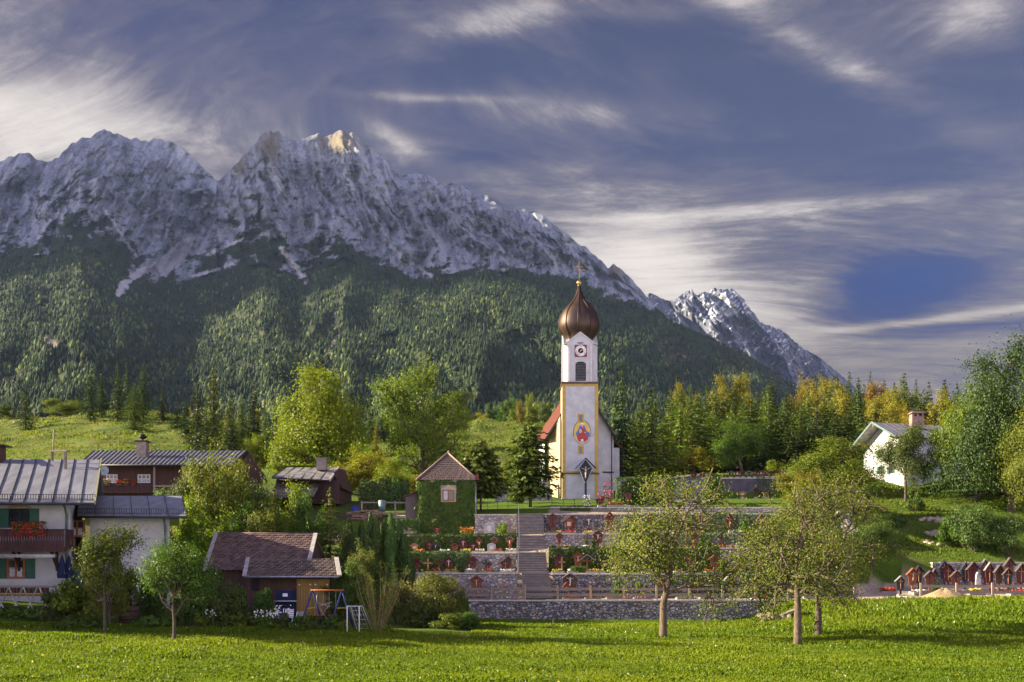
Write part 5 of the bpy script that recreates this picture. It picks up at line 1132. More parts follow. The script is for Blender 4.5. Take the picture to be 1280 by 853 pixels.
def build_sheds():
    D = 70.5; zb = 1.2; H = thing('tiled_shed', 'long brown tiled shed roof with pale barge boards behind the yellow door shed', 'shed', (wx(325, D), D, zb))
    ze, zR = wz(713, 69.3), wz(667.5, 74.5)
    # right gable leans over: eave left px 254, ridge px 271..396
    w = MB(); w.prismx([(70.2, zb), (70.2, ze+.1), (74.5, zR-.2), (79, ze+.1), (79, zb)], wx(262, 70), wx(384, 72)); w.build('wall', BROWNWOOD, H)
    r = MB(); tiled(r, (wx(256, 69.3), 69.3, ze), (wx(382, 69.3), 69.3, ze-.05), (wx(393, 74.5), 74.5, zR-.05), (wx(271.5, 74.5), 74.5, zR), 19, .05, .085, 42); ro = r.build('roof', BTILE, H)
    r = MB(); r.slab((wx(256, 69.3), 79.6, ze), (wx(382, 69.3), 79.6, ze), (wx(393, 74.5), 74.5, zR-.05), (wx(271.5, 74.5), 74.5, zR), .08); r.tube([(wx(271.5, 74.5), 74.5, zR+.03), (wx(393, 74.5), 74.5, zR-.02)], .09, 8); r.build('ridge_tiles', BTILE, ro)
    b = MB(); b.bar((wx(255, 69.2), 69.2, ze+.0), (wx(270.5, 74.5), 74.5, zR+.05), .28, .10); b.build('barge_board', BARGE, H); b = MB(); b.bar((wx(383.5, 69.2), 69.2, ze-.02), (wx(394.5, 74.5), 74.5, zR+.02), .28, .10); b.build('barge_board', BARGE, H)
    H = thing('garden_shed', 'low tiled garden shed with yellow wooden double doors', 'shed', (wx(365, 67), 67, zb))
    ze, zR = wz(720.5, 65.2), wz(698.5, 68.9)
    w = MB(); w.prismx([(66.6, zb), (66.6, ze+.15), (68.9, zR-.12), (69.1, zR-.12), (69.1, zb)], wx(307, 66.6), wx(413, 66.6)); w.build('wall', BROWNWOOD, H)
    r = MB(); tiled(r, (wx(306, 65.2), 65.2, ze), (wx(423, 65.2), 65.2, ze), (wx(420, 68.9), 68.9, zR), (wx(311, 68.9), 68.9, zR), 11, .05, .085, 40); ro = r.build('roof', STILE, H)
    b = MB(); b.bar((wx(305.5, 65.1), 65.1, ze+.05), (wx(310, 68.9), 68.9, zR+.06), .27, .1); b.build('barge_board', BARGE, H); b = MB(); b.bar((wx(424.5, 65.1), 65.1, ze+.05), (wx(420.5, 68.9), 68.9, zR+.06), .27, .1); b.build('barge_board', BARGE, H)
    g = MB(); g.tube([(wx(306, 65.1), 65.08, ze-.04), (wx(424, 65.1), 65.08, ze-.04)], .07, 8); g.build('gutter', GREYM, ro)
    for i, (a, b_) in enumerate(((371, 390.6), (391, 412))):
        d = MB(); d.b2(wx(a, 66.5), wx(b_, 66.5), 66.48, 66.56, zb+.25, wz(724, 66.5)); dd = d.build('door', YWOOD, H)
        d = MB()
        for px in (a+3, b_-3): d.box((wx(px, 66.4), 66.45, wz(731, 66.4)), (.09, .05, .09))
        d.build('door_fitting', WHITE, dd)
    w = MB(); w.b2(wx(314, 66.5), wx(323, 66.5), 66.5, 66.57, wz(738, 66.5), wz(722, 66.5)); w.build('shutter', BLACK, H)
build_sheds()

def build_ivy_house():
    D = 108.0; X0, X1 = wx(523.5, D), wx(593.5, D); zb = 7.7; ze, zA = wz(600, D), wz(567, 111)
    H = thing('ivy_house', 'small square house wrapped in ivy with steep shingled hip roof and one window', 'house', (wx(558, D), D, zb)); y1 = D+6
    w = MB(); w.b2(X0, X1, D, y1, zb, ze); w.build('wall', PLASTER, H)
    r = MB(); a = (X0-.25, D-.35, ze-.05); b = (X1+.35, D-.35, ze-.05); xa = (X0+X1)/2
    A0 = (xa-.1, D+3.0, zA); A1 = (xa+.1, D+3.0, zA)
    tiled(r, a, b, A1, A0, 14, .05, .05, 26)
    tiled(r, (X0-.25, y1+.3, ze-.05), a, A0, A0, 14, .05, .05); tiled(r, b, (X1+.35, y1+.3, ze-.05), A1, A1, 14, .05, .05); tiled(r, (X1+.35, y1+.3, ze-.05), (X0-.25, y1+.3, ze-.05), A0, A1, 14, .05, .05)
    ro = r.build('roof', SHINGLE, H)
    h = MB(); 
    for p in (a, b): h.tube([Vector(p)+Vector((0, -.05, .05)), Vector(A0)+Vector((0, 0, .08))], .08, 6)
    h.lathe([(.0, -.1), (.16, 0), (.12, .18), (.04, .32)], (xa, D+3, zA), 8); h.build('hip_tiles', plain('hip_tile', (0.28, .2, .15), None, 5, .9), ro)
    wx0, wx1 = wx(553.5, D), wx(568, D); z0, z1 = wz(626.5, D), wz(612.8, D)
    s = MB(); s.prism([(wx(551.5, D), wz(627.8, D)), (wx(570, D), wz(627.8, D)), (wx(570, D), wz(611, D)), (wx(566, D), wz(610, D)), (wx(564, D), wz(608.5, D)), (wx(560.8, D), wz(606, D)), (wx(557.5, D), wz(608.5, D)), (wx(555.5, D), wz(610, D)), (wx(551.5, D), wz(611, D))], D-.30, D-.2); s.build('window_surround', PLASTER_Y, H)
    wi = window(H, wx0, wx1, z0, z1, D-.36, WINFRAME, 1, 0, False, fw=.10)
    c = MB(); c.b2(wx0+.12, (wx0+wx1)/2-.08, D-.375, D-.37, z0+.1, z1-.1); c.build('curtain', CURT, wi)
    V = []; Q = []; nb = 0; O = np.array(org(H)); sx, sy = X1-X0, 6
    rs = np.random.RandomState(4)
    for (p0, ux, wd, nv, n_) in (((X0-.05, D, zb), (1, 0, 0), sx+.1, (0, -1, 0), 15000), ((X0, y1, zb), (0, -1, 0), sy, (-1, 0, 0), 5000)):
        v, q = ivy_sheet(p0, ux, (0, 0, 1), wd, ze-zb-.1, nv, n_, .17, rs)
        cen = v.reshape(-1, 4, 3).mean(1); ok = ~((cen[:, 0] > wx(550.5, D)) & (cen[:, 0] < wx(571, D)) & (cen[:, 2] > wz(628.5, D)) & (cen[:, 2] < wz(606, D)) & (cen[:, 1] < D+.1))
        v = v.reshape(-1, 4, 3)[ok].reshape(-1, 3); V.append(v); Q.append(np.arange(len(v)).reshape(-1, 4)+nb); nb += len(v)
    add_mesh('ivy', mesh_np('ivy', np.vstack(V)-O, np.vstack(Q)), IVY, H)
    p = MB(); p.tube([(X1+.12, D-.1, ze-.2), (X1+.12, D-.1, zb+1)], .06, 6); p.build('downpipe', GREYM, H)
    p = MB(); p.box((X1+.25, D-.35, ze+.25), (.35, .35, .6)); p.build('small_chimney', REDTILE, H)
    S = thing('lean_to', 'narrow dark boarded lean-to against the left side of the ivy house', 'shed', (wx(514, 108.5), 108.5, wz(650, 108.5)))
    m = MB(); m.prism([(wx(507, 108.5), wz(650, 108.5)), (X0-.15, wz(650, 108.5)), (X0-.15, wz(614, 108.5)), (wx(507, 108.5), wz(619.5, 108.5))], 108.3, 111.5); m.build('wall', woodmat('purple_grey_boards', (0.12, .09, .085), (.05, .035, .035)), S)
    m = MB(); m.slab((wx(503.5, 108), 107.9, wz(620.5, 108)), (X0-.1, 107.9, wz(613, 108)), (X0-.1, 112, wz(613, 108)), (wx(503.5, 108), 112, wz(620.5, 108)), .12); m.build('roof', DARKWOOD, S)
build_ivy_house()

def build_right_house():
    D = 142.0; zb = 13.2; H = thing('hillside_house', 'large white house on the right slope with wide grey roof and brick chimney', 'house', (wx(1150, D), D, zb))
    # gable end turned towards the left, long front to the camera
    xg, xe = wx(1130, D), wx(1222, D); Y0, Y1 = D, 156.0; xl = wx(1084, 153)
    zE, zR = wz(541, D), wz(527, 150)
    zE = wz(545, D)
    # footprint: A(front-left corner) at px 1130, back-left corner at px 1084
    A, Bk = (xg, Y0), (xl, 154.5); Cn, Dn = (xe, Y0+3), (xe-8, 158.0); mid = ((A[0]+Bk[0])/2, (A[1]+Bk[1])/2); zr_ = wz(530.5, mid[1])
    w = MB(); w.faces([(A[0], A[1], zb), (Bk[0], Bk[1], zb), (Bk[0], Bk[1], zE), (mid[0], mid[1], zr_), (A[0], A[1], zE), (Cn[0], Cn[1], zb), (Cn[0], Cn[1], zE), (Dn[0], Dn[1], zb), (Dn[0], Dn[1], zE)],
                    [(0, 4, 3, 2, 1), (0, 5, 6, 4), (5, 7, 8, 6), (7, 1, 2, 8)]); wl = w.build('wall', PLASTER, H)
    ax = Vector((A[0]-Bk[0], A[1]-Bk[1], 0)).normalized(); out = Vector((-(Cn[0]-A[0]), -(Cn[1]-A[1]), 0)).normalized()*1.9
    e0 = Vector((A[0], A[1], zE))+ax*1.0+out+Vector((0, 0, -.25)); r0 = Vector((mid[0], mid[1], zr_+.2))+out; b0 = Vector((Bk[0], Bk[1], zE))-ax*1.0+out+Vector((0, 0, -.25))
    L = Vector((Cn[0]-A[0], Cn[1]-A[1], 0))*1.02-out
    metal_roof(H, e0, e0+L, r0+L, r0, 12, False, TIN, t=.2)
    r = MB(); r.slab(b0, b0+L, r0+L, r0, .2); r.build('rear_roof', TIN2, H)
    b = MB(); b.bar(e0+Vector((0, 0, -.05)), r0, .12, .32); b.bar(b0+Vector((0, 0, -.05)), r0, .12, .32); b.build('barge_board', PIPE, H)
    b = MB()
    for f in (0.02, .5, .98):
        for g in (0.25, .6): pass
    for p in (0.12, 0.88): q = Vector((A[0], A[1], zE-.2)).lerp(Vector((Bk[0], Bk[1], zE-.2)), p); b.bar(q, q+out*.85+Vector((0, 0, .3)), .22)
    q = Vector((mid[0], mid[1], zr_-.3)); b.bar(q, q+out*.9, .24); b.build('purlin', YWOOD, H)
    c = MB(); x = wx(1145.5, 147); c.b2(x-.85, x+.85, 146.4, 147.6, wz(536, 147), wz(521.5, 147)); ch = c.build('chimney', plain('pinkish_brick', (.30, .20, .16), (.2, .13, .11), 4, .9, .3), H)
    c = MB()
    for sx in (-.7, 0, .7): c.b2(x+sx-.12, x+sx+.12, 146.5, 147.5, wz(521.5, 147), wz(517.5, 147))
    c.prism([(x-1.05, wz(517.6, 147)), (x+1.05, wz(517.6, 147)), (x+.8, wz(515.5, 147)), (x-.8, wz(515.5, 147))], 146.2, 147.8); c.build('chimney_cap', plain('pinkish_brick', (.3, .2, .16)), ch)
    window(H, wx(1142, D), wx(1146.5, D), wz(603, D), wz(597, D), D+.35, GREYWOOD, 0, 0, fw=.08)
    for px in (1165, 1198): window(H, wx(px, D), wx(px+8, D), wz(572, D), wz(560, D), D+(.9 if px < 1180 else 1.9), GREYWOOD, 1, 1, fw=.08)
    # gable windows with green shutters
    ang = math.atan2(A[1]-Bk[1], A[0]-Bk[0]); gdir = Vector((cos(ang), sin(ang), 0)); nrm = Vector((sin(ang), -cos(ang), 0)); nrm = nrm if nrm.x < 0 else -nrm
    for f, py0, py1 in ((.3, 572, 562), (.55, 572, 562), (.3, 592, 583), (.55, 592, 583)):
        p = Vector((A[0], A[1], 0)).lerp(Vector((Bk[0], Bk[1], 0)), f)+nrm*.04; m = MB(); z0, z1 = wz(py0, p.y), wz(py1, p.y)
        m.box((p.x, p.y, (z0+z1)/2), (1.0, .08, z1-z0), ang); wi = m.build('window', GLASS, H); m = MB()
        for s in (-.8, .8): m.box((p.x+gdir.x*s+nrm.x*.03, p.y+gdir.y*s+nrm.y*.03, (z0+z1)/2), (.5, .08, z1-z0), ang)
        m.build('shutter', SHUT, wi)
build_right_house()
# ------------------------------------------------------------------ cemetery terraces
def stone_wall(px0, px1, py_top, z0, D, label, mat=WALLST, cap=0.12, thick=0.5, px1b=None, ivy=0, name='stone_wall', cat='wall', zt=None, ivy_w=None):
    x0, x1 = wx(px0, D), wx(px1, D); zt = wz(py_top, D) if zt is None else zt
    t = thing(name, label, cat, ((x0+x1)/2, D, z0))
    # face with a little relief so that the courses catch the light
    nx, nz = max(2, int((x1-x0)/0.14)), max(2, int((zt-cap-z0+.3)/0.14)); xs = np.linspace(x0, x1, nx); zs = np.linspace(z0-.3, zt-cap, nz); XX, ZZ = np.meshgrid(xs, zs)
    YY = D-0.05*(np.abs(perlin(XX*2.1, ZZ*2.6, 5))+0.6*perlin(XX*4.3, ZZ*4.8, 9)); V = np.stack([XX, YY, ZZ], -1).reshape(-1, 3); idx = np.arange(nx*nz).reshape(nz, nx)
    Q = np.stack([idx[:-1, :-1], idx[:-1, 1:], idx[1:, 1:], idx[1:, :-1]], -1).reshape(-1, 4); V = V-np.array(org(t))
    add_mesh('stone_face', mesh_np('stone_face', V, Q, True), mat, t)
    m = MB(); m.b2(x0, x1, D+.06, D+thick, z0-.3, zt-cap-.003); m.build('core', mat, t)
    if cap:
        m = MB(); x = x0-.05
        while x < x1+.05: w = min(random.uniform(.7, 1.2), x1+.05-x); m.b2(x, x+w-.02, D-.10, D+thick+.03, zt-cap, zt+random.uniform(-.01, .015)); x += w
        m.build('coping', CAPST, t)
    if ivy:
        a, b = (x0, x1) if ivy_w is None else (wx(ivy_w[0], D), wx(ivy_w[1], D))
        V, Q = ivy_sheet((a, D-.05, z0), (1, 0, 0), (0, 0, 1), b-a, zt-z0+.05, (0, -1, 0), ivy, .15, np.random.RandomState(int(px0)), .2, .12)
        v2, q2 = ivy_sheet((a, D-.1, zt+.03), (1, 0, 0), (0, 1, 0), b-a, .5, (0, 0, 1), ivy//4, .15, np.random.RandomState(int(px0)+1), .12)
        add_mesh('ivy', mesh_np('ivy', np.vstack([V, v2])-np.array(org(t)), np.vstack([Q, q2+len(V)])), IVY, t)
    return t
random.seed(4)
stone_wall(586, 986, 750, -0.1, 84.5, 'long dark field stone retaining wall rising from the meadow below the fence')
stone_wall(486, 647, 716, 2.0, 89.8, 'stone wall behind the lowest grave row left of the stairs', WALLST2)
stone_wall(488, 645.5, 691, 4.2, 95.3, 'stone wall behind the second grave row left of the stairs, ivy on its left', WALLST2, ivy=2600, ivy_w=(488, 588))
stone_wall(492, 649, 669, 6.1, 101.2, 'ivy covered wall below the ivy house, left of the stairs', WALLST, ivy=5600)
stone_wall(593.5, 651, 643, 8.0, 106.8, 'pale stone wall between the ivy house and the top of the stairs', WALLST2)
stone_wall(480, 524, 650, 8.0, 107.2, 'ivy covered yard wall left of the ivy house', WALLST, ivy=2200)
stone_wall(691, 1066, 717, 2.0, 89.8, 'low stone wall behind the lowest grave row right of the stairs', ivy=2600, ivy_w=(820, 1066))
stone_wall(686, 1064, 685, 4.2, 95.3, 'ivy hung wall behind the second grave row right of the stairs', WALLST, ivy=9500, ivy_w=(686, 900))
stone_wall(681, 1062, 667, 6.5, 101.2, 'pale stone wall behind the third grave row right of the stairs', WALLST2, ivy=2200, ivy_w=(850, 1060))
stone_wall(680, 1062, 642.5, 8.1, 106.8, 'dark stone wall behind the fourth grave row below the church', WALLST, ivy=3000, ivy_w=(790, 1000))
stone_wall(688, 1062, 634, 10.4, 112.0, 'low top stone wall bordering the church forecourt', WALLST2)
stone_wall(884, 1000, 597.5, 13.9, 137.1, 'dark upper wall below the far row of graves near the forest', plain('dark_render', (.10, .09, .10), (.06, .055, .065), 1, .9, .4), ivy=900, ivy_w=(945, 1000))
stone_wall(1166, 1400, 703, 2.6, 101.3, 'dark stone wall behind the crowded grave houses at the right edge')
stone_wall(618, 690, 613, 12.4, 131.5, 'low stone wall behind the yew trees left of the church', WALLST2, .1)
stone_wall(640, 688, 601, 14.0, 137.4, 'rough stone bank wall behind the low wall left of the church', WALLST2, .1)
def long_slant_wall():
    pts = [((1046, 640), 107), ((1066, 660), 106.5), ((1098, 686), 105), ((1120, 700), 103.4), ((1152, 712), 101.4)]
    t = thing('ramp_wall', 'slanting rough stone wall descending from the terraces to the right grave field', 'wall', W(1098, 700, 104))
    for i in range(len(pts)-1):
        (a, Da), (b, Db) = pts[i], pts[i+1]; p, q = Vector(W(*a, Da)), Vector(W(*b, Db)); m = MB(); n = 6
        for k in range(n):
            u, v = p.lerp(q, k/n), p.lerp(q, (k+1)/n); h = random.uniform(1.4, 1.9); z = u.z+random.uniform(-.15, .15)
            m.faces([(u.x, u.y-.3, z), (v.x, v.y-.3, z), (v.x, v.y+.3, z), (u.x, u.y+.3, z), (u.x, u.y-.35, z-h), (v.x, v.y-.35, z-h), (v.x, v.y+.3, z-h), (u.x, u.y+.3, z-h)], [(3, 2, 1, 0), (0, 1, 5, 4), (1, 2, 6, 5), (2, 3, 7, 6), (3, 0, 4, 7)])
        m.build('wall_section', WALLST2, t)
long_slant_wall()

def build_stairs():
    t = thing('stairs', 'broad stone stairs climbing in flights between the grave terraces to the church', 'stairs', (wx(665, 90), 86.4, 2.0))
    fl = [((655, 691), (652, 686), 86.6, 90.2, 2.0, 4.2, 13), ((647, 684), (646, 682), 91.8, 96.6, 4.2, 6.45, 14), ((646, 681), (646, 679), 98.4, 107.0, 6.45, 10.35, 24)]
    for k, (a, b, y0, y1, z0, z1, n) in enumerate(fl):
        m = MB()
        for i in range(n):
            f = i/n; x0 = wx(a[0]+(b[0]-a[0])*f, y0+(y1-y0)*f); x1 = wx(a[1]+(b[1]-a[1])*f, y0+(y1-y0)*f); ya = y0+(y1-y0)*f; z = z0+(z1-z0)*(i+1)/n
            m.b2(x0, x1, ya, y1+.4, z-(z1-z0)/n+.002*(i % 2), z-.045)
            m.b2(x0-.02, x1+.02, ya-.05, y1+.35, z-.045, z)
        f_ = m.build('flight', CONC, t); m = MB()
        for i in range(n):
            f = i/n; x0 = wx(a[0]+(b[0]-a[0])*f, y0+(y1-y0)*f); x1 = wx(a[1]+(b[1]-a[1])*f, y0+(y1-y0)*f); ya = y0+(y1-y0)*f; z = z0+(z1-z0)*(i+1)/n
            m.b2(x0+.01, x1-.01, ya-.012, ya+.0, z-(z1-z0)/n+.01, z-.05)
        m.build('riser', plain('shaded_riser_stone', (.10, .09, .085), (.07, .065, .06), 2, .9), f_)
    m = MB(); m.b2(wx(648, 91), wx(690, 91), 90.25, 91.78, 4.0, 4.235); m.b2(wx(646, 97), wx(683, 97), 96.65, 98.38, 6.2, 6.48); m.build('landing', plain('pale_paving', (.42, .37, .30), (.33, .29, .25), 2, .9, .3), t)
    r = MB()
    for (px, ya, za, yb, zb_) in ((648, 91.6, 4.3, 96.8, 6.6), (649, 98.2, 6.6, 106.8, 10.4)):
        p, q = Vector((wx(px, ya), ya, za+.95)), Vector((wx(px-1, yb), yb, zb_+.95)); r.bar(p, q, .05)
        for i in range(5): s = p.lerp(q, i/4); r.bar(s, s-Vector((0, 0, 1.0)), .045)
    r.build('handrail', GREYM, t)
build_stairs()

def rail_fence(px0, px1, D, step, zfun, label, top=0.98):
    t = thing('rail_fence', label, 'fence', (wx((px0+px1)/2, D), D, zfun(wx((px0+px1)/2, D)))); x0, x1 = wx(px0, D), wx(px1, D); n = max(1, round((x1-x0)/step)); xs = [x0+(x1-x0)*i/n for i in range(n+1)]
    for x in xs:
        p = MB(); z = zfun(x); p.bar((x, D-.02, z-.2), (x, D-.02, z+1.22), .17, .15); p.build('post', GREYWOODV, t)
    for i in range(n):
        for h in (.42, .92):
            m = MB(); a, b = xs[i]+.02, xs[i+1]-.02; m.bar((a, D+.1, zfun(a)+h+random.uniform(-.02, .02)), (b, D+.1, zfun(b)+h+random.uniform(-.02, .02)), .05, .25); m.build('rail', GREYWOOD, t)
rail_fence(574, 1068, 85.25, 2.75, lambda x: 1.95, 'long grey two-rail plank fence along the top of the front stone wall')
rail_fence(1151, 1330, 87.2, 3.1, lambda x: 2.15, 'two-rail plank fence in front of the crowded grave houses at the right')
def pebble(mb, c, r, seed):
    rs = np.random.RandomState(seed); P = []
    for a, n, z in ((-.9, 1, 0), (-.4, 7, 0), (.3, 7, 0), (.9, 1, 0)): pass
    rings = [(-.75, .6), (-.1, 1.0), (.55, .72)]; b = []
    for z, q in rings: b += [(c[0]+r[0]*q*cos(2*pi*k/7)*rs.uniform(.85, 1.1), c[1]+r[1]*q*sin(2*pi*k/7)*rs.uniform(.85, 1.1), c[2]+r[2]*(z+rs.uniform(-.1, .1))) for k in range(7)]
    b += [(c[0], c[1], c[2]-r[2]), (c[0]+r[0]*.1, c[1], c[2]+r[2]*.9)]
    mb.faces(b, [(i*7+k, i*7+(k+1) % 7, (i+1)*7+(k+1) % 7, (i+1)*7+k) for i in range(2) for k in range(7)]+[(21, (k+1) % 7, k) for k in range(7)]+[(14+k, 14+(k+1) % 7, 22) for k in range(7)], True)

# ------------------------------------------------------------------ grave markers
WOODS = {}
for nm, c in dict(red=(.13, .026, .018), maroon=(.10, .018, .018), orange=(.25, .08, .03), brown=(.13, .055, .03), light=(.42, .22, .09), dark=(.03, .022, .025), rust=(.17, .045, .022)).items():
    WOODS[nm] = plain('grave_wood_'+nm, c, tuple(v*.6 for v in c), 6, .6, .3, stretch=(1, 1, .4))
ROOFM = {'dark': plain('dark_shingle', (.09, .07, .065), (.05, .04, .04), 8, .8), 'grey': plain('grey_sheet', (.24, .23, .24), (.15, .15, .16), 4, .5)}
def marker(kind, col, h, roof='same', wide=1.0):
    """local origin at the ground; returns list of (name, mb, mat)"""
    w = WOODS[col]; rm = w if roof == 'same' else ROOFM[roof]; P = []
    if kind == 'stone':
        s = MB(); s.prism([(-.38*wide, .0), (.38*wide, .0), (.38*wide, h*.8), (.2*wide, h*.95), (0, h), (-.2*wide, h*.95), (-.38*wide, h*.8)], -.12, .12); P.append(('slab', s, plain('grave_stone', (.34, .33, .34), (.22, .22, .23), 3, .8, .3)))
        s = MB(); s.box((0, 0, .06), (.95*wide, .4, .14)); P.append(('base', s, CAPST)); s = MB(); s.b2(-.22, .22, -.135, -.115, h*.35, h*.7); P.append(('plate', s, plain('plate', (.5, .48, .42))))
        return P
    b = MB(); b.box((0, 0, .08), (.5, .4, .2)); P.append(('base', b, CAPST))
    if kind == 'plain':
        c = MB(); c.bar((0, 0, .1), (0, 0, h), .13, .1); c.bar((-.38*wide, 0, h*.68), (.38*wide, 0, h*.68), .1, .13); P.append(('cross', c, w)); return P
    p = MB(); p.bar((0, 0, .1), (0, 0, h*.5), .15, .13); P.append(('post', p, w))
    if kind == 'board':        # pentagonal panel under a small saddle roof, cross and figure in front
        a = MB(); a.prism([(-.27*wide, h*.34), (.27*wide, h*.34), (.36*wide, h*.78), (0, h*.97), (-.36*wide, h*.78)], -.03, .03); P.append(('panel', a, w))
        r = MB()
        for s in (-1, 1): r.bar((s*.50*wide, -.07, h*.73), (0, -.07, h+.0), .38, .05)
        P.append(('roof', r, rm))
        c = MB(); c.bar((0, -.06, h*.38), (0, -.06, h*.9), .05, .07); c.bar((-.2*wide, -.06, h*.74), (.2*wide, -.06, h*.74), .05, .06); P.append(('cross', c, WOODS['dark'] if col not in ('dark', 'maroon') else WOODS['light']))
    elif kind == 'gable':      # tall open cross beneath a wide roof
        c = MB(); c.bar((0, 0, h*.4), (0, 0, h*.92), .12, .1); c.bar((-.34*wide, 0, h*.66), (.34*wide, 0, h*.66), .1, .1); P.append(('cross', c, w))
        r = MB()
        for s in (-1, 1): r.bar((s*.62*wide, -.04, h*.66), (0, -.04, h+.0), .42, .06)
        for s in (-1, 1): r.bar((s*.34*wide, 0, h*.68), (s*.36*wide, 0, h*.80), .07)
        P.append(('roof', r, rm))
    elif kind == 'kite':       # narrow carved board with fan top
        a = MB(); a.prism([(-.08, h*.3), (.08, h*.3), (.15*wide, h*.5), (.10*wide, h*.58), (.30*wide, h*.74), (.27*wide, h*.88), (.12*wide, h*.95), (0, h), (-.12*wide, h*.95), (-.27*wide, h*.88), (-.30*wide, h*.74), (-.10*wide, h*.58), (-.15*wide, h*.5)], -.05, .05); P.append(('panel', a, w))
        r = MB()
        for s in (-1, 1): r.bar((s*.34*wide, -.03, h*.84), (0, -.03, h*1.02), .26, .045)
        P.append(('roof', r, rm)); c = MB(); c.bar((0, -.08, h*.45), (0, -.08, h*.92), .04, .055); c.bar((-.15*wide, -.08, h*.77), (.15*wide, -.08, h*.77), .04, .05); P.append(('cross', c, WOODS['dark']))
    elif kind == 'house':      # boxed shrine with gable front and pale plate
        a = MB(); a.prism([(-.22*wide, h*.42), (.22*wide, h*.42), (.27*wide, h*.8), (0, h*.95), (-.27*wide, h*.8)], -.10, .12); P.append(('panel', a, w))
        r = MB()
        for s in (-1, 1): r.bar((s*.40*wide, 0, h*.74), (0, 0, h), .5, .06)
        P.append(('roof', r, rm)); c = MB(); c.b2(-.12*wide, .12*wide, -.12, -.101, h*.50, h*.72); P.append(('plate', c, plain('plate', (.5, .48, .42))))
    return P
MK = {}
def put_marker(kind, col, px, D, top, label, group, roof='same', fig=False, wide=1.0, z=None):
    if px > 1100: wide = round(wide*.8, 2); top = top+1.5
    x = wx(px, D); g = gxy(x, D) if z is None else z; h = max(.9, wz(top, D)-g); q = round(h/.12)*.12; key = (kind, col, roof, fig, wide, round(q, 2))
    if key not in MK:
        t = thing('grave_marker', None, None)
        for nm, mb, mt in marker(kind, col, q, roof, wide): mb.build(nm, mt, t, False)
        if fig: figure(t, 0, -.13, q*.50, q*.34 if kind != 'kite' else q*.3, SKIN if fig == 1 else WHITE)
        MK[key] = t
    else: t = copy_tree(MK[key])
    t.location = (x, D, g); t.rotation_euler = (0, 0, random.uniform(-.12, .12)); ORG[t.name] = Vector(t.location)
    return tag(t, label, 'gravestone' if kind == 'stone' else 'grave marker', group)
KN = dict(board='panel', gable='open cross', kite='fan-topped panel', house='boxed shrine', plain='plain cross', stone='slab')
CN = dict(red='red', maroon='maroon', orange='orange', brown='brown', light='pale wood', dark='black', rust='rust red')
ORD = ['first', 'second', 'third', 'fourth', 'fifth', 'sixth', 'seventh', 'eighth', 'ninth', 'tenth', 'eleventh', 'twelfth', 'thirteenth', 'fourteenth', 'fifteenth', 'sixteenth', 'seventeenth', 'eighteenth', 'nineteenth', 'twentieth']+['twenty-'+q for q in ('first', 'second', 'third', 'fourth', 'fifth', 'sixth', 'seventh', 'eighth', 'ninth')]+['thirtieth']
def describe(kind, col, roof, fig):
    s = ('grey' if kind == 'stone' else CN[col])+' '+KN[kind]
    if kind in ('board', 'gable', 'kite', 'house') and roof == 'grey': s += ' under grey roof'
    elif fig: s += ' with figure'
    return s
def row(spec, D, where, group, rev=False, z=None):
    """markers of one row, counted away from the stairs"""
    s = sorted(spec, key=lambda r: r[1], reverse=rev)
    for i, (kind, px, top, col, roof, fig, wide, dD) in enumerate(s):
        put_marker(kind, col, px, D+dD, top, describe(kind, col, roof, fig)+f', {ORD[i]} {where}', group, roof, fig, wide, z)
S = 'same'
row([('board', 519.5, 698, 'red', S, 0, 1.3, .3), ('plain', 535, 699, 'light', S, 0, 1.2, .6), ('gable', 548.5, 699, 'brown', S, 0, 1.1, 0), ('board', 561, 696.5, 'maroon', S, 2, 1.1, .5), ('board', 586.5, 705, 'brown', 'dark', 2, 1.15, -1.4), ('board', 591.5, 695.5, 'rust', S, 0, 1.0, .8),
     ('gable', 607.5, 699, 'dark', 'dark', 0, .95, .6), ('kite', 611, 705, 'brown', S, 0, .9, -1.0), ('board', 632, 700, 'maroon', 'dark', 0, 1.15, -.6), ('board', 635.5, 694.5, 'brown', S, 0, .9, .9)], 94.0, 'left of the stairs on the second terrace', 'graves left of the stairs, second terrace', True)
row([('house', 518.5, 681, 'light', S, 0, 1.2, .2), ('board', 537, 677, 'maroon', S, 0, 1.0, .4), ('gable', 544.5, 680.5, 'dark', 'dark', 2, .95, -.8), ('board', 568.5, 680.5, 'orange', S, 0, 1.0, .2), ('board', 579, 673, 'maroon', 'dark', 2, 1.25, .3), ('board', 591.5, 678.5, 'maroon', S, 2, 1.05, -.2), ('kite', 599, 672.5, 'orange', S, 1, 1.0, .4),
     ('stone', 614.5, 682, 'dark', S, 0, 1.1, 0), ('kite', 618, 671.5, 'orange', 'grey', 0, 1.2, .7), ('kite', 637.3, 671.5, 'orange', 'grey', 1, 1.35, .3)], 100.2, 'left of the stairs below the ivy wall', 'graves left of the stairs, third terrace', True)
row([('board', 595.5, 718.5, 'orange', S, 1, 1.5, .1), ('plain', 628, 724, 'light', S, 0, 1.4, .8), ('board', 512, 722, 'red', S, 0, 1.0, .5)], 88.2, 'left of the stairs on the lowest terrace', 'graves left of the stairs, lowest terrace', True)
row([('board', 546.5, 661, 'maroon', S, 0, 1.0, .8), ('stone', 612, 653, 'dark', S, 0, 1.5, 1.2)], 104.2, 'left of stairs below the ivy house', 'graves at the foot of the ivy house', True)
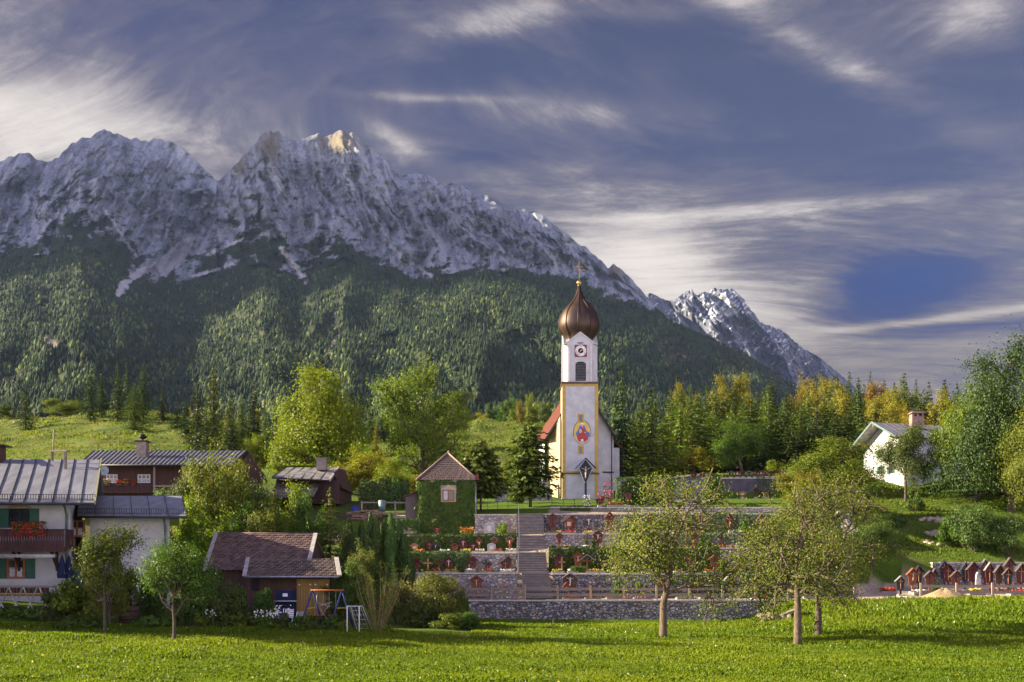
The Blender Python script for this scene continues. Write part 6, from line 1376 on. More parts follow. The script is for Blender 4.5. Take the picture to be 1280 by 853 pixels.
row([('board', 712.5, 715, 'brown', 'grey', 2, 1.75, -.9), ('house', 708, 728, 'orange', S, 0, .8, -1.4), ('board', 830, 722, 'rust', S, 0, 1.2, 0), ('board', 872, 724, 'maroon', S, 0, 1.1, .3), ('gable', 915, 716, 'rust', 'grey', 0, 1.3, 0), ('board', 946, 722, 'brown', S, 0, 1.1, .4), ('board', 1012, 722, 'red', S, 0, 1.2, .1), ('board', 738, 731, 'red', S, 0, .8, .3), ('kite', 1040, 722, 'brown', S, 0, 1, .3)], 88.6, 'right of the stairs on the lowest terrace', 'graves right of the stairs, lowest terrace')
row([('board', 698.5, 691.5, 'red', S, 0, 1.15, .2), ('plain', 702.3, 697, 'light', S, 0, .7, -.9), ('board', 722.5, 690.5, 'orange', S, 1, 1.1, .2), ('gable', 734, 693.5, 'orange', 'grey', 0, 1.2, -.4), ('gable', 747.5, 687.5, 'dark', 'dark', 0, 1.0, .5), ('house', 765.5, 700, 'dark', S, 0, .9, .1), ('board', 777, 701, 'rust', S, 0, .9, .2), ('board', 768, 710.5, 'maroon', S, 0, .9, -1.2), ('kite', 754, 704, 'orange', S, 0, .8, -.8),
     ('board', 806, 694, 'brown', S, 0, 1.0, .2), ('kite', 836, 692, 'orange', S, 0, 1, .2), ('board', 862, 694, 'maroon', S, 0, 1, .1), ('board', 893, 693, 'rust', S, 0, 1.1, .2), ('gable', 925, 693, 'brown', 'dark', 0, 1, 0), ('board', 958, 694, 'red', S, 0, 1, .2), ('board', 990, 693, 'orange', S, 0, 1, .2), ('board', 1024, 694, 'maroon', S, 0, 1, .2), ('kite', 1046, 693, 'brown', S, 0, 1, 0)], 93.4, 'right of the stairs on the second terrace', 'graves right of the stairs, second terrace')
row([('kite', 699, 666, 'rust', S, 0, 1.2, 0), ('gable', 734.5, 667, 'brown', 'dark', 0, .9, .2), ('board', 747.5, 663, 'red', S, 2, 1.3, .1), ('house', 779, 661.5, 'dark', 'dark', 0, 1.3, .1), ('board', 812, 666, 'brown', S, 0, 1, .2), ('kite', 834, 665, 'orange', S, 0, 1, .2), ('board', 868, 666, 'rust', S, 0, 1, .2), ('gable', 902, 666, 'maroon', 'dark', 0, 1, .2), ('board', 936, 666, 'red', S, 0, 1, .2), ('board', 972, 666, 'brown', S, 0, 1, .2), ('kite', 1008, 665, 'orange', S, 0, 1, .2), ('board', 1040, 666, 'maroon', S, 0, 1, .2)], 99.6, 'right of the stairs on the third terrace', 'graves right of the stairs, third terrace')
row([('board', 690.7, 641, 'rust', S, 0, 1.25, .2), ('house', 711, 647, 'orange', S, 0, 1.5, -.4), ('board', 715, 644, 'rust', S, 0, 1.1, .6), ('gable', 736, 643.5, 'maroon', 'dark', 2, .95, .2), ('board', 761.8, 640, 'rust', S, 0, 1.0, .2), ('gable', 785.5, 641, 'dark', 'dark', 0, 1.1, .2), ('board', 812, 643, 'red', S, 0, 1, 0), ('board', 845, 643, 'brown', S, 0, 1, 0), ('kite', 876, 642, 'rust', S, 0, 1, 0), ('board', 912, 643, 'maroon', S, 0, 1, 0), ('board', 952, 643, 'brown', S, 0, 1, 0), ('gable', 1002, 643, 'red', 'dark', 0, 1, 0)], 105.2, 'right of the stairs on the fourth terrace', 'graves right of the stairs, fourth terrace')
row([('board', 749.5, 622.5, 'red', S, 0, 1.2, .3), ('kite', 785, 616, 'rust', S, 0, 1.2, .2)], 113.2, 'right of the tower along the forecourt wall', 'graves on the church forecourt')
row([('board', 867, 591, 'red', S, 0, 1.1, 0), ('board', 878, 591, 'maroon', 'grey', 0, 1.2, .3)]+[(['board', 'house', 'board', 'gable'][i % 4], 914+i*7.4, 590+(i*37 % 3), ['maroon', 'red', 'brown', 'dark', 'maroon', 'rust'][i % 6], S if i % 3 else 'grey', 2 if i % 4 == 1 else 0, 1.0, .2*(i % 3)) for i in range(12)], 139.5, 'in the far row by the forest', 'far grave row by the forest edge')
row([('house', 928, 614, 'light', S, 0, 1.6, 0), ('kite', 945, 611, 'maroon', S, 0, 1.2, .2), ('board', 957, 613.5, 'maroon', S, 0, 1.3, .1)], 134.5, 'below the dark upper wall', 'graves below the dark upper wall')
row([('board', 1125.5, 718.5, 'dark', 'grey', 0, 1.25, -2.2), ('board', 1140.5, 708, 'orange', S, 1, 1.5, .3), ('board', 1148, 705.5, 'dark', S, 0, 1.3, 3.0), ('board', 1162, 711.5, 'rust', 'dark', 0, 1.5, -.2), ('gable', 1168, 709, 'maroon', 'dark', 0, .8, 2.4)], 91.0, 'from the gravel gap at right', 'graves beside the gravel gap')
row([('board', 1195, 711.5, 'rust', 'dark', 0, 1.5, 0), ('stone', 1222, 714.5, 'dark', S, 0, .5, .5), ('board', 1237, 701, 'maroon', 'grey', 0, 1.3, 1.4), ('board', 1248.5, 705, 'brown', 'dark', 0, 1.3, .7), ('board', 1260, 709, 'dark', 'dark', 0, 1.3, 0), ('board', 1276, 703.5, 'maroon', 'dark', 0, 1.5, .4)], 90.6, 'in the front row behind the right fence', 'front row of graves behind the right fence')
row([('board', 1185, 703.5, 'maroon', S, 0, 1.4, 1.0), ('board', 1216, 700.5, 'red', 'dark', 0, 1.7, -.6), ('board', 1206, 700, 'dark', 'grey', 0, 1.2, .8)], 94.6, 'from the left in the middle row at right', 'middle row of graves at right')
row([('board', 1180, 699, 'dark', 'grey', 0, 1.4, 0), ('board', 1231, 698, 'maroon', 'grey', 0, 1.3, 0), ('board', 1261.5, 696, 'rust', 'dark', 0, 1.5, .3)], 98.0, 'from the left in the back row at right', 'back row of graves at right')

# ------------------------------------------------------------------ planted graves: kerb, earth, flowers
GB = [0]
def grave_bed(px, D, col, label, w=1.5, d=1.0, hh=.35, n=70, z=None, kerb=True, group='planted grave beds'):
    x = wx(px, D); g = gxy(x, D) if z is None else z; GB[0] += 1; t = thing('grave_bed', label, 'flower bed', (x, D, g), group)
    if kerb:
        m = MB(); m.b2(-w/2, w/2, -d/2, -d/2+.1, -.05, .16); m.b2(-w/2, w/2, d/2-.1, d/2, -.05, .16); m.b2(-w/2, -w/2+.1, -d/2+.1, d/2-.1, -.05, .16); m.b2(w/2-.1, w/2, -d/2+.1, d/2-.1, -.05, .16); m.build('kerb', CONC, t, False)
        m = MB(); m.b2(-w/2+.1, w/2-.1, -d/2+.1, d/2-.1, -.05, .10); m.build('soil', plain('garden_soil', (.05, .035, .025), None, 4, .95, .5), t, False)
    V, Q = flower_mesh(-w/2+.08, w/2-.08, -d/2+.08, d/2-.08, .08, hh*.8, int(n*1.2), .13, GB[0]); add_mesh('foliage', mesh_np('foliage', V, Q), L_GREEN, t)
    if col: V, Q = flower_mesh(-w/2+.08, w/2-.08, -d/2, d/2-.08, .12, hh, n, .12, GB[0]+500); add_mesh('blossom', mesh_np('blossom', V, Q), FLS[col], t)
    return t
beds = [(692, 103.9, 'yellow', 'first bed', 1.9), (712, 103.4, 'red', 'x', 1.6), (736, 103.8, 'yellow', 'x', 1.3), (763, 103.6, 'pink', 'x', 1.6), (782, 104, 'pink', 'x', 1.3), (830, 103.8, 'white', 'x', 1.5), (870, 103.8, 'red', 'x', 1.4), (918, 103.8, 'white', 'x', 1.4), (975, 103.8, 'orange', 'x', 1.4)]
def bedrow(items, D, where, group):
    for i, (px, col, w) in enumerate(items): grave_bed(px, D, col, f'{col} grave bed, {ORD[i]} right of the stairs {where}' if 'right' in group else f'{col} grave bed, {ORD[i]} left of the stairs {where}', w, group=group)
bedrow([(691.5, 'yellow', 1.7), (711.5, 'red', 1.5), (736, 'yellow', 1.2), (763, 'pink', 1.6), (783, 'red', 1.3), (832, 'white', 1.5), (870, 'red', 1.4), (918, 'white', 1.4), (975, 'orange', 1.4)], 103.6, 'on the fourth terrace', 'planted graves right of the stairs, fourth terrace')
bedrow([(706, 'orange', 1.2), (731, 'white', 1.0), (779, 'yellow', 1.1), (788, 'red', 1.3), (824, 'orange', 1.2), (858, 'red', 1.5), (898, 'red', 1.2), (915, 'pink', 1.2), (960, 'red', 1.2), (1020, 'red', 1.2)], 98.3, 'on the third terrace', 'planted graves right of the stairs, third terrace')
bedrow([(697, 'yellow', 1.1), (716, 'white', 1.0), (745, 'yellow', 1.5), (775, 'pink', 1.2), (812, 'orange', 1.4), (850, 'orange', 1.2), (890, 'red', 1.4), (930, 'yellow', 1.2), (975, 'red', 1.3), (1030, 'pink', 1.3)], 92.0, 'on the second terrace', 'planted graves right of the stairs, second terrace')
bedrow([(714, 'red', 1.5), (741, 'red', 1.4), (773, 'red', 2.1), (803, 'pink', 1.5), (857, 'yellow', 1.6), (889, 'pink', 2.0), (951, 'red', 1.7), (966, 'red', 1.4), (1015, 'pink', 1.4), (1048, 'white', 1.4)], 86.8, 'behind the plank fence', 'planted graves right of the stairs, lowest terrace')
bedrow([(597, 'red', 1.5), (630, 'white', 1.4)], 86.9, 'behind the plank fence', 'planted graves, left part of the lowest terrace')
bedrow([(515, 'pink', 1.2), (541, 'red', 1.4), (563, 'yellow', 1.2), (588, 'white', 1.0), (608, 'red', 1.1), (634, 'white', 1.4)][::-1], 92.1, 'on the second terrace', 'planted graves, left part of the second terrace')
bedrow([(524, 'orange', 1.2), (556, 'white', 1.2), (582, 'yellow', 1.2), (600, 'white', 1.0), (622, 'red', 1.0), (639, 'white', 1.2)][::-1], 98.4, 'below the ivy wall', 'planted graves, left part of the third terrace')
for i, (px, D_, c, w, hh, lab) in enumerate([(583.5, 104.6, 'orange', 1.5, .9, 'rounded orange flowering shrub above the ivy wall below the ivy house'), (757, 113.2, 'pink', 1.9, 1.9, 'tall pink flowering shrub at the right foot of the tower'), (760, 114.5, 'red', 1.3, 2.9, 'tall dark red flowering bush against the nave wall'), (733, 113.0, 'white', 1.0, 1.3, 'pale flower cluster in front of the roofed crucifix'), (770, 113.0, 'orange', 1.9, .6, 'low orange flowers right of the tower foot'),
                                              (1256, 91.8, 'pink', 2.4, .75, 'bright pink flower mound among the right grave houses'), (1272, 88.6, 'red', 1.6, .5, 'red flowers just behind the right fence end'), (1110, 92.5, 'red', 1.4, .5, 'small red and white grave bed left of the gravel gap'), (1150, 90.2, 'white', 1.4, .4, 'low white planting between the grave houses by the gravel gap'), (1218, 90.0, 'yellow', 1.2, .5, 'yellow planting behind the middle of the right fence')]):
    grave_bed(px, D_, c, lab, w, .9, hh, 160, kerb=(hh < .8), group='flowering plants among the graves')
for i, (px, D_) in enumerate([(736, 92.4), (748, 92.3)]): pass

# clipped hedges, lamp, small things
def hedge(px0, px1, D, z0, z1, depth, label, n, mat=None, name='hedge', leaf=.16, round_=0.0):
    x0, x1 = wx(px0, D), wx(px1, D); t = thing(name, label, 'hedge', ((x0+x1)/2, D+depth/2, z0)); rs = np.random.RandomState(int(px0*3))
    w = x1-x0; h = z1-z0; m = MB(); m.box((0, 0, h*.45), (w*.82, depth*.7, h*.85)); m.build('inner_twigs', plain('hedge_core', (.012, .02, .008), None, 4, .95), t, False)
    f = rs.rand(n); a = rs.rand(n)-.5; b = rs.rand(n)-.5; c = np.zeros((n, 3)); nn = np.zeros((n, 3))
    fr = f < .5; tp = (f >= .5) & (f < .75); sd_ = f >= .75
    c[fr] = np.stack([a[fr]*w, -depth/2+0*a[fr], (b[fr]+.5)*h], 1); nn[fr] = (0, -1, .2); c[tp] = np.stack([a[tp]*w, b[tp]*depth, h+0*a[tp]], 1); nn[tp] = (0, 0, 1)
    sg = np.where(rs.rand(n) < .5, -1., 1.); c[sd_] = np.stack([sg[sd_]*w/2, a[sd_]*depth, (b[sd_]+.5)*h], 1); nn[sd_] = np.stack([sg[sd_], 0*sg[sd_], .2+0*sg[sd_]], 1)
    if round_:
        k = np.clip(c[:, 2]/h, 0, 1)[:, None]; s_ = 1-round_*np.clip((k-.45)/.55, 0, 1)**2-.10*np.clip(.2-k, 0, 1)*5; c[:, :2] *= s_
    c = c+nn*(0.10*perlin(c[:, 0]*1.3, c[:, 2]*1.3+c[:, 1], 6))[:, None]+rs.randn(n, 3)*.05
    V, Q = leaf_quads(c, unit(nn+rs.randn(n, 3)*.45), leaf*rs.uniform(.6, 1.4, n), .7, rs=rs); add_mesh('foliage', mesh_np('foliage', V, Q), mat or L_DARK, t); return t
hedge(882, 904, 121, float(gz(893, 121)), wz(592.5, 121), 2.0, 'rounded dark clipped yew beside the path to the far graves', 2600, round_=.45)
hedge(771, 842, 120, float(gz(800, 120)), wz(597, 120), 1.8, 'long dark hedge right of the church', 4500)
hedge(701, 737, 110, float(gz(715, 110))-.1, wz(635.5, 110), .8, 'low dark clipped hedge on the wall below the tower', 1400, leaf=.12)
hedge(715, 732, 91.6, 4.2, 4.2+.55, .7, 'small box hedge around a grave on the second terrace', 900, L_GREEN, leaf=.10)
for i, (px, w_) in enumerate(((733, 3.4), (742.6, 4.5))): hedge(px-w_/2, px+w_/2, 98.4, 6.5, 6.5+.95, .45, ['small clipped bush left of the open cross on the third terrace', 'small clipped bush right of the open cross on the third terrace'][i], 380, L_DARK, 'clipped_bush', .09, .4)
hedge(1166, 1176, 92.5, 2.3, 2.3+1.0, .8, 'round green bush between the grave houses near the right fence start', 800, L_GREEN, 'clipped_bush', .11, .4)
for i, px in enumerate((455, 467, 477, 485, 495, 505)):
    h_ = (600, 602, 599, 603, 598, 600)[i]; t = hedge(px-6.5, px+6.5, 115.5+.2*(i % 2), 11.0, wz(h_, 115.5), 1.3, f'clipped columnar hedge tree, {ORD[i]} from the left behind the yard', 1300, N_THUJA, 'hedge_tree', .18, .35); t['group'] = 'clipped hedge trees behind the yard'; t['category'] = 'tree'
def lamp(px, D, pyt, label):
    g = gp(px, D); t = thing('street_lamp', label, 'lamp', g); h = wz(pyt, D)-g[2]
    m = MB(); m.tube([(0, 0, 0), (0, 0, .5), (0, 0, h-.35)], [.09, .06, .045], 8); m.build('pole', BLACK, t, False); m = MB(); m.lathe([(.05, h-.38), (.2, h-.25), (.27, h-.08), (.2, h+.1), (.0, h+.16)], n=14); m.build('globe', WHITE, t, False); m = MB(); m.lathe([(.28, h-.02), (.22, h+.14), (.04, h+.24)], n=14); m.build('lamp_cap', BLACK, t, False)
lamp(686.2, 131, 597.5, 'black street lamp with white globe left of the church')
def small_fence(px0, px1, D, label, h=.9, z=None):
    t = thing('iron_railing', label, 'railing', gp((px0+px1)/2, D)); m = MB(); x0, x1 = wx(px0, D), wx(px1, D); n = int((x1-x0)/1.4)+1
    for i in range(n+1): m = MB(); x = x0+(x1-x0)*i/n; g = gxy(x, D); m.bar((x, D, g-.1), (x, D, g+h), .05); m.build('post', BLACK, t)
    m = MB(); m.bar((x0, D, gxy(x0, D)+h), (x1, D, gxy(x1, D)+h), .05); m.bar((x0, D, gxy(x0, D)+h*.5), (x1, D, gxy(x1, D)+h*.5), .035); m.build('rail', BLACK, t)
small_fence(596, 648, 112.5, 'thin iron railing along the church lawn left of the stairs'); small_fence(690, 760, 113.6, 'thin iron railing in front of the tower')

# yard left of the ivy house
def build_yard():
    t = thing('yard_rail', 'high wooden pole rail across the yard left of the ivy house', 'fence', (wx(480, 110), 110, wz(655, 110)))
    for px in (452.5, 494): m = MB(); m.bar((wx(px, 110), 110, wz(655, 110)), (wx(px, 110), 110, wz(627, 110)), .17); m.build('post', GREYWOODV, t)
    for py in (628.3, 642.5): m = MB(); m.bar((wx(451, 110), 109.9, wz(py, 110)), (wx(508, 110), 109.9, wz(py+.2, 110)), .12, .15 if py < 630 else .25); m.build('rail', GREYWOOD, t)
    m = MB(); rs = random.Random(3)
    for i in range(46):
        x = wx(rs.uniform(442, 466), 108.5); z = wz(650-rs.random()*10, 108.5); m.tube([(x-rs.uniform(.5, 1.1), 108.5+rs.uniform(-.6, .6), z), (x+rs.uniform(.5, 1.1), 108.5+rs.uniform(-.6, .6), z+rs.uniform(-.3, .3))], .09, 6)
    solo(m, 'log_pile', plain('cut_logs', (.26, .17, .11), (.14, .1, .07), 5, .9, .5), 'heap of cut logs and planks in the yard left of the ivy house', 'log pile', W(454, 652, 108.5))
    m = MB(); m.lathe([(0, 0), (.35, 0), (.45, 1.1), (0, 1.15)], n=14); solo(m, 'blue_barrel', BLUE, 'blue plastic barrel beside the log heap', 'barrel', W(444.5, 646, 109.5), world=False)
    m = MB(); m.lathe([(0, 0), (.3, 0), (.38, .6), (.4, 1.2), (.3, 1.25)], n=14); solo(m, 'hanging_bucket', PIPE, 'pale green bucket hanging from the yard rail', 'bucket', W(477.5, 640, 109.8), world=False)
build_yard()

# garden things in front of the sheds
def build_garden():
    D = 61.5; g = gxy(wx(410, D), D)
    t = thing('swing_set', 'childrens swing set with blue legs and orange top bar', 'swing set', (wx(410, D), D, g)); zt = wz(738, D)
    m = MB(); m.tube([(wx(388, D), D, zt), (wx(430, D), D, zt)], .045, 8); m.build('top_bar', ORANGE, t)
    for px in (390.5, 427.5):
        for s, dx in ((-1, -.62), (1, .55)):
            m = MB(); m.tube([(wx(px, D), D, zt), (wx(px, D)+dx, D+s*.7, g-.1)], .05, 7); m.build('leg', BLUE, t)
        m = MB(); f = .5; m.tube([(wx(px, D)-.62*f, D-.7*f, zt-(zt-g)*f), (wx(px, D)+.55*f, D+.7*f, zt-(zt-g)*f)], .03, 6); m.build('cross_bar', YELFL, t)
    for px in (400, 415.5):
        m = MB()
        for dx in (-.2, .2): m.tube([(wx(px, D)+dx, D, zt), (wx(px, D)+dx, D, wz(769, D))], .014, 5)
        r = m.build('rope', GREYM, t); m = MB(); m.box((wx(px, D), D, wz(769.3, D)), (.5, .22, .05)); m.build('swing_seat', REDPL, r)
    # goal
    D = 56.8; g = gxy(wx(441, D), D); zt = wz(758, D); t = thing('goal_frame', 'small white metal goal frame with net beside the tall shrub', 'goal', (wx(441, D), D, g)); x0, x1 = wx(434, D), wx(449, D)
    m = MB(); m.tube([(x0, D, g), (x0, D, zt), (x1, D, zt), (x1, D, g)], .035, 7); m.tube([(x0, D, zt), (x0+.1, D+.5, zt), (x0+.4, D+1.3, g)], .025, 6); m.tube([(x1, D, zt), (x1+.1, D+.5, zt), (x1+.6, D+1.3, g)], .025, 6); m.build('frame', WHITE, t)
    m = MB()
    for i in range(5): u = i/4; m.tube([(x0+(x1-x0)*u, D+.5, zt), (x0+(x1-x0)*u+.4, D+1.3, g)], .007, 3)
    for i in range(7): v = i/6; m.tube([(x0+.1+.3*v, D+.5+.8*v, zt-(zt-g)*v), (x1+.1+.4*v, D+.5+.8*v, zt-(zt-g)*v)], .007, 3)
    m.build('net', WHITE, t)
    D = 63.5; g = gxy(wx(356, D), D)
    t = thing('play_tent', 'blue garden cabinet with small picture plate under the shed eave', 'cabinet', (wx(356, D), D, g)); m = MB(); m.b2(wx(345, D), wx(366, D), D, D+.8, g, wz(738, D)); m.build('body', NAVY, t); m = MB(); m.b2(wx(353.5, D), wx(359.5, D), D-.03, D-.004, wz(746, D), wz(742, D)); m.build('plate', WHITE, t)
    m = MB(); m.b2(wx(343, D), wx(372, D), D-.4, D-.05, wz(752, D), wz(750.6, D)); m.build('shelf', GREYM, t)
    for i, (px, mat, lab) in enumerate(((349, BLUE, 'blue folding garden chair in front of the cabinet'), (361, WHITE, 'white folding garden chair right of the cabinet'), (375, GREYM, 'low grey metal chair between the cabinet and the swing'))):
        D_ = 62.2; g = gxy(wx(px, D_), D_); h = .95 if i < 2 else .75; t = thing('garden_chair', lab, 'chair', (wx(px, D_), D_, g), 'garden chairs by the shed')
        m = MB(); m.box((0, 0, h*.48), (.5, .45, .05)); m.build('seat', mat, t, False); m = MB()
        for k in range(4): m.box((0, .24+.02*k, h*.58+k*.11), (.5, .03, .07))
        m.build('backrest', mat, t, False)
        for a in (-.23, .23):
            m = MB(); m.bar((a, -.25, 0), (a, .26, h), .04); m.bar((a, .3, 0), (a, -.2, h*.48), .04); m.build('leg', WHITE, t, False)
    D_ = 62.0; g = gxy(wx(404, D_), D_); t = thing('clothes_airer', 'small folded white clothes airer behind the swings', 'airer', (wx(404, D_), D_, g)); m = MB()
    for a, b in (((-.5, .0), (.4, 1.3)), ((.5, 0), (-.4, 1.3)), ((-.45, 1.1), (.5, 1.4)), ((.45, 1.1), (-.5, 1.4))): m.bar((a[0], 0, a[1]), (b[0], .05, b[1]), .03)
    m.build('frame', GREYM, t, False)
    # planter tub, stake, compost slab, earth heap
    g = gp(161, 59.5); t = thing('wooden_tub', 'dark wooden tub standing in front of the farmhouse hedge', 'tub', g); m = MB(); m.lathe([(0, 0), (.52, 0), (.6, .5), (.56, .95), (.5, .95), (.5, .8), (0, .8)], n=16); m.build('staves', BROWNWOOD, t, False); m = MB()
    for z in (.2, .7): m.lathe([(.56+.08*z, z-.03), (.575+.08*z, z), (.56+.08*z, z+.03)], n=16)
    m.build('hoop', BLACK, t, False)
    g = gp(691, 68.5); m = MB(); m.bar((0, 0, -.2), (.02, 0, .72), .09, .07); solo(m, 'wooden_stake', GREYWOODV, 'single short wooden stake in the meadow below the stairs', 'stake', g, world=False)
    m = MB(); x, y, z = gp(975, 77); rs = random.Random(5)
    for i in range(13): pebble(m, (rs.uniform(-1.3, 1.7), rs.uniform(-.7, .7), .12+.2*max(0, i*.12-.3)), (rs.uniform(.25, .7), .4, rs.uniform(.2, .4)), i)
    m.box((.7, .1, .62), (1.7, .9, .12), M=Matrix.Rotation(radians(-22), 3, 'Y')); solo(m, 'rock_slab', plain('lichen_rock', (.20, .17, .12), (.10, .09, .05), 3, .95, .6), 'tilted pale rock slab lying on the grassy bank at the wall end', 'rock', (x, y, z-.1), world=False)
    m = MB(); n = 22; R = 1.55; H_ = .85; P = []
    for i in range(7):
        for k in range(n): a = 2*pi*k/n; rr = R*(1-i/6)*(1+.12*sin(3*a+i)); P.append((rr*1.5*cos(a), rr*.9*sin(a), H_*(1-(1-i/6)**1.3)*(1+.08*cos(5*a))-.05))
    m.faces(P, [(i*n+k, i*n+(k+1) % n, (i+1)*n+(k+1) % n, (i+1)*n+k) for i in range(6) for k in range(n)], True); x, y, z = gp(1180, 85.6); solo(m, 'earth_heap', plain('sandy_earth', (.34, .25, .13), (.22, .16, .08), 5, .95, .7), 'heap of sandy earth on the gravel by the right fence', 'earth heap', (x, y, z), world=False)
    rs = random.Random(8)
    for i in range(3):
        m = MB(); x, y, z = gp((1121, 1127, 1133)[i], 86.6)
        for k in range(4): pebble(m, (rs.uniform(-.25, .25), rs.uniform(-.2, .2), .08), (.18, .16, .1), k+i*9)
        solo(m, 'stone_cluster', CAPST, ['small stones left of the dark grave marker in the gravel gap', 'small stones at the foot of the dark marker in the gravel gap', 'small stones right of the dark marker in the gravel gap'][i], 'stones', (x, y, z), world=False)
build_garden()
# ------------------------------------------------------------------ trees
def T(proto, px, D, top, hw, label, cat='tree', name='broadleaf_tree', group=None, leafm=None, rot=None, H0=None, R0=None, base=None):
    """a copy of a prototype, scaled so that it is as high and wide as the real tree"""
    x, y, z = gp(px, D) if base is None else (wx(px, D), D, base); h = wz(top, D)-z; r = hw/F*D
    P0 = proto; s = r/P0.R, r/P0.R, h/P0.H
    return plant_tree(P0, name, label, cat, (x, y, z-.05), group, rng.rand()*6.28 if rot is None else rot, s, leafm)
for p in P_BIG: p.H, p.R = 16, 6.6
for p in P_MID: p.H, p.R = 9, 4.0
for p in P_HIGH: p.H, p.R = 12, 5.0
for p in P_LBUSH: p.H, p.R = 4.4, 3.8
P_HUGE.H, P_HUGE.R = 20, 8.5
for p, r in zip(P_CON, (3.2, 3.6, 2.8)): p.H, p.R = 15, r
for p, r in zip(P_FIR, (4.3, 3.9)): p.H, p.R = 15, r
for p in P_BUSH: p.H, p.R = 2.0, 1.7
for p in P_COL: p.H, p.R = 5.0, .6
def PP(args, H, R, bark, leafm, crown='crown'): p = Proto(*args, bark, leafm, crown); p.H, p.R = H, R; return p

# front apple trees in the meadow, each grown on its own
A1 = PP(tree_proto(10.5, 4.2, 101, 16000, 0.115, 4, 0.20, 0.022, 0.10, (7, 6, 5), upright=0.25, gravity=.5, tubes=3), 10.5, 4.2, BARK2, L_APPLE)
T(A1, 829, 62, 583, 88, 'open crowned apple tree with slim trunk standing before the stone wall', name='apple_tree', rot=0.4, group='apple trees in the meadow')
A2 = PP(tree_proto(10, 4.3, 105, 18500, 0.115, 4, 0.20, 0.026, 0.095, (8, 6, 5), upright=0.16, gravity=.25, tubes=3), 10, 4.3, BARK2, L_APPLE2)
T(A2, 997, 58, 602, 86, 'wide apple tree with thick pale trunk, nearest of the meadow trees', name='apple_tree', rot=2.2, group='apple trees in the meadow')
A3 = PP(tree_proto(10, 4.3, 111, 14000, 0.12, 4, 0.20, 0.021, 0.085, (7, 5, 5), upright=0.2, gravity=.4, tubes=3), 10, 4.3, BARK, L_APPLE)
T(A3, 1023, 66, 596, 88, 'darker apple tree just behind the nearest one, leaning right', name='apple_tree', rot=1.0, group='apple trees in the meadow', leafm=L_DARK if False else None)
# young garden trees at the left
Y1 = PP(tree_proto(5.8, 1.8, 121, 8000, 0.11, 3, 0.28, 0.016, 0.15, (7, 6), upright=0.9, tubes=2), 5.8, 1.8, BARK, L_APPLE2)
T(Y1, 131, 52.5, 655, 42, 'young slender fruit tree in front of the farmhouse corner', name='young_fruit_tree', rot=.3, leafm=L_YEL if False else None, group='young fruit trees by the farmhouse')
Y2 = PP(tree_proto(6.0, 2.4, 127, 12500, 0.115, 4, 0.20, 0.020, 0.12, (6, 5, 4), upright=0.4, tubes=2), 6.0, 2.4, BARK, L_GREEN)
T(Y2, 218, 50.5, 672, 47, 'bushy young fruit tree with forked trunk, right of the farmhouse', name='young_fruit_tree', rot=1.3, group='young fruit trees by the farmhouse')

# the two tall maples and company
T(P_BIG[0], 402, 152, 462, 60, 'huge round lime green maple standing alone behind the barn', name='maple_tree', rot=.7)
T(P_BIG[1], 528, 158, 452, 58, 'tall open maple with visible dark limbs behind the ivy house', name='maple_tree', rot=2.0)
T(P_BIG[2], 568, 215, 492, 24, 'smaller round maple peeping out right of the tall open maple', name='maple_tree')
T(P_MID[0], 640, 285, 497, 15, 'small round tree on the hill crest left of the church roof', group=None)
T(P_MID[1], 664, 290, 494, 13, 'bright small tree on the hill crest beside the church roof', leafm=L_LIME)
for i, (px, top, hw, m) in enumerate(((590, 518, 10, L_DARK), (612, 505, 8, L_DARK), (600, 515, 12, L_YEL), (622, 512, 11, L_GREEN), (650, 503, 9, L_GOLD), (576, 520, 13, L_MAPLE), (682, 502, 12, L_DARK))):
    T(P_MID[i % 3], px, 272, top, hw, 'small tree along the grassy crest left of the church', group='small trees on the grassy crest left of the church', leafm=m, name='crest_tree')
# pale scrub below the maples
for i, (px, D, top, hw, m, lab) in enumerate(((455, 132, 566, 44, L_YEL, 'pale yellow green shrubs left of the open maple'), (490, 128, 575, 34, L_LIME, 'pale green shrub below the open maple'), (430, 134, 582, 24, L_WILLOW, 'yellowish shrub right of the small barn roof'), (350, 150, 560, 18, L_LIME, 'pale shrub at the left foot of the round maple'), (455, 145, 556, 24, L_LIME, 'light shrub between the two maples'), (505, 140, 590, 22, L_YEL, 'yellow shrub at the foot of the open maple'))):
    T(P_MID[i % 3], px, D, top, hw, lab, 'shrub', 'large_shrub', leafm=m)
T(P_MID[1], 320, 175, 543, 22, 'bright lime green round tree behind the chalet gable', leafm=L_LIME)
# yews on the church lawn
YW = PP(conifer_proto(9, 3.4, 141, 44, 18, .46, .1, base=.2, jag=.45, power=.55, hang=.35, n_card=13, wid=.6), 9, 3.4, BARK, N_MID)
T(YW, 601, 111.5, 548, 34, 'dark spreading yew with leaning trunk beside the ivy house', name='yew_tree', rot=0)
LR = PP(conifer_proto(12, 3.9, 145, 42, 17, .44, .12, base=.12, jag=.45, power=.62, hang=.3, n_card=14, thin=.85, wid=.6), 12, 3.9, BARK, N_MID)
T(LR, 663, 117, 516, 41, 'tall loose conifer with tiered branches standing left of the church', name='conifer_tree', rot=1.0)
T(P_BUSH[1], 646, 126, 603, 15, 'dark shrub behind the trunk of the tiered conifer', 'shrub', 'shrub', leafm=L_DARK)
T(P_CON[0], 777, 150, 455, 27, 'tall dark spruce just right of the church tower', name='spruce_tree')
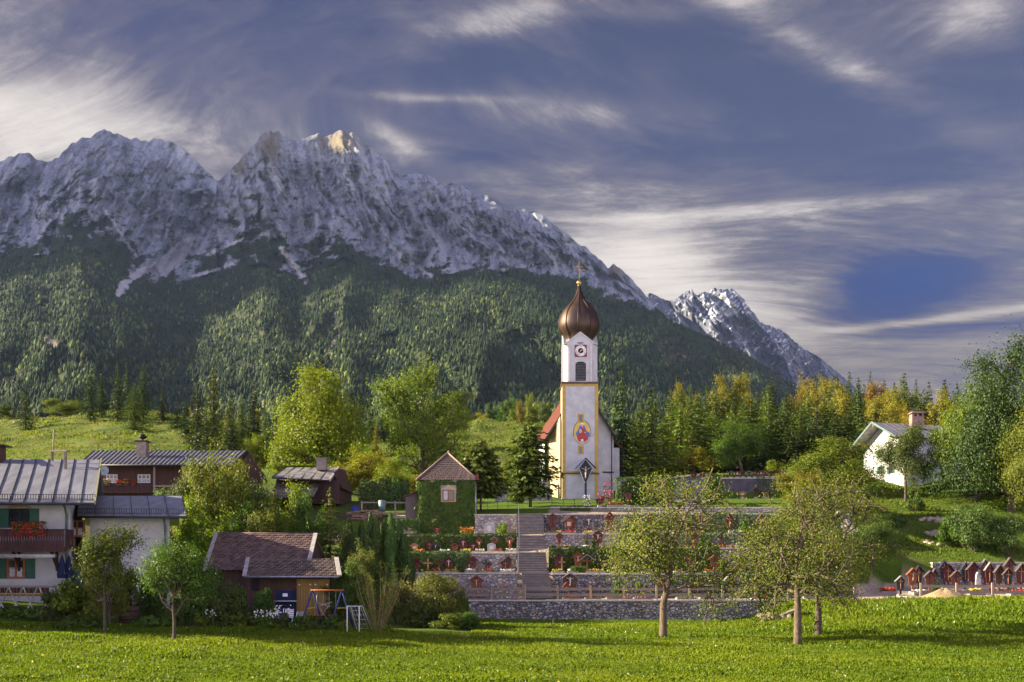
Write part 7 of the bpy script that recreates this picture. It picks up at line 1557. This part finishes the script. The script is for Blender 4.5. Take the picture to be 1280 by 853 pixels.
# spruces on the left hill
for i, (px, D, top, hw, k) in enumerate(((113, 218, 461, 15, 0), (127, 222, 466, 12, 2), (147, 214, 452, 13, 0), (158, 220, 453, 12, 1), (179, 224, 452, 14, 2), (203, 222, 483, 9, 0))):
    T(P_CON[k], px, D, top, hw, 'tall dark spruce in the clump on the left hill', name='spruce_tree', group='spruces on the crest of the left hill')
T(P_FIR[1], 168, 205, 477, 22, 'round crowned pine in front of the spruces on the left hill', name='pine_tree', leafm=N_MID)
T(P_FIR[0], 32, 215, 481, 17, 'lone dark pine at the left end of the hill crest', name='pine_tree', leafm=N_SPRUCE)
T(P_MID[2], 74, 240, 497, 22, 'low broad bush on the left hill crest beside the lone pine', 'shrub', 'shrub', leafm=L_MAPLE)
T(P_MID[0], 97, 245, 500, 14, 'small dull green tree left of the hill spruces', leafm=L_DARK)
T(P_MID[0], 2, 230, 505, 16, 'dull bushy tree cut by the left edge on the hill', leafm=L_DARK)
for i, (px, D, top, hw, k, m) in enumerate(((246, 180, 474, 20, 1, N_SPRUCE), (266, 190, 454, 19, 0, N_MID), (287, 186, 487, 18, 1, N_MID), (318, 190, 479, 17, 2, N_SPRUCE), (302, 196, 494, 14, 0, N_MID), (232, 196, 500, 14, 0, N_SPRUCE), (222, 205, 505, 14, 1, N_SPRUCE), (345, 198, 500, 15, 0, N_SPRUCE), (332, 182, 508, 17, 1, N_MID), (362, 210, 505, 14, 2, N_SPRUCE), (258, 172, 515, 22, 1, N_SPRUCE), (290, 172, 520, 22, 0, N_SPRUCE))):
    T(P_CON[k], px, D, top, hw, 'dark spruce in the hollow right of the left hill', name='spruce_tree', group='spruces in the hollow', leafm=m)
for i, (px, D, top, hw) in enumerate(((448, 215, 487, 13), (462, 210, 497, 12), (480, 216, 505, 14), (435, 220, 507, 13), (470, 190, 525, 8), (495, 220, 512, 12))):
    T(P_CON[i % 3], px, D, top, hw, 'spruce standing between the two tall maples', name='spruce_tree', group='spruces between the maples', leafm=N_SPRUCE if i != 4 else L_YEL)
rs = np.random.RandomState(77)
for i in range(26):
    px = rs.uniform(-10, 700); D = rs.uniform(262, 300); m = [N_SPRUCE, N_MID, N_SPRUCE][i % 3]
    T(P_CON[i % 3], px, D, 528-rs.uniform(0, 24), rs.uniform(8, 13), 'spruce in the wood at the foot of the mountain', name='spruce_tree', group='spruces in the wood at the mountain foot', leafm=m)
for i in range(30):
    px = rs.uniform(-10, 700); D = rs.uniform(268, 310); m = [L_DARK, L_MAPLE, L_GREEN, L_YEL][i % 4]
    T(P_MID[i % 3], px, D, 532-rs.uniform(0, 20), rs.uniform(9, 16), 'leafy tree in the wood at the foot of the mountain', name='broadleaf_tree', group='leafy trees in the wood at the mountain foot', leafm=m)

# the forest belt right of the church
spec = [  # px, D, top, hw, proto, leaves, kind
 (815, 150, 482, 42, 'F0', None), (790, 158, 520, 24, 'F1', None), (850, 168, 492, 22, 'C1', N_FIR), (838, 176, 484, 20, 'F1', None), (872, 170, 497, 24, 'C0', N_MID), (893, 172, 500, 22, 'F0', N_FIR), (862, 186, 478, 22, 'F0', N_MID),
 (915, 174, 505, 24, 'F1', N_FIR), (938, 172, 500, 24, 'C0', N_MID), (960, 176, 505, 22, 'F0', N_MID), (975, 172, 512, 26, 'F1', N_MID), (1000, 178, 500, 24, 'F0', N_MID), (1020, 172, 498, 26, 'F0', N_SPRUCE), (1045, 176, 505, 24, 'F1', N_SPRUCE),
 (884, 192, 482, 24, 'C1', N_MID), (905, 190, 486, 26, 'F1', N_MID), (925, 205, 472, 24, 'B', L_YEL), (900, 205, 472, 20, 'B', L_GOLD), (945, 190, 488, 26, 'F0', N_MID), (965, 205, 470, 16, 'C0', N_SPRUCE), (985, 188, 488, 26, 'F1', N_MID), (1005, 206, 474, 22, 'B', L_GOLD), (960, 188, 480, 22, 'F0', N_FIR), (855, 200, 478, 18, 'B', L_YEL), (875, 190, 488, 22, 'F1', N_SPRUCE),
 (1028, 200, 472, 24, 'B', L_YEL), (1050, 196, 480, 26, 'B', L_GOLD), (1072, 192, 478, 22, 'F0', N_MID), (1090, 198, 482, 28, 'B', L_RUST), (1112, 192, 484, 26, 'B', L_GOLD), (1130, 196, 486, 26, 'B', L_MAPLE), (1100, 182, 500, 26, 'B', L_GOLD), (1150, 190, 490, 24, 'F1', N_SPRUCE), (1060, 182, 510, 22, 'C0', N_SPRUCE), (1082, 178, 520, 22, 'C1', N_SPRUCE), (1172, 188, 490, 26, 'B', L_GOLD), (1135, 178, 515, 24, 'B', L_RUST),
 (1018, 215, 468, 12, 'C0', N_SPRUCE), (1046, 215, 466, 12, 'C2', N_SPRUCE), (1062, 220, 463, 11, 'C0', N_SPRUCE), (1073, 215, 468, 11, 'C2', N_SPRUCE), (1088, 220, 463, 11, 'C1', N_SPRUCE), (1105, 215, 474, 12, 'C0', N_SPRUCE), (1130, 215, 463, 14, 'C2', N_SPRUCE), (1145, 218, 473, 12, 'C1', N_SPRUCE), (1161, 212, 476, 12, 'C0', N_SPRUCE), (1181, 210, 472, 13, 'C2', N_SPRUCE), (1196, 205, 478, 13, 'C0', N_SPRUCE), (1003, 220, 473, 12, 'C1', N_SPRUCE), (1118, 210, 477, 13, 'C1', N_SPRUCE), (1205, 190, 490, 20, 'F1', N_SPRUCE), (1225, 195, 500, 24, 'C1', N_SPRUCE), (1250, 195, 505, 24, 'C0', N_SPRUCE), (1275, 195, 500, 24, 'C1', N_SPRUCE),
 (830, 160, 520, 26, 'F1', N_FIR), (900, 162, 530, 24, 'C0', N_MID), (950, 164, 528, 24, 'F1', N_SPRUCE), (990, 166, 525, 24, 'C1', N_SPRUCE), (865, 164, 530, 22, 'F1', N_MID), (1015, 166, 535, 24, 'C0', N_SPRUCE), (1040, 168, 530, 22, 'C0', N_SPRUCE), (1065, 168, 538, 22, 'F1', N_SPRUCE), (1095, 170, 535, 24, 'B', L_MAPLE), (800, 172, 500, 22, 'F1', N_MID), (880, 180, 496, 24, 'F0', N_MID), (930, 182, 492, 24, 'F1', N_MID), (955, 194, 484, 22, 'C1', N_MID), (980, 182, 494, 22, 'F0', N_MID), (1010, 186, 488, 24, 'F1', N_MID), (1035, 188, 488, 24, 'C1', N_MID), (1055, 205, 478, 20, 'F0', N_MID), (1080, 205, 478, 20, 'F1', N_SPRUCE), (895, 200, 478, 18, 'F1', N_MID), (915, 202, 477, 18, 'F0', N_MID), (1120, 200, 482, 20, 'F1', N_MID), (1155, 200, 484, 22, 'F0', N_MID), (845, 190, 482, 20, 'F0', N_MID)]
WORDS = {'N_FIR': 'bright green', 'spruce_needles': 'dark green', 'pine_needles': 'mid green', 'fir_needles': 'bright green', 'golden_leaf': 'golden', 'yellow_leaf': 'yellow green', 'rust_leaf': 'rust orange', 'maple_leaf': 'green'}
for i, (px, D, top, hw, k, m) in enumerate(spec):
    pr = {'F0': P_FIR[0], 'F1': P_FIR[1], 'C0': P_CON[0], 'C1': P_CON[1], 'C2': P_CON[2], 'B': P_MID[i % 3]}[k]; mm = m or N_FIR
    lf = k == 'B'; nm = WORDS[mm.name]
    if i == 0: T(pr, px, D, top, hw, 'broad sunlit fir closest to the church at the left front of the forest belt', name='fir_tree', leafm=mm); continue
    where = 'against the sky' if D >= 203 and top < 480 and px > 1000 else ('in the rear' if D > 187 else 'at the front')
    T(pr, px, D, top, hw if lf else hw*1.35, f'{nm} {"broadleaf tree" if lf else "conifer"} {where} of the forest belt'.replace('against the sky of', 'against the sky in'), name='autumn_tree' if lf else 'fir_tree', group=f'{nm} {"broadleaf trees" if lf else "conifers"} of the forest belt, {where}', leafm=mm)
T(P_BIG[2], 927, 152, 528, 34, 'light green round broadleaf tree standing before the dark forest belt', leafm=L_GREEN)
T(P_MID[1], 868, 158, 560, 22, 'golden low tree at the forest foot left of the light green tree', leafm=L_GOLD)
T(P_MID[2], 887, 160, 572, 18, 'yellow scrubby tree at the forest edge above the path', leafm=L_YEL)
T(P_BUSH[2], 968, 148, 574, 20, 'fresh green feathery shrub behind the far row of graves', 'shrub', 'shrub', leafm=L_LIME)
# shrubs among the graves
for i, (px, D, top, hw, m) in enumerate(((815, 94.3, 700, 9, L_GREEN), (848, 94.0, 698, 10, L_DARK), (880, 99.8, 668, 9, L_GREEN), (905, 94.2, 697, 12, L_MAPLE), (940, 99.7, 667, 10, L_DARK), (968, 94.2, 697, 11, L_GREEN), (795, 105.6, 647, 8, L_DARK), (828, 105.4, 645, 9, L_GREEN), (860, 105.4, 646, 9, L_MAPLE), (930, 105.4, 645, 11, L_GREEN), (985, 105.4, 644, 13, L_DARK), (1020, 105.2, 645, 14, L_GREEN), (1008, 94.2, 695, 12, L_MAPLE), (1048, 100, 665, 12, L_DARK), (772, 88.8, 722, 9, L_GREEN), (800, 88.9, 723, 8, L_MAPLE), (900, 88.9, 722, 10, L_DARK), (985, 88.7, 722, 11, L_GREEN), (528, 94.4, 704, 6, L_GREEN), (573, 94.4, 702, 6, L_DARK), (628, 105.2, 652, 9, L_LIME), (846, 113, 626, 12, L_DARK), (940, 113, 627, 14, L_GREEN), (1000, 114, 622, 18, L_MAPLE))):
    T(P_BUSH[i % 3], px, D, top, hw, 'small leafy shrub growing between the grave markers', 'shrub', 'grave_shrub', 'shrubs among the graves', m)
# trees on the right slope
T(P_BIG[0], 1045, 118, 551, 58, 'large yellow green rounded tree left of the hillside house', leafm=L_MAPLE, rot=1.4)
T(P_MID[0], 1000, 116, 590, 36, 'lower yellow green tree at the left flank of the large rounded tree', leafm=L_YEL)
T(P_MID[2], 1070, 112, 605, 34, 'dark green tree mass behind the meadow apple trees', leafm=L_DARK)
T(P_HIGH[1], 1132, 130, 530, 34, 'dark crooked fruit tree in front of the hillside house gable', leafm=L_DARK, rot=.5)
T(P_HIGH[1], 1178, 134, 535, 26, 'dark tree hiding the middle of the hillside house', leafm=L_DARK, rot=3.0)
T(P_HIGH[0], 1221, 127, 480, 44, 'yellow green maple with short brown trunk on the right slope', leafm=L_MAPLE, name='maple_tree', rot=.2)
T(P_HUGE, 1264, 122, 424, 72, 'tallest dark green tree rising at the right edge', leafm=L_DEEP, rot=4)
T(P_HIGH[0], 1290, 116, 505, 46, 'yellowish tree cut by the right edge below the tallest tree', leafm=L_MAPLE, rot=5)
T(P_BUSH[1], 1120, 112, 640, 16, 'low dark shrub below the hillside house gable', 'shrub', 'shrub', leafm=L_DARK)
T(P_BUSH[0], 1143, 124, 606, 15, 'round dark green bush below the white house front', 'shrub', 'shrub', leafm=L_GREEN)
T(P_LBUSH[0], 1217, 106, 624, 42, 'wide dark bush in the middle of the right slope', 'shrub', 'large_bush', leafm=L_DARK)
T(P_LBUSH[1], 1258, 105, 638, 28, 'dark bush right of the wide one on the slope', 'shrub', 'large_bush', leafm=L_DARK)
T(P_BUSH[2], 1188, 107, 640, 20, 'small dark bush left of the wide one on the slope', 'shrub', 'large_bush', leafm=L_GREEN)
T(P_HIGH[1], 1092, 97.5, 642, 36, 'dark spreading tree over the slanting ramp wall', leafm=L_DARK, rot=2)

# gardens at the left, in front of and between the houses
G = [(262, 84, 570, 40, 'M', L_MAPLE, 'tall loose shrub tree in front of the chalet gable'), (300, 88, 575, 42, 'M', L_APPLE, 'yellowish tree between the chalet and the barn'), (250, 80, 620, 34, 'M', L_LIME, 'bright lime shrub mass right of the farmhouse wing'),
     (325, 86, 602, 36, 'M', L_GREEN, 'green tree behind the tiled shed ridge'), (360, 90, 605, 36, 'M', L_LIME, 'bright green tree below the small barn'), (290, 82, 628, 34, 'M', L_GREEN, 'dense green shrub behind the left part of the tiled shed'),
     (335, 82, 628, 30, 'M', L_MAPLE, 'dark gapped shrub behind the middle of the tiled shed'), (385, 86, 618, 30, 'M', L_GREEN, 'leafy green tree above the right end of the tiled shed'), (240, 76, 650, 28, 'M', L_LIME, 'sunlit leafy shrub left of the tiled shed'), (228, 95, 600, 26, 'M', L_DARK, 'dark tree behind the farmhouse wing roof'), (208, 100, 612, 22, 'M', L_GREEN, 'green shrub below the chalet balcony'), (245, 96, 585, 26, 'M', L_APPLE, 'loose light branches rising before the chalet roof end'),
     (268, 64, 700, 20, 'B', L_DARK, 'dark purple shaded bush before the left end of the tiled shed'), (293, 62, 722, 20, 'B', L_DARK, 'dark round bush left of the garden shed wall'), (330, 62.5, 732, 20, 'B', L_GREEN, 'green bush in front of the brown shed wall'), (240, 60, 715, 22, 'B', L_GREEN, 'green bush behind the forked young fruit tree'), (190, 63, 705, 22, 'B', L_GREEN, 'bush against the farmhouse wing wall'), (165, 62, 712, 18, 'B', L_DARK, 'shaded bush under the farmhouse wing window'), (282, 58.5, 742, 24, 'B', L_DARK, 'low brownish bush before the garden bed'),
     (137, 58, 688, 26, 'M', L_APPLE, 'yellowish shrub behind the slender fruit tree'), (95, 58.5, 722, 42, 'B', L_MAPLE, 'broad rounded hedge bush below the folded parasols'), (62, 58, 733, 18, 'B', L_DARK, 'low bush at the end of the garden table'), (433, 66, 700, 24, 'M', L_GREEN, 'grey green shrub right of the yellow shed doors'), (420, 66, 745, 16, 'B', L_DARK, 'dark bush behind the swing set'), (452, 72, 685, 20, 'M', L_WILLOW, 'loose yellow shrub behind the tall stemmed shrub'),
     (440, 82, 660, 24, 'M', L_DARK, 'dark shrub left of the thuja columns')]
for i, (px, D, top, hw, k, m, lab) in enumerate(G):
    pr = P_MID[i % 3] if k == 'M' else P_BUSH[i % 3]
    T(pr, px, D, top, hw, lab, 'tree' if 'tree' in lab else 'shrub', 'broadleaf_tree' if 'tree' in lab else 'shrub', leafm=m, group='garden trees and shrubs at the left')
CN1 = PP(conifer_proto(9, 2.7, 151, 34, 9, .36, .12, base=.03, hang=.2, jag=.3, n_card=11), 9, 2.7, BARK, N_FIR)
T(CN1, 413, 84, 608, 34, 'sunlit yellow green conifer right of the tiled shed roof', name='garden_conifer', leafm=leafmat('cypress_leaf', (.05, .09, .012), (.11, .16, .02), (.18, .21, .03), .3))
# thuja columns
for i, (px, D, top, m) in enumerate(((437, 88, 648, N_THUJA), (452, 90, 650, N_THUJA), (463, 91, 640, N_THUJA), (470, 90, 644, N_THUJA2), (477, 92, 655, N_THUJA), (484, 91, 648, N_THUJA2), (488, 88, 640, N_THUJA2), (497, 91, 648, N_THUJA), (504, 90, 668, N_THUJA), (512, 89, 690, N_THUJA), (444, 86, 665, N_THUJA), (458, 86, 672, N_THUJA))):
    T(P_COL[i % 2], px, D, top, 7.5 if i not in (7, 8) else 9, f'narrow {"bright" if m is N_THUJA2 else "dark"} thuja column, {ORD[i]} in the thicket left of the graves', 'tree', 'thuja', leafm=m, group='thuja columns left of the graves', base=wz(728, D))
# willow shrub and friends in front of the wall
WB = [PP(bush_proto(2.2, 3.6, 161, 9500, .13, 26, 12), 3.6, 2.3, BARK, L_WILLOW, 'foliage'), PP(bush_proto(1.9, 2.8, 163, 6000, .13, 20, 10), 2.8, 2.0, BARK, L_WILLOW, 'foliage')]
T(WB[0], 549, 70, 708, 48, 'big rounded yellow green willow bush before the stone wall', 'shrub', 'willow_bush', rot=.2); T(WB[1], 497, 68, 722, 34, 'dull green willow bush left of the big rounded one', 'shrub', 'willow_bush')
T(P_BUSH[0], 525, 66, 752, 24, 'dark low bush between the two willow bushes', 'shrub', 'shrub', leafm=L_DARK); T(P_BUSH[1], 585, 66.5, 762, 26, 'low leafy bush at the foot of the wall left end', 'shrub', 'shrub', leafm=L_GREEN); T(P_BUSH[2], 560, 64.5, 765, 24, 'green bush at the right foot of the willow bush', 'shrub', 'shrub', leafm=L_MAPLE)
def stem_shrub():
    rs = np.random.RandomState(9); w = MB(); C = []; N = []
    for i in range(34):
        a = rs.rand()*6.28; t = rs.uniform(.15, .62); L = rs.uniform(3.0, 4.7); d = np.array([cos(a)*sin(t), sin(a)*sin(t), cos(t)]); pts = [np.array([cos(a)*.12, sin(a)*.12, -.1])]
        for k in range(5): d = unit(d+np.array([0, 0, .05])+rs.randn(3)*.06); pts.append(pts[-1]+d*L/5)
        w.tube([tuple(p) for p in pts], [.028, .024, .02, .016, .011, .006], 5, cap=False)
        for k in range(95): q = rs.randint(2, 6); C.append(pts[q]+rs.randn(3)*.16); N.append(rs.randn(3)+np.array([0, 0, .5]))
    n = 1500; a = rs.rand(n)*6.28; r = np.sqrt(rs.rand(n))*1.2; C = np.vstack([np.array(C), np.stack([r*np.cos(a), r*np.sin(a), rs.rand(n)**1.5*1.3*(1.2-r*.7)], 1)]); N = unit(np.vstack([np.array(N), rs.randn(n, 3)+np.array([0, 0, .6])]))
    V, Q = leaf_quads(C, N, .13*rs.uniform(.6, 1.3, len(C)), .5, rs=rs); return w, V, Q
SB = Proto(*stem_shrub(), plain('tan_stems', (.34, .24, .12), (.22, .15, .08), 5, .8), L_APPLE, 'foliage'); SB.H, SB.R = 4.6, 2.4
T(SB, 472, 58, 700, 40, 'tall shrub of bare tan stems fanning out beside the goal frame', 'shrub', 'stem_shrub', rot=0)
# broad-leaved plants, flower border
def rosette(n, r, h, leaf, seed):
    rs = np.random.RandomState(seed); a = rs.rand(n)*6.28; q = np.sqrt(rs.rand(n))*r; c = np.stack([q*np.cos(a), q*np.sin(a), h*(1-(q/r)**2*.7)*rs.uniform(.4, 1, n)+.03], 1); return leaf_quads(c, unit(np.stack([np.cos(a)*.5, np.sin(a)*.5, 1+0*a], 1)+rs.randn(n, 3)*.25), leaf*rs.uniform(.7, 1.3, n), .6, rs=rs)
for i, (px, D, w, lab) in enumerate(((98, 54.5, 1.35, 'low patch of big leafed plants below the hedge bush'), (192, 57.5, 1.3, 'pale big leafed plants between the two young fruit trees'), (42, 59.5, 1.6, 'leafy strip of plants under the garden table'), (16, 60.2, 1.2, 'leafy plants at the left edge below the board fence'))):
    V, Q = rosette(420, w, .55, .26, 200+i); t = thing('leafy_plants', lab, 'plant', gp(px, D), 'leafy garden plants'); add_mesh('foliage', mesh_np('foliage', V, Q), L_GREEN, t)
def border():
    rs = np.random.RandomState(31)
    for i in range(15):
        px = 225+i*14.5; D = 58.3-0.05*i+rs.uniform(-.3, .3); h = rs.uniform(.75, 1.15); m = [L_DARK, L_GREEN, L_MAPLE][i % 3]
        t = thing('border_plant', f'leafy border plant, {ORD[i]} from the left in the flower border before the sheds', 'plant', gp(px, D), 'plants of the flower border before the sheds')
        w, V, Q = bush_proto(.62, h, 300+i, 620, .12, 9, 4); add_mesh('stems', w.mesh('stems'), BARK, t); add_mesh('foliage', mesh_np('foliage', V, Q), m, t)
        if i in (3, 7, 8, 9): V, Q = flower_mesh(-.5, .5, -.6, .3, h*.7, h*1.25, 34, .11, 400+i); add_mesh('blossom', mesh_np('blossom', V, Q), WHFL, t)
border()

# ------------------------------------------------------------------ unseen trees added beyond the left edge to throw shade across the meadow
for i, (px, D, hh, r) in enumerate(((-190, 56, 15, 3.2), (-215, 58.5, 17, 3.6), (-200, 61.5, 15, 3.4), (-420, 57, 21, 4.5), (-430, 61, 20, 4.5))):
    x, y, z = gp(px, D); plant_tree(P_BIG[i % 3], 'shade_tree', 'unseen tree added left of the meadow to shade it', 'tree', (x, y, z), 'shade trees added beyond the left edge', i*1.3, (r/6.6, r/6.6, hh/16), L_GREEN)

# ------------------------------------------------------------------ meadow grass, as real blades
def meadow():
    rs = np.random.RandomState(17); n = 390000
    # even over the visible ground, thinner far off
    D = 34/(1-rs.rand(n)*(1-34/84.0)); px = rs.uniform(-160, 1480, n)
    keep = ~((px < 260) & (D > 57+ (px/260)*0)) & ~((px < 590) & (D > 60)); px, D = px[keep], D[keep]; n = len(px)
    x = (px-640)/F*D; z = gz(px, D); lush = fbm(x/4.5, D/4, 4, 51); mow = fbm(x/14, D/9, 3, 57)
    bank = np.clip((px-930)/60, 0, 1)*np.clip((D-64)/6, 0, 1)
    h = (0.09+0.07*rs.rand(n))*(1+0.7*np.clip(lush, -.4, 1)+0.7*bank)*(1+0.25*(D-40)/40); w = h*rs.uniform(.30, .55, n)
    wide = rs.rand(n) < np.clip(.12+.5*lush, 0, .5); w = np.where(wide, w*1.7, w)
    a = rs.rand(n)*6.28; ln = rs.uniform(.1, .8, n)*h; la = rs.rand(n)*6.28
    bx, by = np.cos(a)*w/2, np.sin(a)*w/2; P = np.stack([x, D, z-.01], 1)
    V = np.empty((n, 4, 3), np.float32); V[:, 0] = P+np.stack([-bx, -by, 0*w], 1); V[:, 1] = P+np.stack([bx, by, 0*w], 1)
    tip = P+np.stack([np.cos(la)*ln, np.sin(la)*ln, h], 1); V[:, 2] = tip+np.stack([bx*.35, by*.35, 0*w], 1); V[:, 3] = tip-np.stack([bx*.5, by*.5, h*.12], 1)
    r = rs.rand(n, 1); g0 = np.array([.068, .118, .004]); g1 = np.array([.118, .185, .006]); g2 = np.array([.175, .215, .010]); C = g0*(1-r)+g1*r
    k = np.clip(.25+mow*1.2+.8*(rs.rand(n)-.5), 0, 1)[:, None]; C = C*(1-k)+(g1*(1-r)+g2*r)*k; C = np.where((rs.rand(n, 1) < .004), np.array([[.6, .6, .5]]), C); C = np.repeat(C[:, None], 4, 1).reshape(-1, 3)
    me = mesh_np('meadow_grass', V.reshape(-1, 3), np.arange(4*n).reshape(-1, 4), False, C)
    m, nt, b, out = new_mat('grass_blades'); at = nt.add('ShaderNodeAttribute', attribute_name='Col'); nt.put(b.inputs['Base Color'], at.outputs['Color']); b.inputs['Roughness'].default_value = .6; b.inputs['Specular IOR Level'].default_value = .2
    tr = nt.add('ShaderNodeBsdfTranslucent'); nt.put(tr.inputs[0], nt.mix(1.0, at.outputs['Color'], (1.3, 1.2, .5), 'MULTIPLY')); mx = nt.add('ShaderNodeMixShader'); mx.inputs[0].default_value = .45; nt.l.new(b.outputs[0], mx.inputs[1]); nt.l.new(tr.outputs[0], mx.inputs[2]); nt.l.new(mx.outputs[0], out.inputs[0])
    tag(add_mesh('meadow_grass', me, m), 'short lush green meadow grass covering the foreground', 'grass', kind='stuff')
meadow()
def weeds():
    rs = np.random.RandomState(23); n = 40000; D = 34/(1-rs.rand(n)*(1-34/80.0)); px = rs.uniform(-60, 1340, n); x = (px-640)/F*D
    k = fbm(x/2.2, D/2.0, 3, 91); keep = (k > .28) & ~((px < 590) & (D > 57)); px, D, x = px[keep], D[keep], x[keep]; n = len(px); z = gz(px, D)
    V, Q = leaf_quads(np.stack([x, D, z+rs.uniform(.05, .22, n)], 1), unit(rs.randn(n, 3)*.5+np.array([0, -.2, 1])), rs.uniform(.07, .19, n), .6, rs=rs)
    r = rs.rand(n, 1); C = np.array([.04, .085, .006])*(1-r)+np.array([.12, .17, .01])*r; C = np.where(rs.rand(n, 1) < .02, np.array([[.55, .48, .08]]), C); C = np.repeat(C[:, None], 4, 1).reshape(-1, 3)
    tag(add_mesh('meadow_weeds', mesh_np('meadow_weeds', V, Q, False, C), bpy.data.materials['grass_blades']), 'patches of broad leafed weeds scattered through the meadow grass', 'weeds', kind='stuff')
weeds()
def slope_grass():
    rs = np.random.RandomState(19); n = 130000; px = np.r_[rs.uniform(1090, 1420, n//2), rs.uniform(-20, 700, n//2)]; D = np.r_[rs.uniform(102, 142, n//2), rs.uniform(160, 262, n-n//2)]
    x = (px-640)/F*D; z = gz(px, D); f = D/110; h = .15*f*rs.uniform(.4, 1.2, n)*(1+.9*np.clip(fbm(x/6, D/5, 3, 59), -.5, 1)); w = h*rs.uniform(.4, .9, n); a = rs.rand(n)*6.28; bx, by = np.cos(a)*w/2, np.sin(a)*w/2; P = np.stack([x, D, z-.03], 1)
    V = np.empty((n, 4, 3), np.float32); V[:, 0] = P-np.stack([bx, by, 0*w], 1); V[:, 1] = P+np.stack([bx, by, 0*w], 1); tip = P+np.stack([rs.randn(n)*h*.3, rs.randn(n)*h*.3, h], 1); V[:, 2] = tip+np.stack([bx*.6, by*.6, 0*w], 1); V[:, 3] = tip-np.stack([bx*.6, by*.6, 0*w], 1)
    r = rs.rand(n, 1); dry = np.clip(.5+fbm(x/9, D/7, 3, 63), 0, 1)[:, None]*np.where(px > 1080, .35, 1.0)[:, None]; C = (np.array([.075, .125, .010])*(1-r)+np.array([.12, .175, .014])*r)*(1-dry)+(np.array([.085, .115, .018])*(1-r)+np.array([.145, .165, .03])*r)*dry
    me = mesh_np('hill_grass', V.reshape(-1, 3), np.arange(4*n).reshape(-1, 4), False, np.repeat(C[:, None], 4, 1).reshape(-1, 3)); tag(add_mesh('hill_grass', me, bpy.data.materials['grass_blades']), 'tufted dry and green grass on the hills and the right slope', 'grass', kind='stuff')
slope_grass()
def slope_rocks():
    for i, (a, b, py, D, lab) in enumerate(((1158, 1190, 654, 111, 'short course of pale dry stones left of the wide bush'), (1160, 1172, 666, 108, 'small heap of pale stones below the dry stone course'), (1263, 1288, 606, 133, 'rough pale rock bank at the right edge under the trees'), (1150, 1210, 632, 118, 'scattered stones along the grassy ledge'))):
        m = MB(); rs = random.Random(i); n = int((b-a)/2.4)
        for k in range(n):
            px = a+(b-a)*(k+rs.random())/n; x, y, z = wx(px, D), D+rs.uniform(-.5, .5), 0; z = gxy(x, y); s = rs.uniform(.16, .42); pebble(m, (x, y, z+s*.4), (s*1.3, s, s), i*40+k)
        solo(m, 'rock_course', plain('slope_rock', (.34, .29, .21), (.2, .17, .13), 3, .95, .6), lab, 'rocks', ((wx(a, D)+wx(b, D))/2, D, gxy(wx((a+b)/2, D), D)))
slope_rocks()

# things that nothing but their place tells apart are counted from the left of the picture
def number_twins():
    by = {}
    for o in bpy.data.objects:
        if o.parent is None and 'label' in o and 'category' in o: by.setdefault(o['label'], []).append(o)
    for lab, l in by.items():
        if len(l) < 2 or len(l) > 30 or len(lab.split()) > 13: continue
        l.sort(key=lambda o: o.location.x/max(1.0, o.location.y))
        for i, o in enumerate(l): o['label'] = f'{lab}, {ORD[i]} from left'
number_twins()
